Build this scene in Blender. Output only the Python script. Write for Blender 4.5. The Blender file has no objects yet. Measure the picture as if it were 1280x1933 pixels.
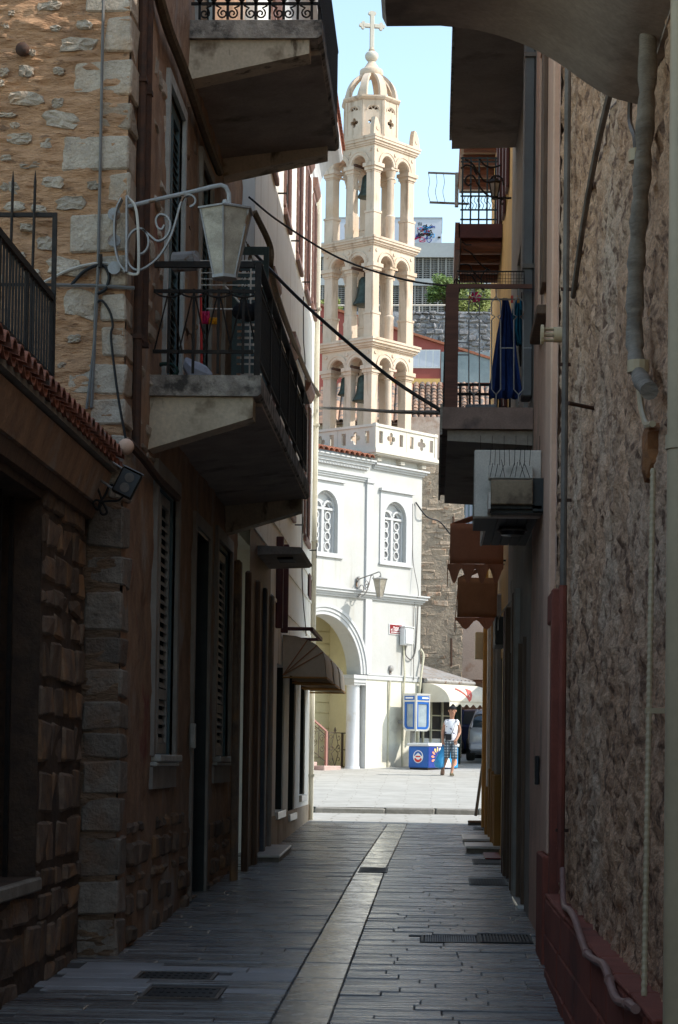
import bpy, bmesh, math, random
import numpy as np
from mathutils import Vector, Matrix

random.seed(7)
S = bpy.context.scene
COL = S.collection
R_ = math.radians

# ------------------------------------------------------------------ camera
F_PX, PX, PY, RHO = 4100.0, 640.0, 1283.0, 0.0133      # focal length in photo pixels, principal point, roll
PSI, TH, CZ = 0.04313097, 0.03770375, 1.77              # yaw, pitch, eye height
_F = np.array([-math.sin(PSI) * math.cos(TH), math.cos(PSI) * math.cos(TH), math.sin(TH)])
_R0 = np.array([math.cos(PSI), math.sin(PSI), 0.0])
_U0 = np.cross(_R0, _F)
_R = math.cos(RHO) * _R0 + math.sin(RHO) * _U0
_U = -math.sin(RHO) * _R0 + math.cos(RHO) * _U0
cam_d = bpy.data.cameras.new('camera')
cam = bpy.data.objects.new('camera', cam_d)
COL.objects.link(cam)
cam.matrix_world = Matrix(((_R[0], _U[0], -_F[0], 0), (_R[1], _U[1], -_F[1], 0), (_R[2], _U[2], -_F[2], CZ), (0, 0, 0, 1)))
cam_d.sensor_fit = 'AUTO'
cam_d.sensor_width = 36.0
cam_d.lens = 36.0 * F_PX / 1933.0
cam_d.shift_y = (1283.0 - 966.5) / 1933.0
cam_d.clip_start = 0.1
cam_d.clip_end = 3000
S.camera = cam

# ------------------------------------------------------------------ sky and sun
SUN_EL, SUN_AZ = R_(43), R_(97)          # azimuth clockwise from +Y (the way the lane runs)
W = bpy.data.worlds.new('World')
S.world = W
W.use_nodes = True
nt = W.node_tree
nt.nodes.clear()
wo = nt.nodes.new('ShaderNodeOutputWorld')
bg = nt.nodes.new('ShaderNodeBackground')
sk = nt.nodes.new('ShaderNodeTexSky')
sk.sky_type = 'NISHITA'
sk.sun_disc = False
sk.sun_elevation = SUN_EL
sk.sun_rotation = SUN_AZ
sk.altitude = 50
sk.air_density = 1.0
sk.dust_density = 0.8
sk.ozone_density = 0.6
bg.inputs['Strength'].default_value = 0.15
tn = nt.nodes.new('ShaderNodeMix'); tn.data_type = 'RGBA'; tn.blend_type = 'MULTIPLY'; tn.inputs[0].default_value = 1.0
tn.inputs[7].default_value = (0.99, 0.97, 0.84, 1)      # white balance of the air light, the same all over
nt.links.new(sk.outputs[0], tn.inputs[6])
nt.links.new(tn.outputs[2], bg.inputs[0])
nt.links.new(bg.outputs[0], wo.inputs[0])
sun_d = bpy.data.lights.new('sun', 'SUN')
sun_d.energy = 2.05
sun_d.angle = R_(0.53)
sun_d.color = (1.0, 0.955, 0.88)
sun = bpy.data.objects.new('sun', sun_d)
COL.objects.link(sun)
sdir = Vector((math.sin(SUN_AZ) * math.cos(SUN_EL), math.cos(SUN_AZ) * math.cos(SUN_EL), math.sin(SUN_EL)))
sun.rotation_euler = sdir.to_track_quat('Z', 'Y').to_euler()
sun.location = (30, 20, 40)
S.view_settings.view_transform = 'Standard'
S.view_settings.look = 'None'
S.view_settings.exposure = 1.36
S.view_settings.gamma = 1.0
S.view_settings.use_curve_mapping = False
S.render.engine = 'CYCLES'
S.cycles.use_denoising = True
S.cycles.max_bounces = 12
S.cycles.diffuse_bounces = 8

# ------------------------------------------------------------------ measuring: photo pixel -> point on a known plane
def ray(px, py):
    return _F + (px - PX) / F_PX * _R + (PY - py) / F_PX * _U
def atY(px, py, Y):
    d = ray(px, py); p = d / d[1] * Y; return (p[0], p[1], p[2] + CZ)
def atX(px, py, X):
    d = ray(px, py); p = d / d[0] * X; return (p[0], p[1], p[2] + CZ)
def gz(y):                                   # height of the ground along the lane and the square
    return 0.0183 * y if y < 42.25 else 0.875 + 0.0494 * (y - 42.25)

# ------------------------------------------------------------------ noise (vectorised value noise)
def _h(i, j, s):
    n = (i * 374761393 + j * 668265263 + s * 1442695041) & 0xffffffff
    n = ((n ^ (n >> 13)) * 1274126177) & 0xffffffff
    return ((n ^ (n >> 16)) & 0xffff) / 65535.0
def vnoise(x, y, s=0):
    x = np.asarray(x, float); y = np.asarray(y, float)
    xi = np.floor(x).astype(np.int64); yi = np.floor(y).astype(np.int64)
    xf = x - xi; yf = y - yi
    xf = xf * xf * (3 - 2 * xf); yf = yf * yf * (3 - 2 * yf)
    a = _h(xi, yi, s); b = _h(xi + 1, yi, s); c = _h(xi, yi + 1, s); d = _h(xi + 1, yi + 1, s)
    return a + (b - a) * xf + (c - a) * yf + (a - b - c + d) * xf * yf - 0.5
def fbm(x, y, s=0, o=4):
    r = 0; am = 1.0
    for k in range(o):
        r = r + am * vnoise(np.asarray(x) * 2 ** k + 13.7 * k, np.asarray(y) * 2 ** k + 7.1 * k, s + k)
        am *= 0.5
    return r

# ------------------------------------------------------------------ frames
class Frame:                                  # local (u, w, v): along, up, outwards
    def __init__(s, o, u, n):
        s.o = np.array(o, float); s.u = np.array(u, float); s.n = np.array(n, float); s.z = np.array((0, 0, 1.0))
    def __call__(s, u, w, v):
        return tuple(s.o + u * s.u + w * s.z + v * s.n)
    def px(s, px, py, v=0.0):                 # pixel -> (u, w) on the plane v
        d = ray(px, py); p0 = s.o + v * s.n - np.array((0, 0, CZ))
        q = d * ((p0 @ s.n) / (d @ s.n)) + np.array((0, 0, CZ)) - s.o
        return float(q @ s.u), float(q[2])
IDENT = lambda a, b, c: (a, b, c)

# ------------------------------------------------------------------ mesh builder
class MB:
    def __init__(s, fr=None):
        s.v = []; s.f = []; s.fr = fr or IDENT
    def add(s, pts, faces):
        o = len(s.v)
        s.v += [s.fr(*p) for p in pts]
        s.f += [tuple(i + o for i in f) for f in faces]
    def box(s, x0, x1, y0, y1, z0, z1):
        p = [(x0, y0, z0), (x1, y0, z0), (x1, y1, z0), (x0, y1, z0), (x0, y0, z1), (x1, y0, z1), (x1, y1, z1), (x0, y1, z1)]
        s.add(p, [(0, 3, 2, 1), (4, 5, 6, 7), (0, 1, 5, 4), (1, 2, 6, 5), (2, 3, 7, 6), (3, 0, 4, 7)])
        return s
    def cbox(s, x0, x1, y0, y1, z0, z1, c=0.01, j=0.0):      # chamfered box, jittered corners
        cx, cy, cz = (x0 + x1) / 2, (y0 + y1) / 2, (z0 + z1) / 2
        hx, hy, hz = (x1 - x0) / 2, (y1 - y0) / 2, (z1 - z0) / 2
        c = min(c, hx * .6, hy * .6, hz * .6)
        pts = []; idx = {}
        for sx in (-1, 1):
            for sy in (-1, 1):
                for sz in (-1, 1):
                    jx, jy, jz = (random.uniform(-j, j) for _ in range(3))
                    for a in range(3):
                        q = [hx - c, hy - c, hz - c]; q[a] += c
                        idx[(sx, sy, sz, a)] = len(pts)
                        pts.append((cx + sx * q[0] + jx, cy + sy * q[1] + jy, cz + sz * q[2] + jz))
        f = []
        for a in range(3):
            b, d = (a + 1) % 3, (a + 2) % 3
            for sg in (-1, 1):
                q = []
                for (sb, sd) in ((-1, -1), (1, -1), (1, 1), (-1, 1)):
                    k = [0, 0, 0]; k[a] = sg; k[b] = sb; k[d] = sd
                    q.append(idx[(*k, a)])
                f.append(tuple(q if sg > 0 else q[::-1]))
            for sb in (-1, 1):
                for sd in (-1, 1):
                    q = []
                    for (sg, ax) in ((-1, b), (1, b), (1, d), (-1, d)):
                        k = [0, 0, 0]; k[a] = sg; k[b] = sb; k[d] = sd
                        q.append(idx[(*k, ax)])
                    f.append(tuple(q if sb * sd < 0 else q[::-1]))
        for sx in (-1, 1):
            for sy in (-1, 1):
                for sz in (-1, 1):
                    q = (idx[(sx, sy, sz, 0)], idx[(sx, sy, sz, 1)], idx[(sx, sy, sz, 2)])
                    f.append(q if sx * sy * sz > 0 else q[::-1])
        s.add(pts, f)
        return s
    def prism(s, poly, h0, h1, ax):           # polygon in two axes extruded along the third: ax = 0,1,2
        n = len(poly); pts = []
        for h in (h0, h1):
            for (a, b) in poly:
                q = [a, b]; q.insert(ax, h); pts.append(tuple(q))
        f = [tuple(range(n))[::-1], tuple(range(n, 2 * n))]
        for i in range(n):
            k = (i + 1) % n
            f.append((i, k, n + k, n + i))
        s.add(pts, f)
        return s
    def tube(s, P, r, n=6, caps=True, closed=False):
        P = [Vector(p) for p in P]; m = len(P)
        rr = r if isinstance(r, (list, tuple)) else [r] * m
        pts = []; f = []
        prev = None
        for i in range(m):
            if closed: d = P[(i + 1) % m] - P[i - 1]
            else: d = P[min(i + 1, m - 1)] - P[max(i - 1, 0)]
            if d.length < 1e-9: d = Vector((0, 0, 1))
            d.normalize()
            if prev is None:
                a = Vector((0, 0, 1)) if abs(d.z) < .9 else Vector((1, 0, 0))
                u = d.cross(a).normalized()
            else:
                u = prev - d * prev.dot(d)
                u = u.normalized() if u.length > 1e-6 else d.orthogonal().normalized()
            prev = u; w = d.cross(u)
            for k in range(n):
                t = 2 * math.pi * k / n
                pts.append(tuple(P[i] + (u * math.cos(t) + w * math.sin(t)) * rr[i]))
        L = m if closed else m - 1
        for i in range(L):
            for k in range(n):
                a = i * n; b = ((i + 1) % m) * n; k2 = (k + 1) % n
                f.append((a + k, a + k2, b + k2, b + k))
        if caps and not closed:
            f.append(tuple(range(n))[::-1]); f.append(tuple(range((m - 1) * n, m * n)))
        s.add(pts, f)
        return s
    def bar(s, P, w, t, up=(0, 0, 1)):         # flat strap of width w (along 'up') and thickness t along a path
        P = [Vector(p) for p in P]; up = Vector(up).normalized(); pts = []; f = []; m = len(P)
        for i in range(m):
            d = (P[min(i + 1, m - 1)] - P[max(i - 1, 0)]).normalized()
            k = d.cross(up)
            k = k.normalized() if k.length > 1e-6 else Vector((1, 0, 0))
            for (a, b) in ((-1, -1), (1, -1), (1, 1), (-1, 1)):
                pts.append(tuple(P[i] + up * (a * w / 2) + k * (b * t / 2)))
        for i in range(m - 1):
            for k in range(4):
                k2 = (k + 1) % 4
                f.append((i * 4 + k, i * 4 + k2, i * 4 + 4 + k2, i * 4 + 4 + k))
        f.append((3, 2, 1, 0)); f.append(tuple(range(m * 4 - 4, m * 4)))
        s.add(pts, f)
        return s
    def lathe(s, prof, cx, cy, n=16, a0=0.0, cap=True):       # prof: list of (r, z)
        pts = []; f = []
        for (r, z) in prof:
            for k in range(n):
                t = a0 + 2 * math.pi * k / n
                pts.append((cx + r * math.cos(t), cy + r * math.sin(t), z))
        for i in range(len(prof) - 1):
            for k in range(n):
                k2 = (k + 1) % n
                f.append((i * n + k, i * n + k2, i * n + n + k2, i * n + n + k))
        if cap:
            f.append(tuple(range(n))[::-1]); f.append(tuple(range(len(prof) * n - n, len(prof) * n)))
        s.add(pts, f)
        return s
    def quad(s, a, b, c, d):
        s.add([a, b, c, d], [(0, 1, 2, 3)])
        return s
    def grid(s, fn, nu, nv):                   # fn(i, j) -> point
        pts = [fn(i, j) for i in range(nu + 1) for j in range(nv + 1)]
        f = [(i * (nv + 1) + j, (i + 1) * (nv + 1) + j, (i + 1) * (nv + 1) + j + 1, i * (nv + 1) + j + 1) for i in range(nu) for j in range(nv)]
        s.add(pts, f)
        return s

def sph(mb, c, r, n=10, m=7, sz=1.0):
    mb.lathe([(max(r * math.sin(math.pi * i / m), 1e-4), c[2] - sz * r * math.cos(math.pi * i / m)) for i in range(m + 1)], c[0], c[1], n)

def mesh_of(mb, name, off=(0, 0, 0), smooth=False, fix=True):
    me = bpy.data.meshes.new(name)
    V = np.array(mb.v, float).reshape(-1, 3) - np.array(off, float)
    me.from_pydata(V.tolist(), [], mb.f)
    if fix:
        b = bmesh.new(); b.from_mesh(me)
        bmesh.ops.recalc_face_normals(b, faces=b.faces)
        b.to_mesh(me); b.free()
    if smooth:
        me.polygons.foreach_set('use_smooth', [True] * len(me.polygons))
        try: me.set_sharp_from_angle(angle=R_(40))
        except Exception: pass
    me.update()
    return me
def root_off(o):
    t = Vector((0, 0, 0))
    while o is not None:
        t += o.location; o = o.parent
    return t
def tag(o, label, cat, group=None, kind=None):
    o['label'] = label; o['category'] = cat
    if group: o['group'] = group
    if kind: o['kind'] = kind
    return o
def thing(name, label, cat, loc=(0, 0, 0), group=None):
    o = bpy.data.objects.new(name, None)
    o.empty_display_size = 0.1
    COL.objects.link(o); o.location = loc
    return tag(o, label, cat, group)
def build(mb, name, mat, parent=None, smooth=False, label=None, fix=True, loc=None):
    """one mesh object; vertices given in world coordinates"""
    off = root_off(parent) if parent is not None else Vector(loc or (0, 0, 0))
    me = mesh_of(mb, name, off, smooth, fix)
    me.materials.append(mat)
    o = bpy.data.objects.new(name, me)
    COL.objects.link(o)
    if parent is not None: o.parent = parent
    else: o.location = off
    if label: o['label'] = label
    return o
def inst(me, name, parent, loc, rot=(0, 0, 0), scale=(1, 1, 1)):      # shared mesh, placed in world coordinates
    o = bpy.data.objects.new(name, me)
    COL.objects.link(o)
    o.parent = parent
    off = root_off(parent) if parent is not None else Vector((0, 0, 0))
    o.location = Vector(loc) - off; o.rotation_euler = rot; o.scale = scale
    return o
def struct(mb, name, mat, parent=None, smooth=False, kind='structure'):
    o = build(mb, name, mat, parent, smooth)
    o['kind'] = kind
    return o
def copy_tree(o, parent=None):
    c = o.copy(); COL.objects.link(c)
    c.parent = parent
    for ch in list(o.children): copy_tree(ch, c)
    return c
def curve_pts(P, n=8):                          # Catmull-Rom through points
    P = [np.array(p, float) for p in P]; Q = [2 * P[0] - P[1]] + P + [2 * P[-1] - P[-2]]; out = []
    for i in range(1, len(Q) - 2):
        for k in range(n):
            t = k / n
            out.append(tuple(0.5 * ((2 * Q[i]) + (-Q[i - 1] + Q[i + 1]) * t + (2 * Q[i - 1] - 5 * Q[i] + 4 * Q[i + 1] - Q[i + 2]) * t * t + (-Q[i - 1] + 3 * Q[i] - 3 * Q[i + 1] + Q[i + 2]) * t ** 3)))
    out.append(tuple(P[-1])); return out
def sag(a, b, s, n=14):
    a = np.array(a); b = np.array(b)
    return [tuple(a + (b - a) * t - np.array((0, 0, 4 * s * t * (1 - t)))) for t in np.linspace(0, 1, n + 1)]
def spiral(c, r0, turns, a0, ux, uy, n=20, shrink=0.22):      # flat scroll in the plane ux, uy
    c = np.array(c); ux = np.array(ux); uy = np.array(uy); out = []
    for i in range(n + 1):
        t = i / n; r = r0 * (1 - (1 - shrink) * t); a = a0 + turns * 2 * math.pi * t
        out.append(tuple(c + ux * (r * math.cos(a)) + uy * (r * math.sin(a))))
    return out

def wall(mb, fr_u0, u1, w0, w1, opens=(), depth=0.2, res=None, disp=None, back=None):
    """wall face in frame (u, w, v=0) with rectangular openings (u0, u1, w0, w1) whose reveals go 'depth' inwards"""
    u0 = fr_u0
    def cuts(a, b, extra):
        c = sorted(set([round(a, 4), round(b, 4)] + [round(e, 4) for e in extra if a < e < b])); out = []
        for i in range(len(c) - 1):
            n = max(1, int(round((c[i + 1] - c[i]) / res))) if res else 1
            out += [c[i] + (c[i + 1] - c[i]) * k / n for k in range(n)]
        return np.array(out + [c[-1]])
    U = cuts(u0, u1, [e for o in opens for e in o[:2]]); Wc = cuts(w0, w1, [e for o in opens for e in o[2:4]])
    UU, WW = np.meshgrid(U, Wc, indexing='ij')
    D = disp(UU, WW) if disp else np.zeros_like(UU)
    pts = [(UU[i, j], WW[i, j], D[i, j]) for i in range(len(U)) for j in range(len(Wc))]
    m = len(Wc); f = []
    for i in range(len(U) - 1):
        for j in range(m - 1):
            cu, cw = (U[i] + U[i + 1]) / 2, (Wc[j] + Wc[j + 1]) / 2
            if any(o[0] < cu < o[1] and o[2] < cw < o[3] for o in opens): continue
            f.append((i * m + j, (i + 1) * m + j, (i + 1) * m + j + 1, i * m + j + 1))
    mb.add(pts, f)
    for o in opens:
        a, b, c, d = o[:4]
        for q in (((a, c), (a, d)), ((b, d), (b, c)), ((a, d), (b, d)), ((b, c), (a, c))):
            (p, r), (s_, t_) = q
            mb.add([(p, r, 0.0), (s_, t_, 0.0), (s_, t_, -depth), (p, r, -depth)], [(0, 1, 2, 3)])
    if back:                                    # closes the block behind: top, ends, back
        b = back
        mb.add([(u0, w0, -.001), (u1, w0, -.001), (u1, w1, -.001), (u0, w1, -.001), (u0, w0, -b), (u1, w0, -b), (u1, w1, -b), (u0, w1, -b)],
               [(3, 2, 6, 7), (0, 3, 7, 4), (2, 1, 5, 6), (4, 7, 6, 5)])

# ------------------------------------------------------------------ materials
def mat(name, c1, c2=None, rough=.8, scale=3.0, ramp=(.35, .65), bump=.0, bscale=20.0, stretch=(1, 1, 1), var=0.0, metal=0.0,
        c3=None, s3=.7, r3=(.5, .62), fine=.12, spec=.35, detail=6, dist=.01, c4=None, s4=1.5, r4=(.58, .66), rvar=0.0, st4=(1, 1, 1)):
    m = bpy.data.materials.new(name); m.use_nodes = True
    t = m.node_tree; N = t.nodes; L = t.links; N.clear()
    out = N.new('ShaderNodeOutputMaterial'); p = N.new('ShaderNodeBsdfPrincipled'); L.new(p.outputs[0], out.inputs[0])
    tc = N.new('ShaderNodeTexCoord'); mp = N.new('ShaderNodeMapping'); mp.inputs['Scale'].default_value = stretch
    L.new(tc.outputs['Object'], mp.inputs['Vector'])
    oi = N.new('ShaderNodeObjectInfo')
    vec = mp.outputs[0]
    if var > 0:                                  # pieces sharing a mesh get their own patch of the texture
        ad = N.new('ShaderNodeVectorMath'); ad.operation = 'ADD'
        cb = N.new('ShaderNodeCombineXYZ'); ml = N.new('ShaderNodeMath'); ml.operation = 'MULTIPLY'; ml.inputs[1].default_value = 37.0
        L.new(oi.outputs['Random'], ml.inputs[0]); L.new(ml.outputs[0], cb.inputs[0]); L.new(ml.outputs[0], cb.inputs[1])
        L.new(vec, ad.inputs[0]); L.new(cb.outputs[0], ad.inputs[1]); vec = ad.outputs[0]
    def noise(sc, det=detail, v=vec, ro=.6):
        n = N.new('ShaderNodeTexNoise'); n.inputs['Scale'].default_value = sc; n.inputs['Detail'].default_value = det
        n.inputs['Roughness'].default_value = ro
        L.new(v, n.inputs['Vector']); return n.outputs[0]
    def rampn(x, lo, hi):
        r = N.new('ShaderNodeMapRange'); r.inputs[1].default_value = lo; r.inputs[2].default_value = hi; r.clamp = True
        L.new(x, r.inputs[0]); return r.outputs[0]
    def mix(fac, a, b, mode='MIX'):
        x = N.new('ShaderNodeMix'); x.data_type = 'RGBA'; x.blend_type = mode
        if isinstance(fac, float): x.inputs[0].default_value = fac
        else: L.new(fac, x.inputs[0])
        for i, q in ((6, a), (7, b)):
            if isinstance(q, tuple): x.inputs[i].default_value = (*q, 1)
            else: L.new(q, x.inputs[i])
        return x.outputs[2]
    c2 = c2 or tuple(x * .75 for x in c1)
    col = mix(rampn(noise(scale), *ramp), c1, c2)
    if c3: col = mix(rampn(noise(s3, 4), *r3), col, c3)
    if c4:
        mp4 = N.new('ShaderNodeMapping'); mp4.inputs['Scale'].default_value = st4; L.new(tc.outputs['Object'], mp4.inputs['Vector'])
        col = mix(rampn(noise(s4, 5, mp4.outputs[0]), *r4), col, c4)
    if fine:
        fr = rampn(noise(scale * 14, 4), .3, .7)
        k = N.new('ShaderNodeMapRange'); k.inputs[3].default_value = 1 - fine; k.inputs[4].default_value = 1 + fine; L.new(fr, k.inputs[0])
        hs = N.new('ShaderNodeHueSaturation'); L.new(k.outputs[0], hs.inputs['Value']); L.new(col, hs.inputs['Color']); col = hs.outputs[0]
    if var > 0:
        k = N.new('ShaderNodeMapRange'); k.inputs[3].default_value = 1 - var; k.inputs[4].default_value = 1 + var; L.new(oi.outputs['Random'], k.inputs[0])
        hs = N.new('ShaderNodeHueSaturation'); L.new(k.outputs[0], hs.inputs['Value']); L.new(col, hs.inputs['Color']); col = hs.outputs[0]
    L.new(col, p.inputs['Base Color'])
    p.inputs['Roughness'].default_value = rough
    if rvar:
        k = N.new('ShaderNodeMapRange'); k.inputs[1].default_value = .35; k.inputs[2].default_value = .65
        k.inputs[3].default_value = rough - rvar; k.inputs[4].default_value = rough + rvar
        L.new(noise(scale * 1.7, 5), k.inputs[0]); L.new(k.outputs[0], p.inputs['Roughness'])
    p.inputs['Metallic'].default_value = metal
    p.inputs['Specular IOR Level'].default_value = spec
    if bump:
        b = N.new('ShaderNodeBump'); b.inputs['Strength'].default_value = bump; b.inputs['Distance'].default_value = dist
        L.new(noise(bscale, 8), b.inputs['Height']); L.new(b.outputs[0], p.inputs['Normal'])
    return m
def glassmat(name, col=(.05, .06, .07), rough=.08):
    m = mat(name, col, rough=rough, fine=0, spec=.6); return m

M = {}
M['mortar'] = mat('ochre_mortar', (.62, .355, .195), (.46, .25, .13), scale=5, bump=1.0, bscale=13, stretch=(1, 1, 3.4), c3=(.36, .20, .11), s3=1.8, r3=(.5, .68), dist=.05, c4=(.25, .14, .08), s4=7, r4=(.6, .68), st4=(1, 1, 2.5))
M['side_plaster'] = mat('weathered_ochre_plaster', (.42, .255, .155), (.25, .15, .095), scale=4, bump=1.0, bscale=11, stretch=(1, 1, .7), c3=(.38, .33, .28), s3=1.4, r3=(.55, .68), dist=.03, c4=(.24, .055, .05), s4=.55, r4=(.62, .70))
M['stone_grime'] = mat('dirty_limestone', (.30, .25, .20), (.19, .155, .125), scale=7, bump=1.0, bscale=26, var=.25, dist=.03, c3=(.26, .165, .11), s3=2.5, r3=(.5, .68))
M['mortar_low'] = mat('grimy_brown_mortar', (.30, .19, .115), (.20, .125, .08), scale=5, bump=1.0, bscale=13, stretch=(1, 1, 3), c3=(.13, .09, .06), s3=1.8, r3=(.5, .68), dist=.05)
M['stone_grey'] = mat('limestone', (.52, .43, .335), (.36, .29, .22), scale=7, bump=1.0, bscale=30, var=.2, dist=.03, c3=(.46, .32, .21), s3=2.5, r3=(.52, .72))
M['stone_dark'] = mat('brown_rubble_stone', (.23, .16, .11), (.12, .085, .065), scale=6, bump=.9, bscale=16, var=.35, dist=.02, c3=(.30, .165, .08), s3=2, r3=(.5, .65))
M['annex_mortar'] = mat('dark_earth_mortar', (.11, .07, .045), (.06, .04, .03), scale=6, bump=.9, bscale=18, dist=.02)
M['concrete'] = mat('old_concrete', (.34, .30, .245), (.22, .19, .155), scale=3, bump=.5, bscale=24, c3=(.08, .07, .06), s3=1.6, r3=(.58, .72), dist=.012)
M['concrete_edge'] = mat('stained_concrete_edge', (.50, .44, .365), (.21, .18, .15), scale=7, bump=.9, bscale=26, c3=(.08, .07, .06), s3=5, r3=(.53, .64), dist=.02)
M['soffit_cream'] = mat('cream_painted_soffit', (.68, .56, .40), (.50, .405, .285), scale=2.5, bump=.35, bscale=18, c3=(.24, .175, .11), s3=2.6, r3=(.55, .68), c4=(.16, .115, .075), s4=3, r4=(.60, .68), st4=(1.5, 1.5, .5))
M['soffit_grey'] = mat('grey_render_soffit', (.42, .345, .285), (.30, .245, .20), scale=2.5, bump=.4, bscale=22, c3=(.15, .12, .10), s3=1.1, r3=(.56, .66))
M['iron'] = mat('black_painted_iron', (.016, .015, .014), (.035, .026, .02), rough=.6, scale=18, bump=.2, bscale=80, spec=.2)
M['iron_rust'] = mat('rusty_iron', (.05, .028, .02), (.09, .04, .022), rough=.8, scale=14, bump=.3, bscale=60)
M['grey_paint'] = mat('grey_painted_metal', (.35, .34, .33), (.25, .24, .23), rough=.55, scale=6, c3=(.16, .085, .045), s3=7, r3=(.60, .68), bump=.15, bscale=40)
M['lamp_glass'] = mat('dusty_pattern_glass', (.46, .405, .325), (.31, .27, .215), rough=.3, scale=9, bump=.5, bscale=40, fine=.15, c3=(.24, .21, .165), s3=6, r3=(.55, .7))
M['shutter_blue'] = mat('blue_green_shutter_paint', (.10, .155, .165), (.065, .105, .115), rough=.6, scale=9, stretch=(1, 1, .3), bump=.2, bscale=40, var=.1)
M['shutter_grey'] = mat('pale_grey_shutter_paint', (.50, .49, .45), (.36, .355, .32), rough=.55, scale=8, var=.15, bump=.2, bscale=40)
M['shutter_brown'] = mat('red_brown_shutter_paint', (.25, .135, .105), (.18, .095, .075), rough=.6, scale=8, var=.1)
M['wood_dark'] = mat('dark_stained_wood', (.17, .10, .06), (.10, .058, .035), rough=.6, scale=5, stretch=(4, 4, .5), bump=.3, bscale=20)
M['door_dark'] = mat('black_green_door_paint', (.022, .03, .03), (.012, .017, .017), rough=.45, scale=6)
M['tile'] = mat('terracotta_tile', (.36, .135, .075), (.24, .085, .05), scale=9, bump=.4, bscale=40, var=.25, c3=(.13, .10, .08), s3=5, r3=(.55, .68))
M['tile_old'] = mat('lichen_covered_tile', (.34, .20, .13), (.20, .13, .095), scale=6, bump=.5, bscale=30, var=.35, c3=(.10, .09, .08), s3=3, r3=(.5, .6))
M['white_render'] = mat('white_painted_render', (.48, .482, .47), (.44, .44, .425), scale=1.2, bump=.2, bscale=16, fine=.02, c3=(.45, .44, .41), s3=1.0, r3=(.52, .72), c4=(.385, .37, .325), s4=1.3, r4=(.60, .76), st4=(2.4, 2.4, .22))
M['white_trim'] = mat('white_painted_moulding', (.52, .525, .53), (.475, .48, .48), scale=2, bump=.1, bscale=20, fine=.02)
M['yellow_render'] = mat('pale_yellow_render', (.66, .60, .38), (.60, .54, .34), scale=1.4, bump=.1, bscale=20, fine=.03)
M['cream_house'] = mat('cream_painted_house_wall', (.88, .865, .80), (.83, .81, .745), scale=1.2, bump=.2, bscale=14, fine=.03, c4=(.56, .50, .40), s4=1.1, r4=(.56, .72), st4=(2.2, 2.2, .22))
M['tan_house'] = mat('tan_ground_floor_render', (.50, .40, .29), (.40, .31, .22), scale=1.6, bump=.3, bscale=16, c3=(.25, .17, .11), s3=1.4, r3=(.56, .7))
M['marble'] = mat('cream_marble', (.64, .52, .415), (.53, .425, .33), scale=1.6, bump=.2, bscale=18, fine=.04, c3=(.54, .40, .28), s3=1.1, r3=(.52, .74), spec=.3, c4=(.33, .24, .175), s4=2.2, r4=(.56, .72), st4=(2.5, 2.5, .35))
M['marble_white'] = mat('white_marble', (.62, .58, .51), (.54, .50, .43), scale=1.6, bump=.15, bscale=18, fine=.03)
M['hole_dark'] = mat('dark_glass', (.05, .05, .055), (.03, .03, .035), rough=.3, fine=0)
M['bronze'] = mat('green_bronze', (.065, .085, .07), (.04, .05, .04), rough=.5, metal=.6, scale=9)
M['pink_plaster'] = mat('pink_plaster', (.72, .47, .345), (.60, .38, .275), scale=2.4, bump=.8, bscale=70, c3=(.42, .30, .23), s3=1.2, r3=(.55, .75), fine=.12)
M['pink_trim'] = mat('smooth_pink_moulding', (.74, .47, .33), (.64, .395, .27), scale=2.0, bump=.15, bscale=40, fine=.05)
M['red_paint'] = mat('brick_red_paint', (.30, .085, .055), (.225, .065, .042), scale=3, bump=.25, bscale=30, fine=.08, c3=(.16, .055, .04), s3=1.2, r3=(.55, .7))
M['rough_stone'] = mat('rough_stone_wall', (.76, .46, .28), (.46, .26, .15), scale=6, bump=1.0, bscale=17, c3=(.68, .47, .32), s3=.8, r3=(.48, .66), dist=.05, fine=.25, c4=(.21, .115, .07), s4=9.5, r4=(.52, .64))
M['pipe_cream'] = mat('cream_plastic_pipe', (.60, .465, .285), (.48, .37, .225), rough=.45, scale=2, fine=.05, c4=(.34, .27, .18), s4=2, r4=(.58, .7), st4=(3, 3, .3))
M['pipe_grey'] = mat('grey_conduit_pipe', (.20, .165, .135), (.125, .10, .08), rough=.6, scale=5)
M['pipe_pink'] = mat('pink_painted_pipe', (.36, .20, .165), (.29, .155, .125), rough=.55, scale=4)
M['duct'] = mat('wrapped_grey_duct', (.33, .275, .215), (.20, .165, .13), rough=.7, scale=6, stretch=(1, 1, 3), bump=.7, bscale=12, dist=.02)
M['foam'] = mat('orange_brown_foam', (.34, .14, .05), (.20, .085, .035), scale=20, bump=1, bscale=40)
M['rubber'] = mat('black_cable_rubber', (.02, .02, .02), rough=.6, fine=0)
M['cable_grey'] = mat('grey_cable', (.16, .15, .14), rough=.6, fine=.05)
M['cable_white'] = mat('dirty_white_cable', (.50, .46, .40), rough=.6, fine=.05)
M['cable_brown'] = mat('brown_taped_cable', (.16, .11, .06), (.09, .06, .035), rough=.8, scale=20)
M['slab'] = mat('worn_grey_paving_stone', (.26, .245, .23), (.165, .16, .158), rough=.27, rvar=.16, scale=4.2, stretch=(.28, 2.4, 1), bump=.6, bscale=14, var=.2, spec=.85, dist=.014, c3=(.085, .083, .09), s3=2.6, r3=(.52, .64), c4=(.30, .28, .25), s4=1.7, r4=(.6, .7))
M['slab_pale'] = mat('polished_pale_strip_stone', (.40, .375, .325), (.28, .265, .235), rough=.20, rvar=.09, scale=3.5, bump=.3, bscale=18, var=.16, spec=.6, dist=.008, c3=(.22, .205, .18), s3=2.0, r3=(.55, .7), c4=(.12, .11, .10), s4=9, r4=(.66, .72))
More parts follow.
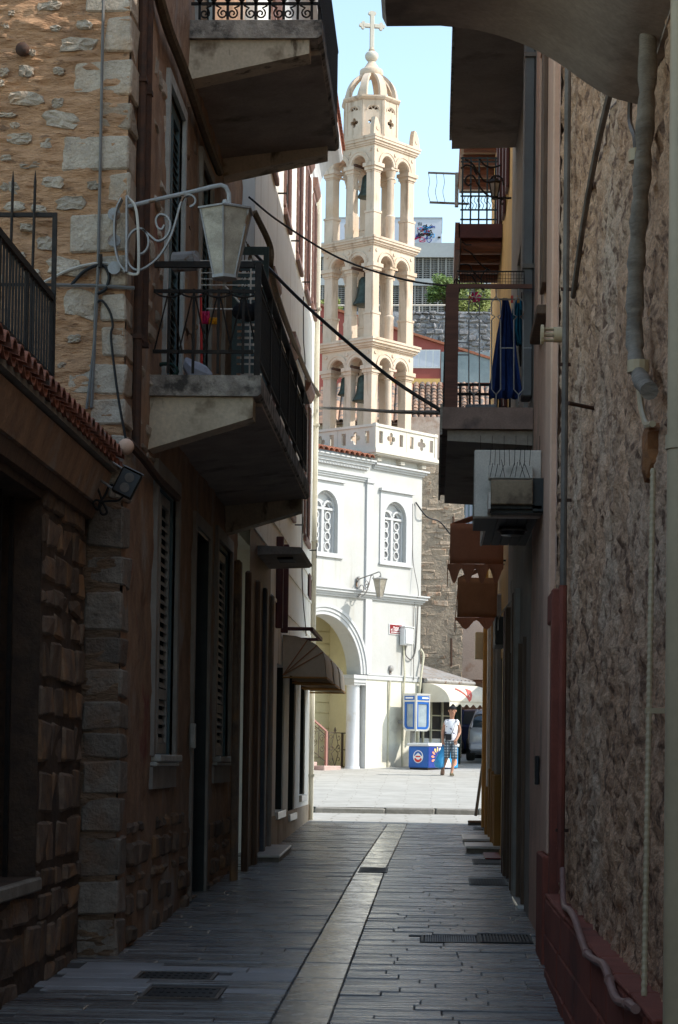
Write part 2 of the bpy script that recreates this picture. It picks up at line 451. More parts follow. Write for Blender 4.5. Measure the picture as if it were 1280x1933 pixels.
M['slab_white'] = mat('pale_marble_paver', (.40, .39, .40), (.31, .305, .31), rough=.45, scale=4, bump=.3, bscale=20, var=.12, dist=.008)
M['joint'] = mat('dark_paving_joint', (.11, .105, .10), (.075, .07, .068), rough=.85, scale=8, bump=.5, bscale=40)
M['step'] = mat('grey_marble_step', (.66, .64, .60), (.54, .52, .49), rough=.28, spec=.8, scale=4, fine=.05)
M['kerb'] = mat('grey_kerb_stone', (.30, .29, .265), (.22, .21, .19), scale=4, bump=.6, bscale=20, var=.12, dist=.015)
M['cast_iron'] = mat('cast_iron', (.035, .035, .037), (.02, .02, .02), rough=.5, scale=10, metal=.3)
M['white_metal'] = mat('white_painted_metal', (.66, .59, .51), (.54, .48, .41), rough=.5, scale=5, c3=(.32, .26, .20), s3=3, r3=(.6, .75))
M['beige_panel'] = mat('stained_beige_panel', (.30, .22, .14), (.20, .14, .085), rough=.6, scale=4, c3=(.08, .05, .03), s3=4, r3=(.55, .68))
M['dark_panel'] = mat('charcoal_panel', (.04, .04, .037), (.03, .03, .028), rough=.6, scale=4)
M['awning_red'] = mat('brick_red_awning_fabric', (.56, .235, .13), (.46, .19, .105), rough=.85, scale=3, stretch=(1, 1, 1), fine=.05)
M['awning_brown'] = mat('brown_awning_fabric', (.40, .185, .085), (.32, .145, .065), rough=.85, scale=4, fine=.06)
M['awning_grey'] = mat('taupe_awning_fabric', (.56, .46, .34), (.45, .365, .27), rough=.8, scale=4, fine=.06)
M['awning_white'] = mat('cream_awning_fabric', (.74, .69, .58), (.64, .58, .47), rough=.8, scale=2, fine=.03)
M['ochre_wall'] = mat('golden_ochre_wall', (.68, .43, .15), (.58, .36, .13), scale=2, bump=.2, bscale=30, fine=.05)
M['orange_wall'] = mat('orange_ochre_paint', (.42, .22, .06), (.34, .17, .045), scale=2.4, bump=.2, bscale=30, fine=.05)
M['grey_trim'] = mat('grey_door_surround', (.36, .325, .28), (.27, .24, .205), scale=2.4, bump=.2, bscale=30, fine=.05)
M['maroon'] = mat('maroon_painted_wood', (.10, .03, .028), (.065, .02, .02), rough=.6, scale=5)
M['timber'] = mat('red_brown_timber', (.17, .07, .045), (.11, .045, .03), rough=.65, scale=5, stretch=(.6, 5, 5), bump=.2, bscale=20)
M['blue_iron'] = mat('dark_teal_iron', (.03, .05, .06), (.02, .03, .04), rough=.55, scale=9)
M['towel'] = mat('navy_towel_cloth', (.020, .045, .17), (.012, .028, .11), rough=.95, scale=12, fine=.15, bump=.3, bscale=60)
M['teal_cloth'] = mat('teal_cloth', (.015, .15, .24), (.01, .10, .17), rough=.95, scale=10, fine=.1)
M['stonewall_far'] = mat('brown_lane_stone', (.46, .365, .275), (.30, .23, .17), scale=5, bump=1.0, bscale=14, var=.22, dist=.04, c3=(.40, .245, .16), s3=2.5, r3=(.58, .72))
M['mortar_far'] = mat('grey_brown_mortar', (.42, .335, .25), (.29, .23, .175), scale=4, bump=1, bscale=12, dist=.04)
M['pink_far'] = mat('flaking_pink_render', (.58, .47, .40), (.50, .39, .32), scale=2, bump=.5, bscale=12, c3=(.42, .28, .21), s3=1.6, r3=(.56, .68))
M['brown_far'] = mat('brown_timber_front', (.27, .14, .085), (.20, .10, .06), rough=.7, scale=3, stretch=(3, 3, .5))
M['conc_far'] = mat('pale_exposed_concrete', (.40, .42, .44), (.33, .35, .37), scale=.5, fine=.04)
M['grille_far'] = mat('grey_louvre_blades', (.29, .285, .28), (.24, .235, .23), scale=1, fine=.04)
M['dark_far'] = mat('dark_recess', (.05, .055, .065), (.04, .043, .05), scale=1, fine=0)
M['white_far'] = mat('pale_blue_white_render', (.55, .58, .66), (.50, .53, .61), scale=.8, fine=.03)
M['rubble_far'] = mat('grey_terrace_rubble', (.27, .265, .28), (.15, .145, .155), scale=2.2, bump=.9, bscale=5, var=.35, dist=.08)
M['red_far'] = mat('red_house_render', (.32, .085, .07), (.27, .07, .055), scale=1, fine=.04)
M['plastic_blue'] = mat('blue_panel_print', (.02, .13, .46), (.015, .10, .38), rough=.35, scale=2, fine=.03)
M['plastic_navy'] = mat('dark_blue_panel_print', (.03, .06, .30), (.02, .045, .24), rough=.35, scale=2, fine=.03)
M['plastic_white'] = mat('white_plastic', (.72, .73, .73), (.64, .65, .65), rough=.4, scale=3, fine=.03)
M['plastic_cyan'] = mat('sky_blue_print', (.05, .36, .75), (.04, .30, .66), rough=.35, scale=2, fine=.03)
M['alu'] = mat('brushed_aluminium', (.62, .62, .60), (.52, .52, .50), rough=.4, metal=.3, scale=4, fine=.03)
M['print_red'] = mat('red_print', (.62, .045, .04), (.55, .04, .035), rough=.5, fine=.03)
M['print_orange'] = mat('orange_print', (.85, .33, .20), (.80, .30, .18), rough=.5, fine=.02)
M['print_yellow'] = mat('yellow_print', (.85, .62, .25), (.80, .58, .22), rough=.5, fine=.02)
M['print_white'] = mat('white_print', (.85, .85, .85), (.80, .80, .80), rough=.5, fine=0)
M['sign_red'] = mat('maroon_sign_enamel', (.22, .018, .022), (.19, .015, .02), rough=.4, fine=.03)
M['clear'] = mat('scratched_perspex', (.34, .40, .44), (.25, .30, .33), rough=.2, scale=5, fine=.1)
M['skin'] = mat('tanned_skin', (.42, .22, .145), (.36, .18, .115), rough=.55, scale=12, fine=.04)
M['hair'] = mat('dark_brown_hair', (.025, .015, .012), rough=.6, fine=.1)
M['shirt'] = mat('white_cotton_with_dark_print', (.76, .76, .80), (.66, .66, .72), rough=.9, scale=9, fine=.03, c3=(.06, .05, .13), s3=11, r3=(.60, .63), bump=.3, bscale=14, dist=.01)
M['black_cloth'] = mat('black_fabric', (.012, .012, .014), rough=.9, fine=.1)
M['leather'] = mat('brown_suede_shoe', (.10, .06, .04), (.07, .04, .028), rough=.85, scale=20)
M['shoe_tan'] = mat('olive_sole', (.20, .16, .09), rough=.85)
M['bag_blue'] = mat('thin_blue_plastic_bag', (.03, .24, .48), (.02, .18, .38), rough=.35, scale=12, bump=.6, bscale=10, dist=.02)
M['car_blue'] = mat('dark_blue_car_paint', (.018, .03, .09), (.015, .025, .075), rough=.2, spec=.6, fine=0)
M['car_silver'] = mat('silver_grey_car_paint', (.36, .38, .43), (.33, .35, .40), rough=.25, metal=.35, spec=.6, fine=0)
M['car_glass'] = mat('car_window_glass', (.03, .045, .06), rough=.06, spec=.8, fine=0)
M['tyre'] = mat('tyre_rubber', (.02, .02, .02), rough=.85, fine=.1)
M['lens_red'] = mat('red_tail_lamp_lens', (.32, .012, .012), rough=.2, spec=.6, fine=0)
M['corrugated'] = mat('rusty_corrugated_sheet', (.36, .355, .35), (.30, .25, .21), rough=.7, scale=4, fine=.08)
M['leaf'] = mat('green_leaf', (.14, .20, .05), (.08, .14, .035), rough=.6, scale=.8, fine=.2, spec=.3)
M['leaf_light'] = mat('yellow_green_leaf', (.22, .25, .07), (.15, .19, .05), rough=.6, scale=.8, fine=.2, spec=.3)
M['bark'] = mat('tree_bark', (.12, .085, .06), (.07, .05, .035), scale=4, bump=.8, bscale=10)
M['earth'] = mat('dry_hill_earth', (.22, .18, .12), (.13, .12, .07), scale=.4, bump=.6, bscale=3)
M['pink_step'] = mat('pink_marble_step', (.52, .38, .34), (.40, .28, .25), rough=.6, scale=4)
M['rose_iron'] = mat('rose_painted_post', (.38, .20, .17), (.30, .15, .13), rough=.6)
M['brown_iron'] = mat('brown_wrought_iron', (.085, .06, .045), (.06, .042, .03), rough=.6)
M['pink_cloth'] = mat('hot_pink_plastic', (.55, .02, .10), (.5, .02, .09), rough=.5, fine=.03)
M['yellow_cloth'] = mat('amber_yellow_plastic', (.65, .28, .01), (.6, .25, .01), rough=.5, fine=.03)
M['white_bag'] = mat('white_plastic_sack', (.45, .46, .52), (.38, .39, .45), rough=.6, scale=7, bump=.7, bscale=9, dist=.03)
M['hose'] = mat('green_garden_hose', (.012, .06, .045), rough=.5, fine=.05)
# ================================================================== GROUND
def sheet(name, mt, x0, x1, ys, zf, kind='structure', xs=None):
    mb = MB(); xs = xs or [x0, x1]
    pts = [(x, y, zf(y)) for y in ys for x in xs]; k = len(xs)
    mb.add(pts, [(j * k + i, j * k + i + 1, (j + 1) * k + i + 1, (j + 1) * k + i) for j in range(len(ys) - 1) for i in range(k - 1)])
    return struct(mb, name, mt, kind=kind)

def pave_mat(name, c1, c2, cj, bw, bh, rough=.8, mortar=.02):
    m = mat(name, c1, c2, rough=rough, scale=2.2, bump=.3, bscale=14, fine=.06, dist=.01)
    t = m.node_tree; p = [n for n in t.nodes if n.type == 'BSDF_PRINCIPLED'][0]
    src = p.inputs['Base Color'].links[0].from_socket
    b = t.nodes.new('ShaderNodeTexBrick'); tc = t.nodes.new('ShaderNodeTexCoord'); mp = t.nodes.new('ShaderNodeMapping')
    n = t.nodes.new('ShaderNodeTexNoise'); n.inputs['Scale'].default_value = 1.3
    t.links.new(tc.outputs['Object'], mp.inputs['Vector']); t.links.new(tc.outputs['Object'], n.inputs['Vector'])
    mx = t.nodes.new('ShaderNodeMix'); mx.data_type = 'RGBA'; mx.blend_type = 'LINEAR_LIGHT'; mx.inputs[0].default_value = .12
    t.links.new(mp.outputs[0], mx.inputs[6]); t.links.new(n.outputs['Color'], mx.inputs[7])
    t.links.new(mx.outputs[2], b.inputs['Vector'])
    b.inputs['Scale'].default_value = 1.0; b.inputs['Brick Width'].default_value = bw; b.inputs['Row Height'].default_value = bh
    b.inputs['Mortar Size'].default_value = mortar; b.inputs['Mortar Smooth'].default_value = .3
    b.inputs['Color1'].default_value = (1, 1, 1, 1); b.inputs['Color2'].default_value = (.90, .90, .90, 1); b.inputs['Mortar'].default_value = (*[x for x in cj], 1)
    mu = t.nodes.new('ShaderNodeMix'); mu.data_type = 'RGBA'; mu.blend_type = 'MULTIPLY'; mu.inputs[0].default_value = 1
    t.links.new(src, mu.inputs[6]); t.links.new(b.outputs['Color'], mu.inputs[7]); t.links.new(mu.outputs[2], p.inputs['Base Color'])
    return m
M['square'] = pave_mat('pale_square_flagstones', (.45, .44, .41), (.37, .36, .33), (.72, .70, .67), 1.1, .34, mortar=.012)
M['cross'] = pave_mat('pale_road_setts', (.46, .45, .42), (.37, .36, .33), (.6, .58, .54), .9, .5)

sheet('ground', M['earth'], -600, 600, [-600, 600], lambda y: -0.6)
sheet('road', M['cross'], -45, 45, [38.15, 42.2], gz)
sheet('square', M['square'], -45, 45, [42.45, 50, 56, 62, 66], gz)
HILL = [(65.9, 1.95), (70, 2.6), (76, 9), (85, 14), (104, 19.5), (109, 21.5), (112, 24.3), (138, 29.5), (180, 30), (300, 20)]
def hz(y):
    return float(np.interp(y, [a for a, _ in HILL], [b for _, b in HILL]))
mbh = MB(); ysh = [66, 70, 76, 80, 85, 95, 104, 109, 112, 125, 138, 160, 200, 300]
xsh = [-200, -80, -40, -20, -8, 0, 8, 20, 40, 80, 200]
mbh.add([(x, y, hz(y) - 0.02 * (y > 67)) for y in ysh for x in xsh], [(j * 11 + i, j * 11 + i + 1, j * 11 + i + 12, j * 11 + i + 11) for j in range(13) for i in range(10)])
struct(mbh, 'hillside', M['earth'])

# ---- the lane: dark bed, and every stone a piece of its own
def stripx(y): return float(np.interp(y, [13.5, 26.07, 37.83], [-.924, -.879, -.755]))
SW = .334
bed = MB(); ysb = list(np.arange(-14, 38.2, 2.0)) + [38.14]
bed.add([(x, y, gz(y) - .012) for y in ysb for x in (-3.4, 1.6)], [(2 * j, 2 * j + 1, 2 * j + 3, 2 * j + 2) for j in range(len(ysb) - 1)])
lane = struct(bed, 'lane_paving', M['joint'])
LANEF = lambda x, y, z: (x, y, z + gz(y))
rest = MB(LANEF)
covers = []                                  # plates and gratings set into the paving: (x0, x1, y0, y1)
def onground(px, py):
    d = ray(px, py); t = -CZ / (d[2] - .0183 * d[1]); return d[0] * t, d[1] * t
def rect_ground(xa, xb, ya, yb):             # photo rectangle -> ground rectangle
    x0, y1 = onground(xa, ya); x1, y0 = onground(xb, yb); x0b, _ = onground(xa, yb); x1b, _ = onground(xb, ya)
    return (x0 + x0b) / 2, (x1 + x1b) / 2, y0, y1
PLATES = [rect_ground(258, 408, 1833, 1850), rect_ground(270, 420, 1862, 1885)]
GRATES = [rect_ground(795, 905, 1765, 1780), rect_ground(905, 1003, 1763, 1780)]
covers = PLATES + GRATES
nstone = 0
y = -13.0; row = 0
def lay(x0, x1, ya, yb, m, nm, y_is_near):
    global nstone
    for c in covers:                          # leave room for the plates
        if ya < c[3] - .02 and yb > c[2] + .02 and x0 < c[1] and x1 > c[0]:
            if x0 < c[0] - .12: lay(x0, c[0] - .006, ya, yb, m, nm, y_is_near)
            if x1 > c[1] + .12: lay(c[1] + .006, x1, ya, yb, m, nm, y_is_near)
            return
    dz = random.uniform(-.004, .004)
    if y_is_near and nstone < 296:
        b = MB(LANEF); b.cbox(x0, x1, ya, yb, -.05, dz, c=.005, j=.0018)
        build(b, nm, m, lane); nstone += 1
    else:
        rest.cbox(x0, x1, ya, yb, -.05, dz, c=.006, j=.003)
while y < 38.1:
    d = random.uniform(.17, .27)
    if y + d > 38.0: d = 38.12 - y
    if d < .1: break
    near = 12.2 < y < 35.0
    sx = stripx(y + d / 2)
    for (xa, xb, left) in ((-2.42, sx - .008, True), (sx + SW + .008, 1.05, False)):
        x = xa - random.uniform(0, .5) if left else xa
        first = True
        while x < xb - .02:
            ln = random.uniform(.42, 1.0) * (1.25 if left else 1.0)
            if not left and first: ln = random.uniform(.25, .9)
            first = False
            x1 = min(x + ln, xb)
            if xb - x1 < .18: x1 = xb
            xs = max(x, xa - .3)
            pale = left and 14.1 < y < 15.6 and random.random() < .75
            lay(xs, x1 - .004, y, y + d - .005, M['slab_white'] if pale else M['slab'], 'paving_stone', near)
            x = x1
    y += d; row += 1
r = build(rest, 'paving_stone_stuff', M['slab'], lane); r['kind'] = 'stuff'
y = -13.0
while y < 38.0:
    d = random.uniform(.75, 1.25); y1 = min(y + d, 38.12)
    a, b_ = stripx(y), stripx(y1)
    mb = MB(LANEF)
    mb.cbox(0, SW, y, y1 - .012, -.05, random.uniform(-.003, .003), c=.006, j=.002)
    k = (b_ - a) / (y1 - y)
    mb.v = [(p[0] + a + k * (p[1] - y), p[1], p[2]) for p in mb.v]
    if y1 > 12: build(mb, 'strip_slab', M['slab_pale'], lane)
    y = y1
# ---- plates, gratings
for i, (x0, x1, y0, y1) in enumerate(PLATES):
    t = thing('manhole_cover', 'dark iron cover plate in the lane paving, ' + ('the farther of the two beside pale pavers' if i == 0 else 'the nearer of the two beside pale pavers'), 'manhole cover', (x0, y0, gz(y0)), 'iron cover plates in the paving')
    mb = MB(LANEF); mb.cbox(x0 + .03, x1 - .03, y0 + .03, y1 - .03, -.04, -.001, c=.004); build(mb, 'plate', M['cast_iron'], t)
    mb = MB(LANEF)
    for q in ((x0, x1, y0, y0 + .025), (x0, x1, y1 - .025, y1), (x0, x0 + .025, y0 + .026, y1 - .026), (x1 - .025, x1, y0 + .026, y1 - .026)): mb.box(*q, -.04, .002)
    build(mb, 'frame', M['pipe_grey'], t)
    mb = MB(LANEF)
    for k in range(9):
        for j in range(3):
            xx = x0 + .07 + (x1 - x0 - .14) * k / 8; yy = y0 + .08 + (y1 - y0 - .16) * j / 2
            mb.box(xx - .012, xx + .012, yy - .02, yy + .02, -.002, .004)
    build(mb, 'stud_pattern', M['cast_iron'], t)['kind'] = 'stuff'
def grate(x0, x1, y0, y1, label, n, bars_m, z=0.0):
    t = thing('drain_grate', label, 'drain grate', (x0, y0, gz(y0)), 'drain gratings in the lane')
    mb = MB(LANEF)
    for q in ((x0, x1, y0, y0 + .02), (x0, x1, y1 - .02, y1), (x0, x0 + .02, y0 + .021, y1 - .021), (x1 - .02, x1, y0 + .021, y1 - .021)): mb.box(*q, -.04, z + .003)
    build(mb, 'frame', M['cast_iron'], t)
    mb = MB(LANEF); mb.box(x0 + .01, x1 - .01, y0 + .01, y1 - .01, -.045, z + .002 if z else -.03); build(mb, 'sump', M['rubber'], t)
    mb = MB(LANEF)
    for k in range(n):
        xx = x0 + .03 + (x1 - x0 - .06) * (k + .5) / n
        mb.box(xx - .28 * (x1 - x0) / n, xx + .28 * (x1 - x0) / n, y0 + .022, y1 - .022, -.02, z + .002)
    build(mb, 'grate_bars', bars_m, t)['kind'] = 'stuff'
grate(*GRATES[0], 'long slotted drain grate with pale bars right of the centre strip', 22, M['grey_paint'])
grate(*GRATES[1], 'black slotted drain grate touching the pale barred grate', 14, M['cast_iron'])
for (xa, xb, ya, yb, lb) in ((678, 732, 1638, 1648, 'small black grate across the pale centre strip'),
                             (885, 957, 1659, 1672, 'dark grate by the right hand wall, nearest the camera of the three small ones'),
                             (892, 948, 1622, 1632, 'dark grate just in front of the red door mat'),
                             (893, 927, 1562, 1567, 'smallest far grate next to the broom head')):
    x0, x1, y0, y1 = rect_ground(xa, xb, ya, yb)
    grate(x0, min(x1, .93), y0, y1, lb, 12, M['cast_iron'], z=.005)
# ---- kerb of the square
kb = MB(); kb.box(-30, 30, 42.28, 42.40, .55, .80)
kerb = struct(kb, 'kerb', M['joint'])
x = -7.0
while x < 8.0:
    ln = random.uniform(.8, 1.5)
    mb = MB(); mb.cbox(x, x + ln - .018, 42.2, 42.46, .70, .885 + random.uniform(-.012, .012), c=.025, j=.012)
    build(mb, 'kerb_stone', M['kerb'], kerb); x += ln
# ---- door steps along the lane
def step(label, xa, xb, ya, yb, h, m=M['step']):
    x0, x1, y0, y1 = rect_ground(xa, xb, ya, yb)
    t = thing('door_step', label, 'step', ((x0 + x1) / 2, (y0 + y1) / 2, gz(y0)), 'stone door steps')
    mb = MB(LANEF); mb.cbox(x0, x1, y0, y1, h - .035, h, c=.006, j=.002); build(mb, 'tread', m, t)
    mb = MB(LANEF); mb.box(x0 + .03, x1 - .005, y0 + .03, y1 - .03, -.01, h - .036); build(mb, 'riser', M['concrete'], t)
step('pale stone slab step in front of the ochre doorway, farther of the two', 873, 938, 1584, 1593, .07)
step('pale stone slab step beside the red door mat', 878, 946, 1603, 1612, .10)
step('large pale door step at the foot of the left hand wall', 470, 540, 1606, 1628, .09)
x0, x1, y0, y1 = rect_ground(913, 945, 1612, 1622)
mb = MB(LANEF); mb.cbox(x0, min(x1, .92), y0 - .25, y1 - .1, .0135, .03, c=.004); tag(build(mb, 'door_mat', M['sign_red'], None, loc=(x0, y0, gz(y0))), 'small dark red door mat below the pale step', 'door mat')
# ================================================================== CHURCH AND BELL TOWER
from mathutils.geometry import tessellate_polygon
def plate(mb, outer, holes, v0, v1):
    """flat plate in frame (u, w): polygon with holes, from depth v0 (back) to v1 (front)"""
    loops = [[Vector((a, b, 0)) for a, b in outer]] + [[Vector((a, b, 0)) for a, b in h] for h in holes]
    tri = tessellate_polygon(loops)
    flat = [p for l in loops for p in l]; n = len(flat)
    pts = [(p.x, p.y, v0) for p in flat] + [(p.x, p.y, v1) for p in flat]
    f = [tuple(t) for t in tri] + [tuple(i + n for i in t)[::-1] for t in tri]
    o = 0
    for l in loops:
        k = len(l)
        for i in range(k):
            a, b = o + i, o + (i + 1) % k
            f.append((a, b, b + n, a + n))
        o += k
    mb.add(pts, f)
    return mb
def arc(cu, cw, r, a0, a1, n=12, rw=None):
    return [(cu + r * math.cos(R_(a0 + (a1 - a0) * i / n)), cw + (rw or r) * math.sin(R_(a0 + (a1 - a0) * i / n))) for i in range(n + 1)]
def circle(cu, cw, r, n=14): return arc(cu, cw, r, 0, 360, n)[:-1]
def quatrefoil(cu, cw, r):
    out = []
    for k in range(4):
        a = 90 * k
        c = (cu + r * .62 * math.cos(R_(a)), cw + r * .62 * math.sin(R_(a)))
        out += arc(*c, r * .42, a - 115, a + 115, 6)
    return out

TH_C = 38.0
T_ = (math.sin(R_(TH_C)), math.cos(R_(TH_C)), 0.0); N_ = (math.cos(R_(TH_C)), -math.sin(R_(TH_C)), 0.0)
CH = Frame((-1.677, 57.0, 1.54), T_, N_)
church = thing('church', 'white and pale yellow church with arched porch and twin arched windows below the bell tower', 'church', CH.o)
UC, WC, RI = -1.85, 2.52, 1.48
UE = 2.16
# wall of the wing with its arch and window, wall of the tower block with its window
def win_outline(c, half, w0, ws):             # arched recess
    return [(c - half, w0), (c + half, w0)] + arc(c, ws, half, 0, 180, 12)
def cpx(px, py, v=0): return CH.px(px, py, v)
WR = (1.0, .46, 5.58, 6.72); WL = (-1.83, .46, 5.60, 6.74)
mb = MB(CH)
aw = [(UC + RI, -.3), (UE - 2.28, -.3)]
outer = [(-8, -.3), (UC - RI, -.3), (UC - RI, WC)] + arc(UC, WC, RI, 180, 0, 24)[1:] + [(UC + RI + .02, WC), (-.12, WC), (-.12, -.3), (UE, -.3), (UE, 8.1), (-8, 8.1)]
plate(mb, outer, [win_outline(*WR)[::1], win_outline(*WL)], -.45, 0)
mb.box(UE - .45, UE, -.3, 8.1, -2.4, -.452)          # return wall
build(mb, 'wall', M['white_render'], church)
mb = MB(CH)                                          # plinth wash of the tower block is yellowish up to the string course
mb.box(-.118, UE + .003, -.3, 2.40, .0, .012)
build(mb, 'plinth', M['cream_church'] if 'cream_church' in M else mat('ivory_wash', (.74, .72, .62), (.66, .63, .52), scale=1.1, bump=.15, bscale=18, fine=.03, c3=(.50, .46, .38), s3=1.3, r3=(.56, .72)), church)
mb = MB(CH)
for (r0, r1, v1) in ((RI + .005, RI + .10, .03), (RI + .10, RI + .19, .055), (RI + .19, RI + .27, .085)):
    plate(mb, arc(UC, WC, r1, 0, 180, 28) + arc(UC, WC, r0, 180, 0, 28), [], .0, v1)
build(mb, 'archivolt', M['white_trim'], church)
mb = MB(CH); mb.box(-.23, .03, 2.56, 4.5, .0, .06); mb.box(-.23, .03, 4.75, 7.56, .0, .06); mb.box(-.26, .06, 7.56, 7.72, 0, .10)
build(mb, 'pilaster', M['white_trim'], church)
def cornice(name, u0, u1, w0, steps, vb=0.0, m=None, par=None, fr=CH):
    mb = MB(fr); w = w0
    for (h, out) in steps:
        mb.box(u0, u1 + out * .9, w, w + h, vb, vb + out); w += h
    return build(mb, name, m or M['white_trim'], par or church)
cornice('cornice', -8, UE, 4.50, ((.05, .05), (.06, .09), (.07, .15), (.04, .19)))
cornice('string_course', -.10, UE, 2.40, ((.11, .05), (.035, .065)))
cornice('cornice', .035, UE, 7.96, ((.05, .05), (.06, .10), (.045, .16)))
cornice('cornice', -8, -.22, 7.90, ((.07, .05), (.09, .10), (.05, .17), (.04, .21)))
cornice('cornice', -8, -.235, 7.58, ((.05, .04), (.05, .075), (.035, .11)))
mb = MB(CH)
for k in range(48): mb.box(-3.2 + k * .062, -3.2 + k * .062 + .032, 7.885, 7.93, .05, .085)
build(mb, 'dentil_band', M['white_trim'], church)['kind'] = 'stuff'
# windows
def church_window(c, half, w0, ws, fr_u, fr_w, cols, rows, qf):
    mb = MB(CH); plate(mb, win_outline(c, half, w0, ws), [], -.30, -.16)
    w = build(mb, 'window', M['white_trim'], church)
    mb = MB(CH)
    a, b = fr_u; d, e = fr_w
    plate(mb, [(a, d), (b, d), (b, e), (a, e)], [win_outline(c, half, w0, ws)], .001, .035)
    mb.box(a - .04, b + .04, e, e + .07, .0, .10); mb.box(a - .02, b + .02, d - .06, d, .0, .06)
    build(mb, 'frame', M['white_trim'], w)
    mb = MB(CH)
    mb.box(c - .045, c + .045, w0, ws, -.16, -.09)
    for s_ in (-1, 1): mb.box(c + s_ * half - .05 * (s_ > 0), c + s_ * half + .05 * (s_ < 0), w0, ws, -.16, -.10)
    for cc in (c - half / 2, c + half / 2):
        plate(mb, arc(cc, ws, half / 2, 0, 180, 10) + arc(cc, ws, half / 2 - .05, 180, 0, 10), [], -.16, -.09)
    plate(mb, arc(c, ws, half, 0, 180, 14) + arc(c, ws, half - .05, 180, 0, 14), [], -.16, -.08)
    mb.box(c - half, c + half, ws - .03, ws + .03, -.16, -.085)
    build(mb, 'tracery', M['white_trim'], w)
    for i, cc in enumerate((c - half / 2 + .005, c + half / 2 - .005)):
        for r in rows:
            mb = MB(CH); plate(mb, circle(cc, r, .118, 16), [circle(cc, r, .085, 16)], -.16, -.115); build(mb, 'ring', M['white_trim'], w)
            mb = MB(CH); plate(mb, circle(cc, r, .086, 16), [], -.158, -.150); build(mb, 'pane', M['pane_grey'], w)  # flat disc in place of the round hole, its inner shade as grey
        mb = MB(CH); plate(mb, quatrefoil(cc, qf, .085), [], -.158, -.148); build(mb, 'pane', M['hole_dark'], w)
M['pane_grey'] = mat('dusty_grey_pane', (.22, .22, .22), (.16, .16, .16), rough=.3, fine=.05)  # inner shade of the round window holes put into the colour
church_window(*WR, (.36, 1.70), (5.52, 7.42), None, (5.76, 6.02, 6.28, 6.54), 6.76)
church_window(*WL, (-2.52, -1.16), (5.54, 7.44), None, (5.78, 6.04, 6.30, 6.56), 6.78)
# porch
mb = MB(CH)
def church_lathe(prof, cu, cv, n=16, a0=0.0):
    m2 = MB(); m2.lathe(prof, 0, 0, n, a0)
    m2.v = [CH(cu + p[0], p[2], cv + p[1]) for p in m2.v]
    return m2
mb = church_lathe([(.215, -.1), (.215, .05), (.195, .10), (.185, .14), (.17, 2.20), (.195, 2.24)], -.375, -.22, 20)
build(mb, 'column', M['white_col'] if 'white_col' in M else mat('blue_white_column_paint', (.66, .68, .72), (.60, .61, .63), scale=1.5, fine=.03, c3=(.50, .46, .40), s3=1.4, r3=(.58, .72)), church, smooth=True)
mb = MB(CH)
for (w0, w1, e) in ((2.24, 2.30, .0), (2.30, 2.40, .04), (2.40, 2.50, .09)): mb.box(-.59 - e, -.125, w0, w1, -.45 - e * .3, .0 + e * .7)
build(mb, 'capital', M['white_trim'], church)
VB = -1.25
courses = [(-.1, .32), (.34, .74), (.76, 1.10), (1.12, 1.50), (1.52, 1.78), (1.80, 2.14), (2.16, 2.40), (2.42, 2.72), (2.74, 3.02), (3.04, 3.34), (3.36, 3.66), (3.68, 4.3)]
for (a, b) in courses:
    mb = MB(CH); mb.box(-6.5, -.13, a, b - .004, VB - .08, VB); build(mb, 'wall_course', M['yellow_render'], church)
mb = MB(CH); mb.box(-6.5, -.13, -.1, 4.35, VB - .25, VB - .03); mb.box(-.128, -.02, -.3, 4.34, VB - .2, -.452); mb.box(-6.5, -.05, 4.35, 4.45, VB - .2, -.452)
build(mb, 'porch_wall', M['yellow_render'], church)
mb = MB(CH); mb.box(-6.5, -.13, -.3, .06, VB, -.4); build(mb, 'porch_floor', M['pink_step'], church)
# stairs rising to the left inside the porch
for k in range(6):
    mb = MB(CH); mb.cbox(-3.4, -1.50 - .26 * k, .06 + .16 * k, .06 + .16 * (k + 1) - .004, VB + .002, -.45, c=.012)
    build(mb, 'stair_tread', M['pink_step'], church)
mb = MB(CH); mb.cbox(-1.72, -1.05, -.1, .12, -.42, -.02, c=.015); build(mb, 'stair_tread', M['pink_step'], church)
# wing roof and tiles
rf = MB(CH); rf.add([(-8, 8.18, .24), (-.25, 8.18, .24), (-.25, 9.2, -4), (-8, 9.2, -4)], [(0, 1, 2, 3)]); rf.add([(-8, 8.14, .2), (-.25, 8.14, .2), (-.25, 8.0, -4), (-8, 8.0, -4)], [(0, 1, 2, 3)])
roof = build(rf, 'roof', M['tile'], church)
tm = MB(CH)
def half_tile(r0, r1, L, rise, n=8, th=.014):
    pts = []; f = []
    for (r, d) in ((r0, 0.0), (r1, 1.0)):
        for rr in (r, r - th):
            for k in range(n + 1):
                a = math.pi * k / n
                pts.append((rr * math.cos(a), rr * math.sin(a) * .9, d))
    m = n + 1
    for k in range(n):
        f += [(k, k + 1, 2 * m + k + 1, 2 * m + k), (m + k, 3 * m + k, 3 * m + k + 1, m + k + 1), (k, m + k, m + k + 1, k + 1), (2 * m + k, 2 * m + k + 1, 3 * m + k + 1, 3 * m + k)]
    return pts, f
TP, TF = half_tile(.10, .085, .45, .1)
for k in range(17):
    u0 = -3.6 + k * .205
    for j in range(2):
        mb = MB(CH)
        mb.add([(u0 + p[0], 8.185 + p[1] + (p[2] * .45 + j * .40) * .24 + j * .012, .30 - (p[2] * .45 + j * .40)) for p in TP], TF)
        build(mb, 'roof_tile', M['tile'], roof)
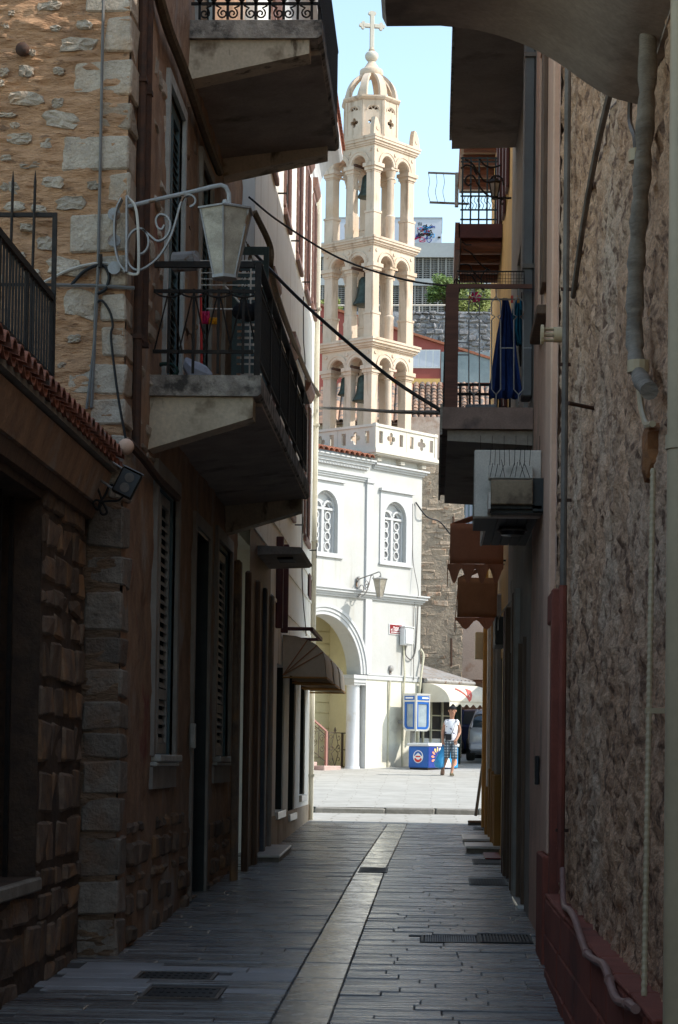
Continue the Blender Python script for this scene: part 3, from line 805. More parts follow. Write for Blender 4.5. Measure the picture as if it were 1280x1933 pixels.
# fittings on the wall
t = thing('junction_box', 'grey white electricity cabinet on the church wall beside the red street sign', 'electric box', CH(1.4, 3.4, .1))
mb = MB(CH); mb.cbox(1.24, 1.62, 3.36, 3.84, .02, .20, c=.02); build(mb, 'case', M['plastic_white'], t)
mb = MB(CH); mb.cbox(1.27, 1.59, 3.40, 3.80, .205, .222, c=.006); build(mb, 'door', M['plastic_white'], t)
mb = MB(CH); mb.box(1.22, 1.64, 3.84, 3.862, .02, .23); build(mb, 'lid', M['plastic_white'], t)
t = thing('alarm_bell', 'small round grey alarm bell low on the white church wall', 'alarm', CH(.86, 2.7, .05))
m2 = MB(); m2.lathe([(.085, .0), (.09, .02), (.075, .07), (.02, .09)], 0, 0, 14); m2.v = [CH(.88 + p[0], 2.72 + p[1], p[2] + .002) for p in m2.v]
build(m2, 'dome', M['grey_paint'], t, smooth=True)
mb = MB(CH); mb.box(.85, .91, 2.56, 2.66, .0, .03); build(mb, 'bracket', M['grey_paint'], t)
def cable(name, label, pts, r, m, cat='cable', n=5, smooth=8, group=None):
    P = curve_pts(pts, smooth) if smooth else pts
    mb = MB(); mb.tube(P, r, n)
    o = build(mb, name, m, None, smooth=True, loc=pts[0])
    return tag(o, label, cat, group)
cw = lambda u, w, v=.03: CH(u, w, v)
M['conduit_ivory'] = mat('ivory_conduit', (.58, .55, .42), (.48, .45, .34), rough=.6, scale=4)
cable('conduit', 'straight ivory conduit running down from the white cabinet to the pavement', [cw(1.40, 3.35), cw(1.40, 2.6, .08), cw(1.41, 1.4), cw(1.41, .05)], .03, M['conduit_ivory'], 'conduit', 6, 0)
cable('conduit', 'thin ivory conduit below the round alarm bell', [cw(.80, 2.40, .07), cw(.80, 1.2), cw(.80, .05)], .03, M['conduit_ivory'], 'conduit', 6, 0)
cable('cable', 'grey cable on the church corner looping into the white cabinet', [cw(1.98, 4.45, .05), cw(1.96, 3.7), cw(1.90, 3.2), cw(1.70, 3.0, .06), cw(1.48, 3.1, .05), cw(1.45, 3.35, .05)], .018, M['cable_grey'])
cable('cable', 'long thin grey cable hanging down the church wall beside the window', [cw(1.72, 7.2), cw(1.74, 6.3), cw(1.78, 5.6), cw(1.80, 4.78, .2), cw(1.84, 4.4), cw(1.80, 2.6, .07), cw(1.8, 2.5, .08)], .010, M['cable_grey'])
cable('cable', 'dark bundle of wires leaving the church corner toward the stone house', [cw(1.85, 7.25), CH(2.25, 6.9, .1), atY(830, 985, 61), atY(850, 1008, 61.5), atY(880, 1040, 60)], .022, M['rubber'])
cable('downpipe', 'crooked ivory pipe at the church corner above the phone hood', [cw(2.13, 3.3, .04), cw(2.18, 3.1, .10), cw(2.05, 2.5, .12), cw(2.04, 1.5, .06), cw(2.04, .4, .06)], .035, M['conduit_ivory'], 'pipe', 6)
# street name sign
sg = thing('street_sign', 'maroon street name sign with white Greek lettering on the white church wall', 'street sign', CH(1.08, 3.76, .02))
mb = MB(CH); mb.cbox(.80, 1.36, 3.63, 3.915, .003, .022, c=.004); build(mb, 'rim', M['plastic_white'], sg)
mb = MB(CH); mb.box(.825, 1.335, 3.652, 3.893, .0225, .027); build(mb, 'panel', M['sign_red'], sg)
def lettering(txt, fr, u, w, v, size, m, par, name='lettering', bold=.0, sx=1.0):
    c = bpy.data.curves.new(name, 'FONT'); c.body = txt; c.size = size; c.align_x = 'CENTER'; c.align_y = 'CENTER'; c.extrude = .001; c.offset = bold
    to = bpy.data.objects.new(name, c); COL.objects.link(to); bpy.context.view_layer.update()
    me = bpy.data.meshes.new_from_object(to.evaluated_get(bpy.context.evaluated_depsgraph_get()))
    bpy.data.objects.remove(to); bpy.data.curves.remove(c); me.materials.clear(); me.materials.append(m)
    o = bpy.data.objects.new(name, me); COL.objects.link(o)
    o.parent = par; off = root_off(par)
    p = Vector(fr(u, w, v)) - off
    n = Vector(fr.n); uu = Vector(fr.u); zz = uu.cross(n) * -1
    up = n.cross(uu)
    o.matrix_local = Matrix(((uu.x * sx, up.x, n.x, p.x), (uu.y * sx, up.y, n.y, p.y), (uu.z * sx, up.z, n.z, p.z), (0, 0, 0, 1)))
    return o
lettering('- \u2022 -', CH, 1.08, 3.868, .028, .05, M['print_white'], sg)
lettering('\u03a0\u03bb\u03b1\u03c4\u03b5\u03af\u03b1', CH, 1.08, 3.815, .028, .062, M['print_white'], sg, bold=.002)
lettering('\u0391\u0393. \u0393\u0395\u03a9\u03a1\u0393\u0399\u039f\u03a5', CH, 1.08, 3.752, .028, .068, M['print_white'], sg, bold=.002)
lettering('AG. GEORGIOU SQ.', CH, 1.08, 3.690, .028, .048, M['print_white'], sg, bold=.0015)

# ------------------------------------------------------------------ bell tower
tower = thing('bell_tower', 'tall cream marble bell tower with three arcaded tiers, ribbed dome and cross', 'bell tower', CH(1.07, 8.3, -1.07))
MT = M['marble']
mb = MB(CH)
mb.box(-.14, 2.50, 8.32, 8.36, -2.42, .26); mb.box(-.18, 2.56, 8.36, 8.45, -2.46, .30)
build(mb, 'platform', M['marble_white'], tower)
for (u, v) in ((.05, .0), (1.03, .0), (1.95, .0)):
    mb = MB(CH); mb.prism([(8.15, v), (8.24, v), (8.32, v + .20), (8.32, v - .2), (8.15, v - .2)], u, u + .22, 0); mb.cbox(u + .02, u + .20, 8.17, 8.26, v - .1, v + .15, c=.01)
    build(mb, 'corbel', M['marble_white'], tower)
for v in (-.35, -1.2, -2.0):
    mb = MB(CH); mb.cbox(-.13, .1, 8.16, 8.318, v, v + .22, c=.01); build(mb, 'corbel', M['marble_white'], tower)
mb = MB(CH); mb.box(.0, UE, 8.1, 8.318, -2.3, -.003); build(mb, 'tower_base', M['white_render'], tower)
# parapet: pierced slabs
def parapet(fr, u0, u1, vb):
    half = (u1 - u0) / 2
    for k in range(2):
        a = u0 + half * k + .006; b = a + half - .012; c = (a + b) / 2
        mb = MB(fr)
        holes = [quatrefoil(c, 8.79, .165)]
        for s_ in (-1, 1):
            x = c + s_ * half * .33
            holes.append([(x - .075, 8.63), (x + .075, 8.63)] + arc(x + s_ * .0 + .075, 8.79, .035, -80, -100, 2)[:0] + [(x + .075, 8.95), (x - .075, 8.95)])
        plate(mb, [(a, 8.46), (b, 8.46), (b, 9.06), (a, 9.06)], holes, vb - .07, vb)
        build(mb, 'parapet_slab', M['marble_white'], tower)
    mb = MB(fr); mb.box(u0 - .03, u1 + .03, 9.06, 9.13, vb - .10, vb + .03); mb.box(u0 - .02, u1 + .02, 8.452, 8.50, vb + .001, vb + .025)
    build(mb, 'parapet_rail', M['marble_white'], tower)
parapet(CH, -.11, 2.49, .22)
CHL = Frame(CH.o + 0 * CH.u, -CH.n, -CH.u)           # left face: along -n (away), outwards -t
parapet(CHL, -.13, 2.34, .10)
mb = MB(CH); mb.box(-.13, -.02, 8.46, 9.15, .125, .235); build(mb, 'parapet_post', M['marble_white'], tower)
mb = MB(CH); mb.box(2.40, 2.51, 8.46, 9.15, .125, .235); build(mb, 'parapet_post', M['marble_white'], tower)
cy, U0, U1, V0, V1 = 1.065, .19, 1.94, -.19, -1.94
def fr_face(k):                                # four faces: 0 front-right (v), 1 left, 2 back, 3 far
    if k == 0: return Frame(CH.o + U0 * CH.u + V0 * CH.n, CH.u, CH.n)
    if k == 1: return Frame(CH.o + U0 * CH.u + V0 * CH.n, -CH.n, -CH.u)
    if k == 2: return Frame(CH.o + U1 * CH.u + V1 * CH.n, -CH.u, -CH.n)
    return Frame(CH.o + U1 * CH.u + V1 * CH.n, CH.n, CH.u)
LW = U1 - U0
PW = .31; MW = .20; OPW = (LW - 2 * PW - MW) / 2
def tier(w0, w1, bottom):
    tr = None
    ws = w1 - .48
    # body: the arcade walls of four faces
    mb = MB(fr_face(0)); mb.box(0.02, LW - .02, w0, w0 + .06, -LW + .02, -.02)
    tr = build(mb, 'tier', MT, tower)
    c1, c2 = PW + OPW / 2, LW - PW - OPW / 2; r = OPW / 2 + .0
    for k in range(4):
        fr = fr_face(k)
        mb = MB(fr)
        a, b = (0.0, LW) if k % 2 == 0 else (.301, LW - .301)
        outer = [(a, ws)] + ([(PW, ws)] if a < PW - .02 else []) + arc(c1, ws, r, 180, 0, 12)[0 if a < PW - .02 else 0:] + arc(c2, ws, r, 180, 0, 12) + ([(LW - PW, ws)] if b > LW - PW + .02 else []) + [(b, ws), (b, w1), (a, w1)]
        plate(mb, outer, [], -.30, 0)
        build(mb, 'arcade_wall', MT, tr)
        mb = MB(fr)
        for c in (c1, c2):
            plate(mb, arc(c, ws, r + .11, 0, 180, 16) + arc(c, ws, r + .02, 180, 0, 16), [], 0, .022)
            plate(mb, arc(c, ws, r + .13, 0, 180, 16) + arc(c, ws, r + .10, 180, 0, 16), [], 0, .035)
        build(mb, 'archivolt', MT, tr)
        for c in (.14, LW / 2, LW - .14):
            m2 = MB(fr); plate(m2, circle(c, w1 - .13, .045, 10), [], 0, .025); build(m2, 'rosette', MT, tr)
        # middle support
        mb = MB(fr)
        if k % 2 == 0:
            m2 = MB(); m2.lathe([(.12, w0), (.12, w0 + .62), (.135, w0 + .66), (.135, w0 + .70), (.10, w0 + .74), (.095, ws - .30), (.12, ws - .28), (.10, ws - .25), (.145, ws - .10), (.15, ws - .04)], 0, 0, 14)
            m2.v = [fr(LW / 2 + p[0], p[2], -.15 + p[1]) for p in m2.v]
            m2.fr = fr; m2.box(LW / 2 - .16, LW / 2 + .16, ws - .06, ws - .001, -.31, .01)
            build(m2, 'column', MT, tr, smooth=True)
        else:
            mb.cbox(LW / 2 - .13, LW / 2 + .13, w0, w0 + .70, -.28, -.02, c=.01); mb.cbox(LW / 2 - .11, LW / 2 + .11, w0 + .70, ws - .2, -.26, -.04, c=.01)
            for (h0, h1, e) in ((.24, .19, .01), (.19, .10, .035), (.10, .001, .07)): mb.box(LW / 2 - .11 - e, LW / 2 + .11 + e, ws - h0, ws - h1, -.26 - e, -.04 + e)
            build(mb, 'pillar', MT, tr)
    fr = fr_face(0)
    for (ou, ov) in ((0, 0), (LW - PW, 0), (0, -LW + PW), (LW - PW, -LW + PW)):
        mb = MB(fr)
        def bx(e, h0, h1, c=0):
            q = (ou - e, ou + PW + e, h0, h1, ov - PW - e, ov + e)
            if c: mb.cbox(*q, c=c)
            else: mb.box(*q)
        bx(0, w0, w0 + .66, .008); bx(.015, w0 + .66, w0 + .72); bx(-.02, w0 + .72, ws - .24, .008)
        for (h0, h1, e) in ((.24, .19, -.01), (.19, .10, .02), (.10, .001, .055)): bx(e, ws - h0, ws - h1)
        build(mb, 'corner_pier', MT, tr)
    return tr
def tower_cornice(w0, h, o):
    fr = fr_face(0); mb = MB(fr); w = w0
    for (f, e) in ((.18, .3), (.27, .55), (.30, .85), (.25, 1.0)):
        mb.box(-o * e, LW + o * e, w, w + h * f, -LW - o * e, o * e); w += h * f
    build(mb, 'cornice', MT, tower)
tier(8.45, 11.26, True); tower_cornice(11.26, .24, .16)
tier(11.50, 14.00, False); tower_cornice(14.00, .22, .13)
tier(14.22, 16.70, False); tower_cornice(16.70, .24, .11)
# octagonal drum
AP = .70; SD = AP * math.tan(R_(22.5)) * 2
CU, CV = 1.065, -1.065
drum = None
for k in range(8):
    a = R_(45 * k)
    nn = np.cos(a) * CH.n + np.sin(a) * CH.u; uu = np.cos(a) * CH.u - np.sin(a) * CH.n
    fr = Frame(CH.o + CU * CH.u + CV * CH.n + AP * nn, uu, nn)
    mb = MB(fr)
    hs = SD / 2
    fan = []
    for (b0, b1) in ((12, 58), (68, 112), (122, 168)):
        fan.append(arc(0, 17.78, .135, b0, b1, 5) + arc(0, 17.78, .045, b1, b0, 2))
    plate(mb, [(-hs, 16.94), (hs, 16.94), (hs, 18.12), (-hs, 18.12)], [quatrefoil(0, 17.45, .13)] + fan, -.10, 0)
    mb.box(-hs, hs, 16.94, 17.12, 0.0, .03)
    plate(mb, arc(0, 17.78, .19, 0, 180, 14) + arc(0, 17.78, .165, 180, 0, 14), [], 0, .018)
    mb.box(-hs - .001, -hs + .05, 17.12, 18.12, 0, .02); mb.box(hs - .05, hs + .001, 17.12, 18.12, 0, .02)
    build(mb, 'drum_panel', MT, tower)
def tl(name, prof, n=16, m=MT, a0=0.0, smooth=True):
    return build(church_lathe(prof, CU, CV, n, a0), name, m, tower, smooth=smooth)
tl('drum_cornice', [(AP + .02, 18.10), (AP + .10, 18.16), (AP + .14, 18.22), (AP + .14, 18.27), (AP - .1, 18.28)], 8, a0=R_(22.5), smooth=False)
mb = MB(CH); pts = []
DR, DH = .74, .92
for k in range(8):
    a = R_(22.5 + 45 * k); mb = MB(); n = 10
    P = []
    for i in range(n + 1):
        q = R_(82 * i / n); P.append((DR * math.cos(q), 18.27 + DH * math.sin(q)))
    pp = []; ff = []
    for i, (r, z) in enumerate(P):
        hw = .105 - .035 * i / n
        for (rr, s_) in ((r, -1), (r, 1), (r - .11, 1), (r - .11, -1)):
            du = rr * math.sin(a) + s_ * hw * math.cos(a); dv = rr * math.cos(a) - s_ * hw * math.sin(a)
            pp.append(CH(CU + du, z, CV + dv))
    for i in range(n):
        for j in range(4):
            j2 = (j + 1) % 4; ff.append((i * 4 + j, i * 4 + j2, i * 4 + 4 + j2, i * 4 + 4 + j))
    mb.v = pp; mb.f = ff
    build(mb, 'dome_rib', MT, tower, smooth=True)
tl('dome_crown', [(.30, 19.10), (.32, 19.14), (.32, 19.26), (.29, 19.30), (.22, 19.33), (.12, 19.50), (.09, 19.56)], 20)
m2 = MB(); sph(m2, (0, 0, 19.72), .185, 18, 12); m2.v = [CH(CU + p[0], p[2], CV + p[1]) for p in m2.v]
build(m2, 'finial_ball', M['marble_white'], tower, smooth=True)
tl('finial_neck', [(.07, 19.88), (.09, 19.93), (.06, 19.99), (.05, 20.02)], 12)
# the cross faces the lane
XF = Frame(np.array(CH(CU, 0, CV)), (.97, .24, 0), (.24, -.97, 0))
mb = MB(XF); zc = 20.53 - 0.0
def trefoil_arm(cx_, cz, dx, dz, L):
    px_, pz = -dz, dx
    e = (cx_ + dx * L, cz + dz * L)
    return e
mb.cbox(-.055, .055, 19.98, 20.98, -.05, .05, c=.012); mb.cbox(-.26, -.056, 20.56, 20.67, -.05, .05, c=.012); mb.cbox(.056, .26, 20.56, 20.67, -.05, .05, c=.012)
for (a, b) in ((-.25, 20.615), (.25, 20.615), (0, 20.96)):
    for (da, db) in ((0, .06), (0, -.06), (.06, 0), (-.06, 0)):
        plate(mb, circle(a + da, b + db, .05, 10), [], -.045 + .002 * da, .045 + .02 * abs(da))
build(mb, 'cross', M['marble_white'], tower)
# acroteria on the top cornice
for (u, v) in ((U0 + .02, V0 - .0), (U1 - .04, V0 - .02), (U0 + .02, V1 + .05)):
    mb = MB(CH)
    pr = [(u - .13, 16.94), (u + .16, 16.94), (u + .16, 17.05), (u + .12, 17.22), (u + .03, 17.38), (u - .06, 17.42), (u - .10, 17.30), (u - .13, 17.1)]
    plate(mb, pr, [], v - .07, v + .06); plate(mb, circle(u + .03, 17.12, .06, 10), [], v + .06, v + .075)
    build(mb, 'acroterion', MT, tower)
def squash(w): return w if w < 17.7 else float(np.interp(w, [17.7, 18.27, 19.30, 19.72, 19.98, 21.02], [17.7, 18.16, 19.07, 19.45, 19.66, 20.69]))
for o in tower.children:
    if o.name.split('_')[0] in ('drum', 'dome', 'finial') or o.name.startswith('cross'):
        zr = tower.location.z - CH.o[2]
        for v in o.data.vertices: v.co.z = squash(v.co.z + zr) - zr
# bells hang in the arches
def bell(u, v, wt, s_, label):
    t = thing('bell', label, 'bell', CH(u, wt, v), 'bells of the tower')
    prof = [(.02, wt), (.09 * s_, wt - .02), (.14 * s_, wt - .08 * s_), (.16 * s_, wt - .25 * s_), (.19 * s_, wt - .45 * s_), (.25 * s_, wt - .58 * s_), (.27 * s_, wt - .62 * s_), (.25 * s_, wt - .63 * s_)]
    build(church_lathe(prof, u, v, 16), 'bell_body', M['bronze'], t, smooth=True)
    mb = MB(CH); mb.box(u - .03, u + .03, wt, wt + .12, v - .03, v + .03); mb.box(u - .55, u + .55, wt + .12, wt + .18, v - .03, v + .03); build(mb, 'yoke', M['iron_rust'], t)
    mb = MB(); mb.tube([CH(u, wt - .1, v), CH(u, wt - .68 * s_, v)], .018, 6); build(mb, 'clapper', M['iron'], t)
uL = U0 + .24
bell(uL + .10, V0 - .55, 13.25, 1.25, 'large dark bell in the middle tier, arch nearest the front corner')
bell(uL + .10, V0 - .55, 10.60, 1.15, 'dark bell in the lowest tier, arch nearest the front corner')
bell(uL + .12, V0 - 1.22, 10.62, .8, 'smaller bell in the lowest tier of the tower, in the farther left arch')
bell(uL + .2, V0 - .6, 16.05, 1.0, 'dark bell in the top tier of the tower, under the drum')
# iron railing and gate in the porch
g = thing('iron_gate', 'small scrolled wrought iron gate standing open in the church porch', 'gate', CH(-1.1, .12, -.5))
VG = -.55
def gp(px, py): return CH.px(px, py, VG)
ga = gp(620, 1383); gb = gp(656, 1447)
mb = MB(CH)
u0, u1, w0, w1 = ga[0], gb[0], gb[1], ga[1]
um = u0 + (u1 - u0) * .68
for a in (u0, um, um + .05, u1): mb.box(a - .012, a + .012, w0, w1, VG - .012, VG + .012)
for w in (w0, w1, (w0 + w1) / 2): mb.box((u0 if w != (w0 + w1) / 2 else um), u1, w - .012, w + .012, VG - .009, VG + .009)
build(mb, 'frame', M['brown_iron'], g)
mb = MB()
uc = (u0 + um) / 2; hw = (um - u0) / 2
for s_ in (-1, 1):
    for (wc_, dr, tw) in ((w1 - .12, 1, .85), (w1 - .38, -1, .8), (w0 + .45, 1, .85), (w0 + .18, -1, .8)):
        c = CH(uc + s_ * hw * .55, wc_, VG)
        mb.tube(spiral(c, .085, .95 * dr, R_(200 if s_ > 0 else -20), CH.u * s_, np.array((0, 0, 1.0)), 14), .008, 4)
    mb.tube([CH(uc, w0, VG), CH(uc + s_ * hw * .5, (w0 + w1) / 2 - .1, VG), CH(uc, (w0 + w1) / 2, VG), CH(uc + s_ * hw * .5, (w0 + w1) / 2 + .1, VG), CH(uc + s_ * .03, w1, VG)], .009, 4)
build(mb, 'scrollwork', M['brown_iron'], g)
mb = MB(CH); plate(mb, [(uc, w1), (uc + .05, w1 + .06), (uc, w1 + .15), (uc - .05, w1 + .06)], [], VG - .008, VG + .008); build(mb, 'finial', M['brown_iron'], g)
t = thing('stair_railing', 'rose painted stair railing with iron scrolls climbing inside the church porch', 'railing', CH(-1.6, .1, -.4))
VS = -.42
a = CH.px(616, 1380, VS); b = CH.px(616, 1452, VS); c = CH.px(570, 1340, VS)
mb = MB(CH); mb.box(a[0] - .03, a[0] + .03, b[1], a[1], VS - .03, VS + .03); build(mb, 'post', M['rose_iron'], t)
mb = MB(); mb.bar([CH(a[0], a[1], VS), CH(c[0], c[1], VS)], .05, .05); build(mb, 'handrail', M['rose_iron'], t)
mb = MB()
for k in range(1, 4):
    f = k / 3.3; q = (a[0] + (c[0] - a[0]) * f, a[1] + (c[1] - a[1]) * f)
    mb.tube([CH(q[0], q[1], VS), CH(q[0], q[1] - .85, VS)], .010, 5)
    mb.tube(spiral(CH(q[0] + .12, q[1] - .35, VS), .11, 1.3, 0, CH.u, np.array((0, 0, 1.0)), 16), .009, 4)
    mb.tube(spiral(CH(q[0] + .12, q[1] - .62, VS), .10, -1.3, 1, CH.u, np.array((0, 0, 1.0)), 16), .009, 4)
mb.tube([CH(a[0], a[1] - .12, VS), CH(c[0], c[1] - .12, VS)], .012, 5); mb.tube([CH(a[0], a[1] - .8, VS), CH(c[0], c[1] - .8, VS)], .012, 5)
build(mb, 'scrollwork', M['brown_iron'], t)
# ================================================================== LEFT SIDE OF THE LANE
XL = -2.35
FL = Frame((XL, 0, 0), (0, 1, 0), (1, 0, 0))            # lane facade of the stone house: u = Y, v = out into the lane
YF = 16.2
FF = Frame((0, YF, 0), (1, 0, 0), (0, -1, 0))           # its front towards the camera: u = X, v = toward the camera

def rubble(par, fr, u0, u1, w0, w1, mt, opens=(), hr=(.14, .28), lr=(.2, .5), v=(.0, .03), gap=.02, j=.012, c=.03, name='stone', back=-.06, skip=0.0, limit=999, clipf=None):
    w = w0; n = 0
    while w < w1 - .05:
        h = min(random.uniform(*hr), w1 - w); u = u0 - random.uniform(0, lr[0])
        while u < u1:
            L = random.uniform(*lr); a, b = max(u, u0), min(u + L, u1); u += L
            if b - a < .06 or random.random() < skip or n >= limit: continue
            if any(a < o[1] and b > o[0] and w < o[3] and w + h > o[2] for o in opens): 
                for o in opens:
                    if a < o[1] and b > o[0] and w < o[3] and w + h > o[2]:
                        if a < o[0] - .08: b = o[0] - .004
                        elif b > o[1] + .08: a = o[1] + .004
                        else: a = b
                if b - a < .08: continue
            if clipf and not clipf((a + b) / 2, w + h / 2): continue
            mb = MB(fr); hh = h * random.uniform(.88, 1.0)
            mb.cbox(a + gap / 2, b - gap / 2, w + gap / 2, w + hh - gap / 2, back, random.uniform(*v), c=c * random.uniform(.7, 1.2), j=j)
            build(mb, name, mt, par); n += 1
        w += h
    return n

# ------------------------------------------------------------------ stone house
sh = thing('stone_house', 'three storey house of ochre mortared stone with grey quoins and blue green shutters', 'house', (-3.2, 20, 0.3))
mb = MB(FF)
def dmortar(u, w):
    return .030 * fbm(u * 2.2, w * 4.5, 3) + .030 * np.abs(fbm(u * 4 + .6 * vnoise(u * 3, w * 3, 9), w * 17, 5, 3)) + .022 * fbm(u * 9, w * 24, 8, 3)
wall(mb, -3.6, XL - .004, 4.2, 12.4, res=.019, disp=dmortar)
build(mb, 'front_wall', M['mortar'], sh, smooth=True)
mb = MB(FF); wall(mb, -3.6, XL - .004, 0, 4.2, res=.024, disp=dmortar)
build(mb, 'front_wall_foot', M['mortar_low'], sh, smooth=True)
mb = MB(FF); mb.box(-9, -3.598, 0, 12.4, -8, 0); mb.box(-3.6, XL - .3, 11.9, 12.4, -9.5, -.05); build(mb, 'rear_block', M['mortar'], sh)
QUOINS = [(162, -70, 25), (200, 30, 102), (142, 112, 182), (192, 192, 247), (122, 257, 325), (205, 327, 385), (135, 402, 478), (190, 480, 545), (191, 555, 611), (194, 616, 674), (127, 685, 743), (174, 752, 807),
          (205, 818, 945), (167, 952, 1035), (165, 1045, 1105), (162, 1115, 1190), (160, 1197, 1255), (157, 1260, 1318), (155, 1322, 1378), (155, 1384, 1432), (155, 1436, 1498), (158, 1504, 1572), (145, 1576, 1655), (142, 1660, 1728), (142, 1734, 1815)]
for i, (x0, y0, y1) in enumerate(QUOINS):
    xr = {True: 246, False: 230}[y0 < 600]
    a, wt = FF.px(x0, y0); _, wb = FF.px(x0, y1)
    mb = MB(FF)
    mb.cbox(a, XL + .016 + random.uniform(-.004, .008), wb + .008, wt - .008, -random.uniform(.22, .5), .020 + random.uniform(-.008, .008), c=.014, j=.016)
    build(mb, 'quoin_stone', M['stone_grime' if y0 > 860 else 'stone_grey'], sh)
def blob(fr, u, w, ru, rw, v, seed, n=13, rough=.22, th=.032):
    """irregular field stone: a domed outline plate"""
    rs = random.Random(seed); ph = [rs.uniform(.80, 1.10) for _ in range(n)]
    pts = [(u, w, v + th * .35)]; f = []; tl_ = rs.uniform(-.35, .35)
    for (k, vv) in ((.62, v + th * .28), (.9, v + .004), (1.0, v - th)):
        for i in range(n):
            a = 2 * math.pi * i / n; q = k * ph[i]
            sq = (abs(math.cos(a)) ** 4 + abs(math.sin(a)) ** 3) ** (-1 / 3)
            pts.append((u + ru * q * sq * math.cos(a), w + rw * q * sq * (math.sin(a) + tl_ * math.cos(a)), vv + rs.uniform(-.012, .012) * (vv > v)))
    for i in range(n):
        k = (i + 1) % n
        f.append((0, 1 + i, 1 + k))
        for r in range(2): f.append((1 + r * n + i, 1 + (r + 1) * n + i, 1 + (r + 1) * n + k, 1 + r * n + k))
    mb = MB(fr); mb.add(pts, f); return mb
STONES = [(148, 85, 34, 13), (50, 187, 32, 12), (118, 228, 34, 16), (88, 272, 13, 9), (35, 262, 26, 10), (60, 312, 24, 7), (20, 355, 18, 11), (100, 345, 22, 11), (135, 384, 28, 12), (28, 390, 20, 9), (50, 430, 12, 7), (88, 460, 16, 12), (125, 505, 34, 16), (154, 575, 30, 25), (8, 137, 9, 7), (50, 135, 14, 10), (105, 55, 10, 6), (112, 135, 10, 7), (10, 50, 8, 5), (140, 640, 12, 7), (118, 690, 8, 5), (60, 520, 15, 10), (36, 485, 12, 8), (178, 350, 14, 8), (95, 12, 22, 8), (12, 300, 10, 6), (75, 395, 14, 7)]
_r = random.Random(4)
for _ in range(46):
    x_, y_ = _r.uniform(-20, 185), _r.uniform(-20, 760)
    if all(abs(x_ - a) > 22 + b or abs(y_ - c) > 10 + d for a, c, b, d in STONES) and not any(x_ > q - 12 and y0 - 8 < y_ < y1 + 8 for q, y0, y1 in QUOINS): STONES.append((x_, y_, _r.uniform(6, 20), _r.uniform(4, 10)))
for i, (x, y, rx, ry) in enumerate(STONES):
    u, w = FF.px(x, y); u2, _ = FF.px(x + rx, y); _, w2 = FF.px(x, y - ry)
    build(blob(FF, u, w, (u2 - u) * 1.15, (w2 - w) * 1.2, .016, i + 40), 'field_stone', M['stone_grey'], sh)
u, w = FF.px(45, 97); mb = MB(FF); m2 = MB(); sph(m2, (0, 0, 0), .055, 12, 8); mb.v = [FF(u + p[0], w + p[2], .05 + p[1] * .8) for p in m2.v]; mb.f = m2.f
build(mb, 'wall_tie_knob', M['iron_rust'], sh, smooth=True)
# lane facade
W1 = (18.16, 19.58, 1.80, 4.16); W3 = (23.28, 24.88, 1.80, 4.16); D2 = (21.10, 22.44, .40, 4.06)
FD = [(18.50, 19.62, 4.95, 7.62), (21.15, 22.12, 4.95, 7.70), (23.6, 24.9, 4.95, 7.62)]
SD = [(20.6, 21.7, 8.70, 11.3)]
opens = [W1, W3, D2] + FD + SD
mb = MB(FL)
def dside(u, w):
    return .022 * fbm(u * 2.5, w * 3.0, 21) + .014 * fbm(u * 8, w * 9, 25, 3)
wall(mb, YF + .03, 25.8, 0, 12.4, opens, .28, .06, dside)
build(mb, 'facade_wall', M['side_plaster'], sh, smooth=True)
mb = MB(FL); mb.box(YF + .35, 25.78, 0, 12.38, -.7, -.29); build(mb, 'inner_wall', M['rubber'], sh)
rubble(sh, FL, 16.75, 25.7, .30, 1.45, M['stone_dark'], [(20.95, 22.6, 0, 4.2)], v=(.015, .045), gap=.05, skip=.30, limit=70)
rubble(sh, FL, 16.7, 18.4, 4.2, 11.5, M['stone_grey'], [], v=(.008, .03), gap=.10, skip=.62, limit=36)
rubble(sh, FL, 19.9, 21.0, 5.0, 9.0, M['stone_dark'], [], v=(.006, .025), gap=.10, skip=.66, limit=14)
def surround(o, m, par, fr=FL, wd=.13, pr=.035, sill=True):
    mb = MB(fr); a, b, c, d = o
    mb.box(a - wd, a, c, d + wd, -.02, pr); mb.box(b, b + wd, c, d + wd, -.02, pr); mb.box(a, b, d, d + wd, -.02, pr)
    return build(mb, 'surround', m, par)
def louvre(par, fr, a, b, c, d, v, m, pitch=.075, th=.035, st=.06, name='shutter_leaf', slat_parts=True, mids=(), lab=None):
    mb = MB(fr)
    mb.box(a, a + st, c, d, v - th, v); mb.box(b - st, b, c, d, v - th, v)
    rails = [c, d - .09] + [x for x in mids]
    for x in rails: mb.box(a + st, b - st, x, x + .09, v - th, v)
    L = build(mb, name, m, par)
    n = int((d - c - .2) / pitch); me = None; one = MB(fr)
    for k in range(n):
        w = c + .11 + pitch * k
        if any(x - .03 < w < x + .08 for x in mids): continue
        q = [(a + st, w - .018, v - .004), (b - st, w - .018, v - .004), (b - st, w + .026, v - th + .002), (a + st, w + .026, v - th + .002)]
        pts = q + [(p[0], p[1] + .009, p[2]) for p in q]
        F = [(0, 1, 2, 3), (7, 6, 5, 4), (0, 4, 5, 1), (1, 5, 6, 2), (2, 6, 7, 3), (3, 7, 4, 0)]
        if slat_parts:
            if me is None:
                mb = MB(fr); mb.add(pts, F); o = build(mb, 'slat', m, L); me = o.data; w00 = w
            else:
                o = bpy.data.objects.new('slat', me); COL.objects.link(o); o.parent = L; o.location = (0, 0, w - w00)
        else: one.add(pts, F)
    if not slat_parts and one.v: build(one, 'slat_row', m, L)['kind'] = 'stuff'
    return L
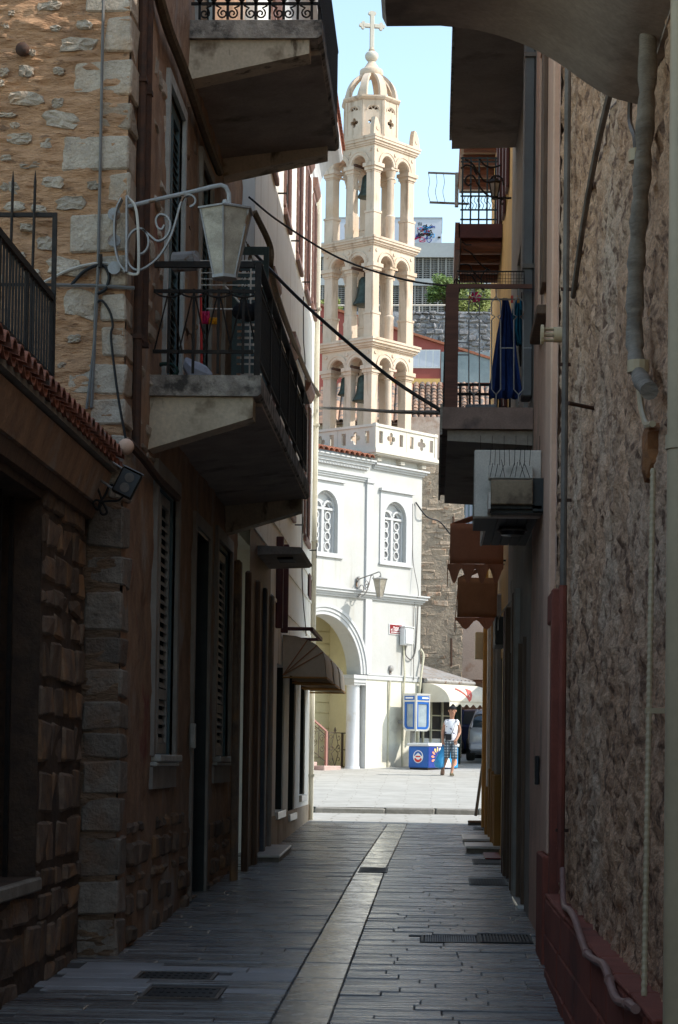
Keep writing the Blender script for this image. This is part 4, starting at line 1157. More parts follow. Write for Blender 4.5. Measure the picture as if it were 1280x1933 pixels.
for o in (W1, W3):
    s_ = surround(o, M['grey_trim'], sh)
    mid = (o[0] + o[1]) / 2
    mb = MB(FL); mb.box(o[0], o[0] + .05, o[2], o[3], -.27, -.02); mb.box(o[1] - .05, o[1], o[2], o[3], -.27, -.02); mb.box(o[0] + .05, o[1] - .05, o[3] - .05, o[3], -.27, -.02)
    wf = build(mb, 'window', M['shutter_blue'], sh)
    mb = MB(FL); mb.cbox(o[0] - .06, o[1] + .06, o[2] - .05, o[2] + .01, -.27, .09, c=.008); mb.cbox(o[0] - .1, o[1] + .1, o[2] - .09, o[2] - .052, -.02, .06, c=.008)
    build(mb, 'sill', M['shutter_grey'], wf)
    mb = MB(FL); mb.box(o[0] - .13, o[1] + .13, o[2] - .28, o[2] - .095, -.02, .03); build(mb, 'apron', M['grey_trim'], wf)
    louvre(sh, FL, o[0] + .055, mid - .005, o[2] + .02, o[3] - .06, -.045, M['shutter_grey'], .082, mids=(o[2] + .5,))
    louvre(sh, FL, mid + .005, o[1] - .055, o[2] + .02, o[3] - .06, -.045, M['shutter_grey'], .082, mids=(o[2] + .5,))
surround(D2, M['grey_trim'], sh)
mb = MB(FL); a, b, c, d = D2
for (p, q) in ((a + .02, (a + b) / 2 - .005), ((a + b) / 2 + .005, b - .02)):
    mb.cbox(p, q, c, 3.1, -.26, -.20, c=.008); mb.cbox(p + .1, q - .1, c + .3, 1.5, -.20, -.17, c=.01); mb.cbox(p + .1, q - .1, 1.65, 2.95, -.20, -.17, c=.01)
dr = build(mb, 'door', M['door_dark'], sh)
mb = MB(FL); mb.box(a, b, 3.1, 3.2, -.27, -.12); build(mb, 'transom_bar', M['shutter_grey'], dr)
mb = MB(FL); mb.box(a + .02, b - .02, 3.2, d, -.26, -.24); build(mb, 'transom_pane', M['hole_dark'], dr)
m2 = MB(FL); m2.box(a + .001, a + .03, c, d, -.27, .01); m2.box(b - .03, b - .001, c, d, -.27, .01); m2.box(a + .03, b - .03, d - .03, d, -.27, .01); build(m2, 'door_lining', M['door_dark'], dr)
m2 = MB(FL); m2.box(a + .57, a + .60, 1.4, 1.55, -.17, -.10); build(m2, 'handle', M['alu'], dr)
mb = MB(FL); mb.cbox(20.86, 20.94, 1.88, 2.12, .02, .07, c=.008); tag(build(mb, 'doorbell', M['shutter_grey'], None, loc=(XL, 20.9, 2)), 'small pale intercom plate beside the dark door of the stone house', 'intercom')
for i, o in enumerate(FD):
    surround(o, M['shutter_grey'] if i == 0 else M['grey_trim'], sh, wd=.10)
    mid = (o[0] + o[1]) / 2
    if i < 2:
        louvre(sh, FL, o[0] + .01, mid - .004, o[2] + .02, o[3] - .03, -.02, M['shutter_blue'], .07, slat_parts=(i == 0), mids=(o[2] + 1.2,))
        louvre(sh, FL, mid + .004, o[1] - .01, o[2] + .02, o[3] - .03, -.02, M['shutter_blue'], .07, slat_parts=(i == 0), mids=(o[2] + 1.2,))
    else:
        LF = Frame((XL, o[0] + .75, 0), (1, 0, 0), (0, -1, 0))
        louvre(sh, LF, .03, .44, o[2] + .02, o[3] - .03, .0, M['shutter_blue'], .075, mids=(o[2] + 1.2,))
surround(SD[0], M['shutter_grey'], sh)
mb = MB(FL); mb.box(SD[0][0], SD[0][1], SD[0][2], SD[0][3], -.2, -.15); build(mb, 'balcony_door', M['shutter_blue'], sh)

# balconies of the stone house
def balcony_rail_near(par, X0, X1, Y, zt, h):       # end panel facing the camera
    mb = MB()
    for (z, r) in ((zt + h, .024), (zt + h - .22, .014), (zt + .20, .014)): mb.box(X0, X1, Y - r, Y + r, z - r, z + r)
    build(mb, 'end_rails', M['iron'], par)['kind'] = 'stuff'
    n = 4
    for k in range(n):
        x = X0 + (X1 - X0) * (k + .62) / (n + .05)
        mb = MB(); mb.box(x - .011, x + .011, Y - .011, Y + .011, zt + .02, zt + h - .2); build(mb, 'baluster', M['iron'], par)
        mb = MB()
        for s_ in (-1, 1):
            mb.tube([(x + s_ * .012, Y - .012, zt + h - .26), (x + s_ * .115, Y - .012, zt + .20)], .007, 5)
        mb.tube(arc3(x, zt + h - .22, .115, Y - .013), .008, 5)
        build(mb, 'baluster_brace', M['iron'], par)
def arc3(x, z, r, Y): return [(x + r * math.cos(a), Y, z - r * abs(math.sin(a)) * .45) for a in np.linspace(0, math.pi, 9)]
ZB1 = 4.92; XB1 = -1.43; YA, YB = 17.62, 24.6
mb = MB(); mb.prism([(XL - .05, ZB1), (XB1, ZB1), (XB1, ZB1 - .15), (XB1 - .03, ZB1 - .17), (XL - .05, ZB1 - .17)], YA, YB, 1)
bal = build(mb, 'balcony', M['concrete_edge'], sh)
mb = MB(); mb.prism([(XL - .05, ZB1 - .172), (XB1 - .07, ZB1 - .172), (XB1 - .07, ZB1 - .34), (XL - .05, ZB1 - .62)], YA + .05, YA + .34, 1)
build(mb, 'cantilever', M['soffit_cream'], bal)
mb = MB(); mb.prism([(XL - .05, ZB1 - .172), (XB1 - .07, ZB1 - .172), (XB1 - .07, ZB1 - .34), (XL - .05, ZB1 - .62)], YB - .34, YB - .05, 1)
build(mb, 'cantilever', M['soffit_cream'], bal)
mb = MB(); mb.prism([(XL - .05, ZB1 - .173), (XB1 - .02, ZB1 - .173), (XB1 - .02, ZB1 - .20), (XL - .05, ZB1 - .30)], YA + .342, YB - .342, 1)
build(mb, 'soffit', M['soffit_grey'], bal)
rail = build(MB().box(XB1 - .065, XB1 - .015, YA + .02, YA + .07, ZB1 - .12, ZB1 + .94), 'balcony_railing', M['iron'], sh)
balcony_rail_near(rail, XL + .02, XB1 - .07, YA + .045, ZB1, .92)
mb = MB()
for (z, r, w_) in ((ZB1 + .93, .012, .03), (ZB1 + .74, .010, .010), (ZB1 + .16, .012, .012), (ZB1 + .80, .006, .006)): mb.box(XB1 - .04 - w_, XB1 - .04 + w_, YA + .071, YB, z - r, z + r)
build(mb, 'side_rail', M['iron'], rail)
y = YA + .16; me = None; k = 0
while y < YB:
    big = k % 14 == 13
    if me is None:
        o = build(MB().box(XB1 - .046, XB1 - .034, y - .008, y + .008, ZB1 + .17, ZB1 + .73), 'baluster', M['iron'], rail); me = o.data; y0_ = y
    else:
        o = bpy.data.objects.new('baluster', me); COL.objects.link(o); o.parent = rail; o.location = (0, y - y0_, 0)
    if big:
        build(MB().box(XB1 - .06, XB1 - .02, y + .03, y + .07, ZB1 - .1, ZB1 + .92), 'post', M['iron'], rail)
    y += .085; k += 1
# upper balcony
ZB2 = 8.67; XB2 = -1.10; YC, YD = 19.95, 23.7
mb = MB(); mb.prism([(XL - .05, ZB2), (XB2, ZB2), (XB2, ZB2 - .14), (XB2 - .04, ZB2 - .17), (XL - .05, ZB2 - .17)], YC, YD, 1)
bal2 = build(mb, 'balcony', M['concrete_edge'], sh)
for (p, q) in ((YC + .05, YC + .36), (YD - .36, YD - .05)):
    mb = MB(); mb.prism([(XL - .05, ZB2 - .172), (XB2 - .12, ZB2 - .172), (XB2 - .12, ZB2 - .30), (XL - .05, ZB2 - .56)], p, q, 1); build(mb, 'cantilever', M['soffit_cream'], bal2)
mb = MB(); mb.prism([(XL - .05, ZB2 - .173), (XB2 - .03, ZB2 - .173), (XB2 - .03, ZB2 - .21), (XL - .05, ZB2 - .36)], YC + .362, YD - .362, 1); build(mb, 'soffit', M['soffit_grey'], bal2)
rail2 = build(MB().box(XL + .02, XB2 - .04, YC + .03, YC + .055, ZB2 + .155, ZB2 + .18), 'balcony_railing', M['iron'], sh)
mb = MB(); mb.box(XL + .02, XB2 - .04, YC + .02, YC + .065, ZB2 + .92, ZB2 + .95); build(mb, 'top_rail', M['iron'], rail2)
for k in range(9):
    x = XL + .10 + (XB2 - XL - .2) * k / 8
    build(church_like := MB().box(x - .012, x + .012, YC + .03, YC + .054, ZB2 + .02, ZB2 + .92), 'baluster', M['iron'], rail2)
    m2 = MB(); m2.lathe([(.013, ZB2 + .18), (.028, ZB2 + .20), (.028, ZB2 + .30), (.016, ZB2 + .33), (.02, ZB2 + .4), (.012, ZB2 + .5)], x, YC + .042, 8); build(m2, 'baluster_collar', M['iron'], rail2)
    if k < 8:
        x2 = x + (XB2 - XL - .2) / 16; s_ = 1 if k % 2 else -1
        m2 = MB(); m2.tube([(x2 - s_ * .045, YC + .04, ZB2 + .15), *spiral((x2 + s_ * .02, YC + .04, ZB2 + .075), .052, 1.4 * s_, math.pi / 2 + .3 * s_, (1, 0, 0), (0, 0, 1), 16)], .009, 5)
        build(m2, 'scroll', M['iron'], rail2)
mb = MB()
for z in (ZB2 + .93, ZB2 + .16): mb.box(XB2 - .05, XB2 - .02, YC + .07, YD, z - .012, z + .012)
build(mb, 'side_rail', M['iron'], rail2)
y = YC + .12; me = None
while y < YD:
    if me is None:
        o = build(MB().box(XB2 - .047, XB2 - .025, y - .012, y + .012, ZB2 + .0, ZB2 + .92), 'baluster', M['iron'], rail2); me = o.data; y0_ = y
    else:
        o = bpy.data.objects.new('baluster', me); COL.objects.link(o); o.parent = rail2; o.location = (0, y - y0_, 0)
    y += .1
# eaves of the stone house out of sight above; things on the lower balcony
def box_thing(name, label, cat, mb, m, loc, group=None): return tag(build(mb, name, m, None, loc=loc), label, cat, group)
P = lambda x, y, Y: atY(x, y, Y)
rk = thing('drying_rack', 'white wire laundry rack on the lower balcony behind the hanging lantern', 'drying rack', P(430, 640, 19.0))
mb = MB()
a0 = P(378, 492, 19.2); a1 = P(474, 495, 19.2)
for k in range(6):
    z = a0[2] - .055 * k; mb.tube([(a0[0], 19.2, z), (a1[0], 19.2, z)], .0045, 5)
for x in (a0[0], a1[0]): mb.tube([(x, 19.2, a0[2] + .01), (x, 19.2, ZB1)], .008, 5)
build(mb, 'wire_frame', M['white_metal'], rk)
mb = MB(); mb.tube([P(425, 540, 19.0), P(478, 600, 19.0)], .008, 5); mb.tube([P(390, 583, 19.0), P(470, 584, 19.0)], .007, 5); build(mb, 'arm', M['white_metal'], rk)
def hang(name, label, cat, x0, y0, x1, y1, Y, m, n=6, amp=.012):
    a = P(x0, y0, Y); b = P(x1, y1, Y); mb = MB()
    def fn(i, j): 
        x = a[0] + (b[0] - a[0]) * i / 10; z = a[2] + (b[2] - a[2]) * j / n
        return (x, Y + amp * math.sin(i * 1.9 + j * .5) * (.3 + j / n), z)
    mb.grid(fn, 10, n); o = build(mb, name, m, None, smooth=True, loc=a)
    so = o.modifiers.new('thick', 'SOLIDIFY'); so.thickness = .012
    return tag(o, label, cat)
hang('dust_cloth', 'hot pink ridged cloth hanging on the balcony laundry rack', 'cloth', 379, 588, 394, 612, 18.95, M['pink_cloth'])
hang('dust_cloth', 'amber yellow cloth hanging next to the pink one on the rack', 'cloth', 395, 600, 413, 613, 18.95, M['yellow_cloth'])
mb = MB(); c = P(465, 588, 18.3)
for k in range(5):
    m2 = MB(); sph(m2, (c[0] - .06 + .035 * k, 18.3 + .02 * (k % 2), c[2] + .012 * math.sin(k * 2)), .075 - .006 * abs(k - 2), 8, 6, 1.1); mb.add(m2.v, m2.f)
box_thing('dark_hat', 'bunched black cloth hat hung on the balcony railing corner', 'hat', mb, M['black_cloth'], c)
mb = MB(); pts = [P(352, 678, 18.4), P(357, 690, 18.35), P(368, 702, 18.3), P(385, 708, 18.3), P(400, 711, 18.3)]
mb.tube(pts, [.02, .06, .09, .08, .03], 9)
box_thing('white_sack', 'crumpled white plastic sack lying on the lower balcony floor', 'sack', mb, M['white_bag'], pts[2])
mb = MB(); c = P(312, 703, 18.2)
for k in range(3): mb.tube([(c[0] + .10 * math.cos(t), 18.2 + .03 * k, c[2] + .06 * math.sin(t) + .02) for t in np.linspace(0, 6.28, 18)[:-1]], .012, 5, closed=True)
box_thing('garden_hose', 'coil of green hose on the lower balcony floor', 'hose', mb, M['hose'], c)
mb = MB(); mb.tube([P(329, 495, 17.95), P(372, 492, 17.9)], [.085, .085], 12); mb.tube([P(368, 492, 17.89), P(375, 490, 17.89)], [.088, .03], 12)
box_thing('mailing_tube', 'grey cylinder lying under the balcony handrail', 'tube', mb, M['grey_paint'], P(350, 494, 17.9))
mb = MB(); mb.tube([P(379, 556, 18.8), P(381, 706, 18.8)], .012, 6)
o = box_thing('broom_handle', 'thin crimson broom stick standing on the lower balcony', 'broom', mb, M['print_red'], P(381, 706, 18.8))

# conduits on the lane facade next to the corner
for (x0, x1, yy, lb) in ((261, 250, 850, 'dark brown drain pipe beside the quoins, nearer the corner'), (272, 262, 640, 'thinner dark brown drain pipe right of its twin on the stone house')):
    Yp = atX(x0, 300, XL + .03)[1]
    mb = MB(); z1 = atX(x1, yy, XL + .03)[2]
    mb.tube([(XL + .05, Yp, z1), (XL + .05, Yp, 12.3)], .035, 8)
    t = thing('drain_pipe', lb, 'pipe', (XL + .05, Yp, z1), 'brown drain pipes on the stone house')
    build(mb, 'pipe', M['iron_rust'], t)
    for z in (5.0, 7.0, 9.0): build(MB().box(XL, XL + .09, Yp - .045, Yp + .045, z, z + .035), 'clip', M['iron_rust'], t)
# thick cable bundle running along the facade up to the top balcony
cable('cable_bundle', 'thick brown cable bundle climbing diagonally along the stone house facade under the upper balcony', [atX(296, -20, XL + .07), atX(318, 55, XL + .07), atX(345, 125, XL + .07), atX(365, 185, XL + .08), atX(392, 265, XL + .08), atX(415, 325, XL + .08)], .045, M['cable_brown'], 'cable bundle', 7)
cable('cable_bundle', 'dark cable bundle along the facade just below the lower balcony', [atX(243, 835, XL + .06), atX(270, 865, XL + .06), atX(300, 905, XL + .05), atX(335, 940, XL + .05)], .035, M['iron_rust'], 'cable bundle', 6)
vy = YF - .045
cable('cable', 'long grey cable hanging straight down the ochre stone front', [P(196, -30, vy), P(192, 180, vy), P(188, 380, vy), P(184, 540, vy), P(178, 650, vy), P(164, 772, vy)], .012, M['cable_grey'])
cable('cable', 'second grey cable hanging beside the long one above the tiled eaves', [P(188, 490, vy), P(181, 570, vy), P(179, 640, vy), P(173, 770, vy)], .013, M['cable_grey'])
cable('cable', 'black cable looping down beside the quoin stones', [P(181, 572, vy), P(193, 568, vy), P(208, 590, vy), P(213, 615, vy), P(210, 640, vy), P(222, 740, vy), P(235, 815, vy), P(243, 850, vy)], .010, M['rubber'])
cable('cable', 'pale cream cable swagged across the ochre front to the lamp bracket', [P(60, 545, vy), P(92, 528, vy), P(130, 510, vy), P(165, 500, vy), P(200, 497, vy), P(225, 508, vy), P(255, 518, vy - .1), P(262, 500, vy - .1), P(258, 400, vy - .1), P(240, 370, vy - .05)], .011, M['cable_white'])
cable('cable', 'thick black cable loop under the cream one', [P(135, 538, vy), P(160, 512, vy), P(192, 500, vy), P(206, 520, vy), P(200, 545, vy), P(184, 555, vy)], .014, M['rubber'])
cable('pipe', 'thin grey pipe running level across the ochre front', [P(95, 538, vy), P(175, 539, vy), P(254, 544, vy)], .014, M['cable_grey'], 'pipe', 5, 0)
mb = MB(); mb.tube([P(190, 480, vy - .02), P(189, 505, vy - .02)], .016, 6); box_thing('cable_hook', 'short black iron hook holding the cables on the ochre front', 'hook', mb, M['iron'], P(190, 490, vy))
# ------------------------------------------------------------------ street lamps (one on the stone house, one on the church)
LO = np.array((-2.375, 16.10, 5.90))
def lp(px, py):
    q = atY(px, py, 16.05); return (q[0] - LO[0], q[2] - LO[2])
def make_lamp(o, adir, label, sc=1.0):
    fr = Frame(o, adir, np.cross(np.array(adir), (0, 0, 1.0)))        # u: out from the wall
    t = thing('street_lamp', label, 'street lamp', o, 'hexagonal lanterns on scrolled brackets')
    L3 = lambda x, y, v=0.0: fr(lp(x, y)[0] * sc, lp(x, y)[1] * sc, v)
    def l2(a, z, v=0.0): return fr(a * sc, z * sc, v * sc)
    mb = MB()
    ctr = lp(425, 400)[0]
    mb.tube([L3(238, 387), L3(300, 372), L3(360, 359), L3(400, 349), L3(416, 346), L3(426, 350), L3(431, 362), L3(432, 382)], .017 * sc, 8); build(mb, 'arm', M['grey_paint'], t, smooth=True)
    mb = MB(); mb.bar(curve_pts([L3(228, 372), L3(217, 400), L3(215, 450), L3(222, 490), L3(236, 512)], 4), .09 * sc, .012 * sc, up=fr.n)
    mb.bar([L3(238, 368), L3(238, 512)], .07 * sc, .014 * sc, up=fr.n)
    build(mb, 'wall_plate', M['grey_paint'], t)
    for y in (400, 450, 502):
        m2 = MB(fr); q = lp(207, y); plate(m2, circle(q[0] * sc + .025, q[1] * sc, .05 * sc, 10), [], -.02, -.008); build(m2, 'bolt_lug', M['grey_paint'], t)
    st = [(357, 388), (366, 382), (367, 372), (358, 365), (347, 368), (340, 380), (329, 420), (318, 450), (300, 480), (280, 498), (262, 507), (248, 503), (238, 485), (237, 458), (246, 437), (258, 429), (270, 431), (278, 445), (278, 462), (270, 474), (258, 478)]
    mb = MB(); mb.bar(curve_pts([L3(*p) for p in st], 3), .036 * sc, .013 * sc, up=fr.n); build(mb, 'scroll', M['grey_paint'], t)
    st = [(268, 430), (282, 442), (295, 452), (308, 448), (317, 436), (320, 418), (313, 405), (300, 402), (293, 412), (296, 426), (304, 430), (309, 422)]
    mb = MB(); mb.bar(curve_pts([L3(*p) for p in st], 3), .036 * sc, .013 * sc, up=fr.n); build(mb, 'scroll', M['grey_paint'], t)
    c = l2(ctr, 0); zt, zb, rt, rb = lp(425, 397)[1] * sc, lp(425, 520)[1] * sc, .208 * sc, .092 * sc
    zo = o[2]
    a0 = math.atan2(-1, 0)
    def rg(prof, n=6): m2 = MB(); m2.lathe(prof, c[0], c[1], n, a0); return m2
    build(rg([(rt + .02, zo + zt), (rt + .022, zo + zt + .012), (.09 * sc, zo + zt + .05), (.03 * sc, zo + zt + .06), (.025 * sc, zo + zt + .09)]), 'cap', M['grey_paint'], t)
    for k in range(6):
        b0, b1 = a0 + k * math.pi / 3, a0 + (k + 1) * math.pi / 3
        q = [(c[0] + rb * math.cos(b0), c[1] + rb * math.sin(b0), zo + zb), (c[0] + rb * math.cos(b1), c[1] + rb * math.sin(b1), zo + zb), (c[0] + rt * math.cos(b1), c[1] + rt * math.sin(b1), zo + zt), (c[0] + rt * math.cos(b0), c[1] + rt * math.sin(b0), zo + zt)]
        m2 = MB(); m2.add(q + [tuple(np.array(p) * .985 + np.array((c[0], c[1], p[2])) * .015) for p in q], [(0, 1, 2, 3), (7, 6, 5, 4), (0, 4, 5, 1), (1, 5, 6, 2), (2, 6, 7, 3), (3, 7, 4, 0)]); build(m2, 'pane', M['lamp_glass'], t)
        m2 = MB(); m2.tube([q[0], q[3]], .0085 * sc, 5); build(m2, 'glazing_bar', M['grey_paint'], t)
    build(rg([(rb - .01, zo + zb - .02), (rb + .012, zo + zb - .015), (rb + .012, zo + zb + .008), (rb - .01, zo + zb + .012)]), 'base_ring', M['grey_paint'], t)
    return t
make_lamp(LO, (1, 0, 0), 'big grey scrolled bracket lamp with dusty lantern on the corner of the ochre stone house')
make_lamp(np.array(CH(-.55, 4.98, .05)), tuple(CH.n), 'pale bracket lamp mounted on the white church wall above the arch', .95)
fl = thing('floodlight', 'square black floodlight with two round reflectors at the low tiled eaves', 'floodlight', P(240, 912, 15.75))
FB = Frame(np.array(P(240, 912, 15.72)), (.80, -.52, .0), (.35, -.75, -.0))
cu_ = np.array((.86, 0, -.42)); cz_ = np.array((.42, 0, .86)); cn_ = np.array((.1, -.99, .0)); c0_ = np.array(P(240, 912, 15.72))
fb = lambda a, b, c: tuple(c0_ + a * cu_ + b * cz_ + c * cn_)
mb = MB(fb); mb.cbox(-.085, .085, -.105, .105, -.05, .03, c=.012); build(mb, 'housing', M['iron'], fl)
mb = MB(fb); mb.box(-.072, .072, -.092, .092, .031, .034); build(mb, 'glass', M['hole_dark'], fl)
for b in (-.042, .042):
    m2 = MB(); m2.lathe([(.038, 0), (.036, .002), (.01, .003)], 0, 0, 16); m2.v = [fb(p[0], p[1] + b, .0345 + p[2]) for p in m2.v]; build(m2, 'reflector', M['pipe_grey'], fl)
mb = MB(fb); mb.box(-.09, .09, .1055, .112, -.04, .045); build(mb, 'visor', M['grey_paint'], fl)
mb = MB(); mb.tube([P(203, 866, 15.7), P(230, 884, 15.72)], .008, 6); mb.tube([P(188, 905, 15.8), P(212, 922, 15.74)], .010, 6); build(mb, 'bracket', M['grey_paint'], fl)
cable('cable_tangle', 'tangle of black wires dangling beside the floodlight', [P(175, 895, 15.8), P(182, 915, 15.8), P(192, 945, 15.8), P(185, 962, 15.8), P(176, 950, 15.8), P(183, 944, 15.8), P(196, 952, 15.8), P(202, 968, 15.8), P(192, 970, 15.8), P(188, 950, 15.8), P(198, 935, 15.8), P(206, 918, 15.8), P(214, 915, 15.8)], .009, M['rubber'])
cable('cable', 'single black wire curling from the tangle under the floodlight', [P(188, 948, 15.78), P(205, 946, 15.78), P(222, 945, 15.76), P(232, 938, 15.75)], .008, M['rubber'])
# ------------------------------------------------------------------ low stone annex with the tiled eaves
XA = -2.62
FA = Frame((XA, 0, 0), (0, 1, 0), (1, 0, 0))
an = thing('stone_annex', 'low dark rubble stone house with tiled eaves and deep window at the lane edge', 'house', (-3.2, 12, 0.2))
WA = (12.55, 14.36, .98, 3.50)
mb = MB(FA)
wall(mb, -14, 16.12, -.3, 3.95, [WA], .4, .12, lambda u, w: .02 * fbm(u * 3, w * 3, 31) + .01 * fbm(u * 9, w * 9, 33, 3))
build(mb, 'wall', M['annex_mortar'], an, smooth=True)
mb = MB(); mb.box(-9, XA - .42, -14, 16.15, -.3, 3.9); build(mb, 'inner_block', M['annex_mortar'], an)
rubble(an, FA, 11.6, 16.10, .15, 3.92, M['stone_dark'], [WA], hr=(.16, .34), lr=(.24, .58), v=(.004, .026), gap=.03, c=.02, j=.018, skip=.06, limit=150)
mb = MB(FA); mb.box(WA[0], WA[1], WA[2], WA[3], -.38, -.33); w = build(mb, 'window', M['wood_dark'], an)
mb = MB(FA); mb.cbox(WA[0] - .1, WA[1] - .02, WA[2] - .09, WA[2] - .001, -.33, .05, c=.012); build(mb, 'sill', M['concrete'], w)
for k in range(5): build(MB(FA).box(WA[0] + .1 + .4 * k, WA[0] + .13 + .4 * k, WA[2], WA[3], -.2, -.17), 'bar', M['iron'], w)
# eaves
XE, ZE = -2.32, 4.02
mb = MB(); mb.prism([(-2.66, ZE - .10), (XE - .06, ZE - .10), (XE - .06, ZE - .04), (-5.2, ZE + .95), (-5.2, ZE + .8), (-2.8, ZE - .05)], -14, 16.13, 1); roofa = build(mb, 'roof', M['concrete'], an)
mb = MB(); mb.prism([(-2.64, ZE - .36), (-2.50, ZE - .36), (-2.42, ZE - .12), (-2.64, ZE - .12)], -14, 16.12, 1); build(mb, 'eaves_board', M['side_plaster'], roofa)
mb = MB(); mb.prism([(-2.64, ZE - .46), (-2.56, ZE - .46), (-2.53, ZE - .362), (-2.64, ZE - .362)], -14, 16.12, 1); build(mb, 'eaves_beam', M['wood_dark'], roofa)
TP2, TF2 = half_tile(.085, .07, .42, .1)
tmesh = None; pmesh = None
y = 10.4; k = 0
while y < 16.08:
    for j in range(3):
        pts = [(XE - (p[2] * .42 + j * .36), y + p[0], ZE - .015 + p[1] + (p[2] * .42 + j * .36) * .34 + j * .014) for p in TP2]
        mb = MB(); mb.add(pts, TF2); build(mb, 'roof_tile', M['tile'], roofa, smooth=False)
    pts = [(XE - .03 - p[2] * .42, y + .1 + p[0] * .95, ZE - .02 - p[1] * .8 + p[2] * .42 * .34) for p in TP2]
    mb = MB(); mb.add(pts, TF2); build(mb, 'pan_tile', M['tile'], roofa)
    y += random.uniform(.192, .208)
m2 = MB(); sph(m2, (-2.30, 16.0, ZE + .07), .062, 10, 7); build(m2, 'tile_stopper', M['pink_trim'], roofa, smooth=True)
# terrace railing above
tr = thing('terrace_railing', 'black iron terrace railing with spear topped screen above the tiled eaves', 'railing', (-2.75, 14, 4.5))
XT = -2.76
def rp(px, py): return atX(px, py, XT)
zt = 5.07
mb = MB(); mb.box(XT - .02, XT + .02, 9, 15.33, zt - .03, zt + .02); mb.box(XT - .012, XT + .012, 9, 15.33, zt - .62, zt - .585); mb.box(XT - .008, XT + .008, 9, 15.33, zt - .62, zt - .55); build(mb, 'handrail', M['iron'], tr)
y = 9.1; me = None; k = 0
while y < 15.3:
    if me is None:
        o = build(MB().box(XT - .007, XT + .007, y - .009, y + .009, 4.2, zt - .03), 'baluster', M['iron'], tr); me = o.data; y0_ = y
    else:
        o = bpy.data.objects.new('baluster', me); COL.objects.link(o); o.parent = tr; o.location = (0, y - y0_, 0)
    if k % 9 == 5: build(MB().box(XT - .014, XT + .014, y + .04, y + .08, 4.2, zt - .03), 'post', M['iron'], tr)
    y += .105; k += 1
Ysc = 15.36
mb = MB(); a = P(104, 402, Ysc)
mb.box(a[0] - .016, a[0] + .016, Ysc - .016, Ysc + .016, 4.2, a[2]); mb.box(-4.4, a[0] - .017, Ysc - .016, Ysc + .016, a[2] - .03, a[2]); mb.box(-4.4, a[0] - .017, Ysc - .01, Ysc + .01, P(90, 535, Ysc)[2] - .02, P(90, 535, Ysc)[2])
build(mb, 'screen_frame', M['iron'], tr)
for px in (67, 25, -17, -59):
    b = P(px, 322, Ysc - .03); mb = MB(); mb.tube([(b[0] - .02, Ysc - .03, 4.2), (b[0], Ysc - .03, b[2] - .08), (b[0], Ysc - .03, b[2])], [.011, .011, .002], 6); build(mb, 'spear', M['iron'], tr)
# ------------------------------------------------------------------ white house at the end of the left side
XW = -2.2
FW = Frame((XW, 0, 0), (0, 1, 0), (1, 0, 0))
wh = thing('white_house', 'tall cream white house at the lane end with red brown louvred shutters and cove cornice', 'house', (-3, 33, 0.6))
def gdoor(xa, xb, yt, yb):
    a = atX(xa, (yt + yb) / 2, XW)[1]; b = atX(xb, (yt + yb) / 2, XW)[1]; return a, b, atX((xa + xb) / 2, yb, XW)[2], atX((xa + xb) / 2, yt, XW)[2]
YW0, YW1 = 25.82, 39.0
DO = []
for (a, b, lo) in ((30.6, 32.2, 1.05), (33.3, 34.9, .95), (36.2, 37.6, 1.2)): DO.append((a, b, lo, 3.15))
SHW = [(28.1, 28.7, 9.66, 11.6), (30.9, 31.5, 9.68, 11.7), (33.7, 34.3, 9.68, 11.7), (35.9, 36.5, 9.68, 11.7), (37.9, 38.4, 9.80, 11.7)]
SHM = [(28.2, 29.0, 5.6, 7.9), (32.5, 33.3, 5.6, 7.9), (36.6, 37.4, 5.6, 7.9)]
mb = MB(FW); wall(mb, YW0, YW1, 4.62, 12.3, SHW + SHM, .25, 1.2); mb.box(YW0, YW1 - .003, 4.62, 12.3, -4, -.26); mb.box(YW1 - .28, YW1, 4.62, 12.3, -4, -.002); mb.box(YW0, YW0 + .2, 4.62, 12.3, -4, -.002)
build(mb, 'upper_wall', M['cream_house'], wh)
mb = MB(FW); wall(mb, 29.2, YW1, 0, 4.62, DO, .25, 1.0); mb.box(29.2, YW1 - .004, 0, 4.62, -4, -.26); mb.box(YW1 - .28, YW1 - .001, 0, 4.62, -4, -.003)
build(mb, 'ground_floor_wall', M['cream_house'], wh)
mb = MB(FW); wall(mb, YW0, 29.198, 0, 4.62, [], .25, 1.0); build(mb, 'timber_bay', M['wood_dark'], wh)
mb = MB(FW); mb.box(29.2, YW1 + .012, .3, 1.0, .0, .014); build(mb, 'plinth', M['tan_house'], wh)
for w_ in (4.0, 4.62, 5.05):
    mb = MB(FW); mb.box(29.2 if w_ < 4.6 else YW0, YW1 + .02, w_ - .03, w_ + .02, .0, .018); build(mb, 'band', M['cream_house'], wh)
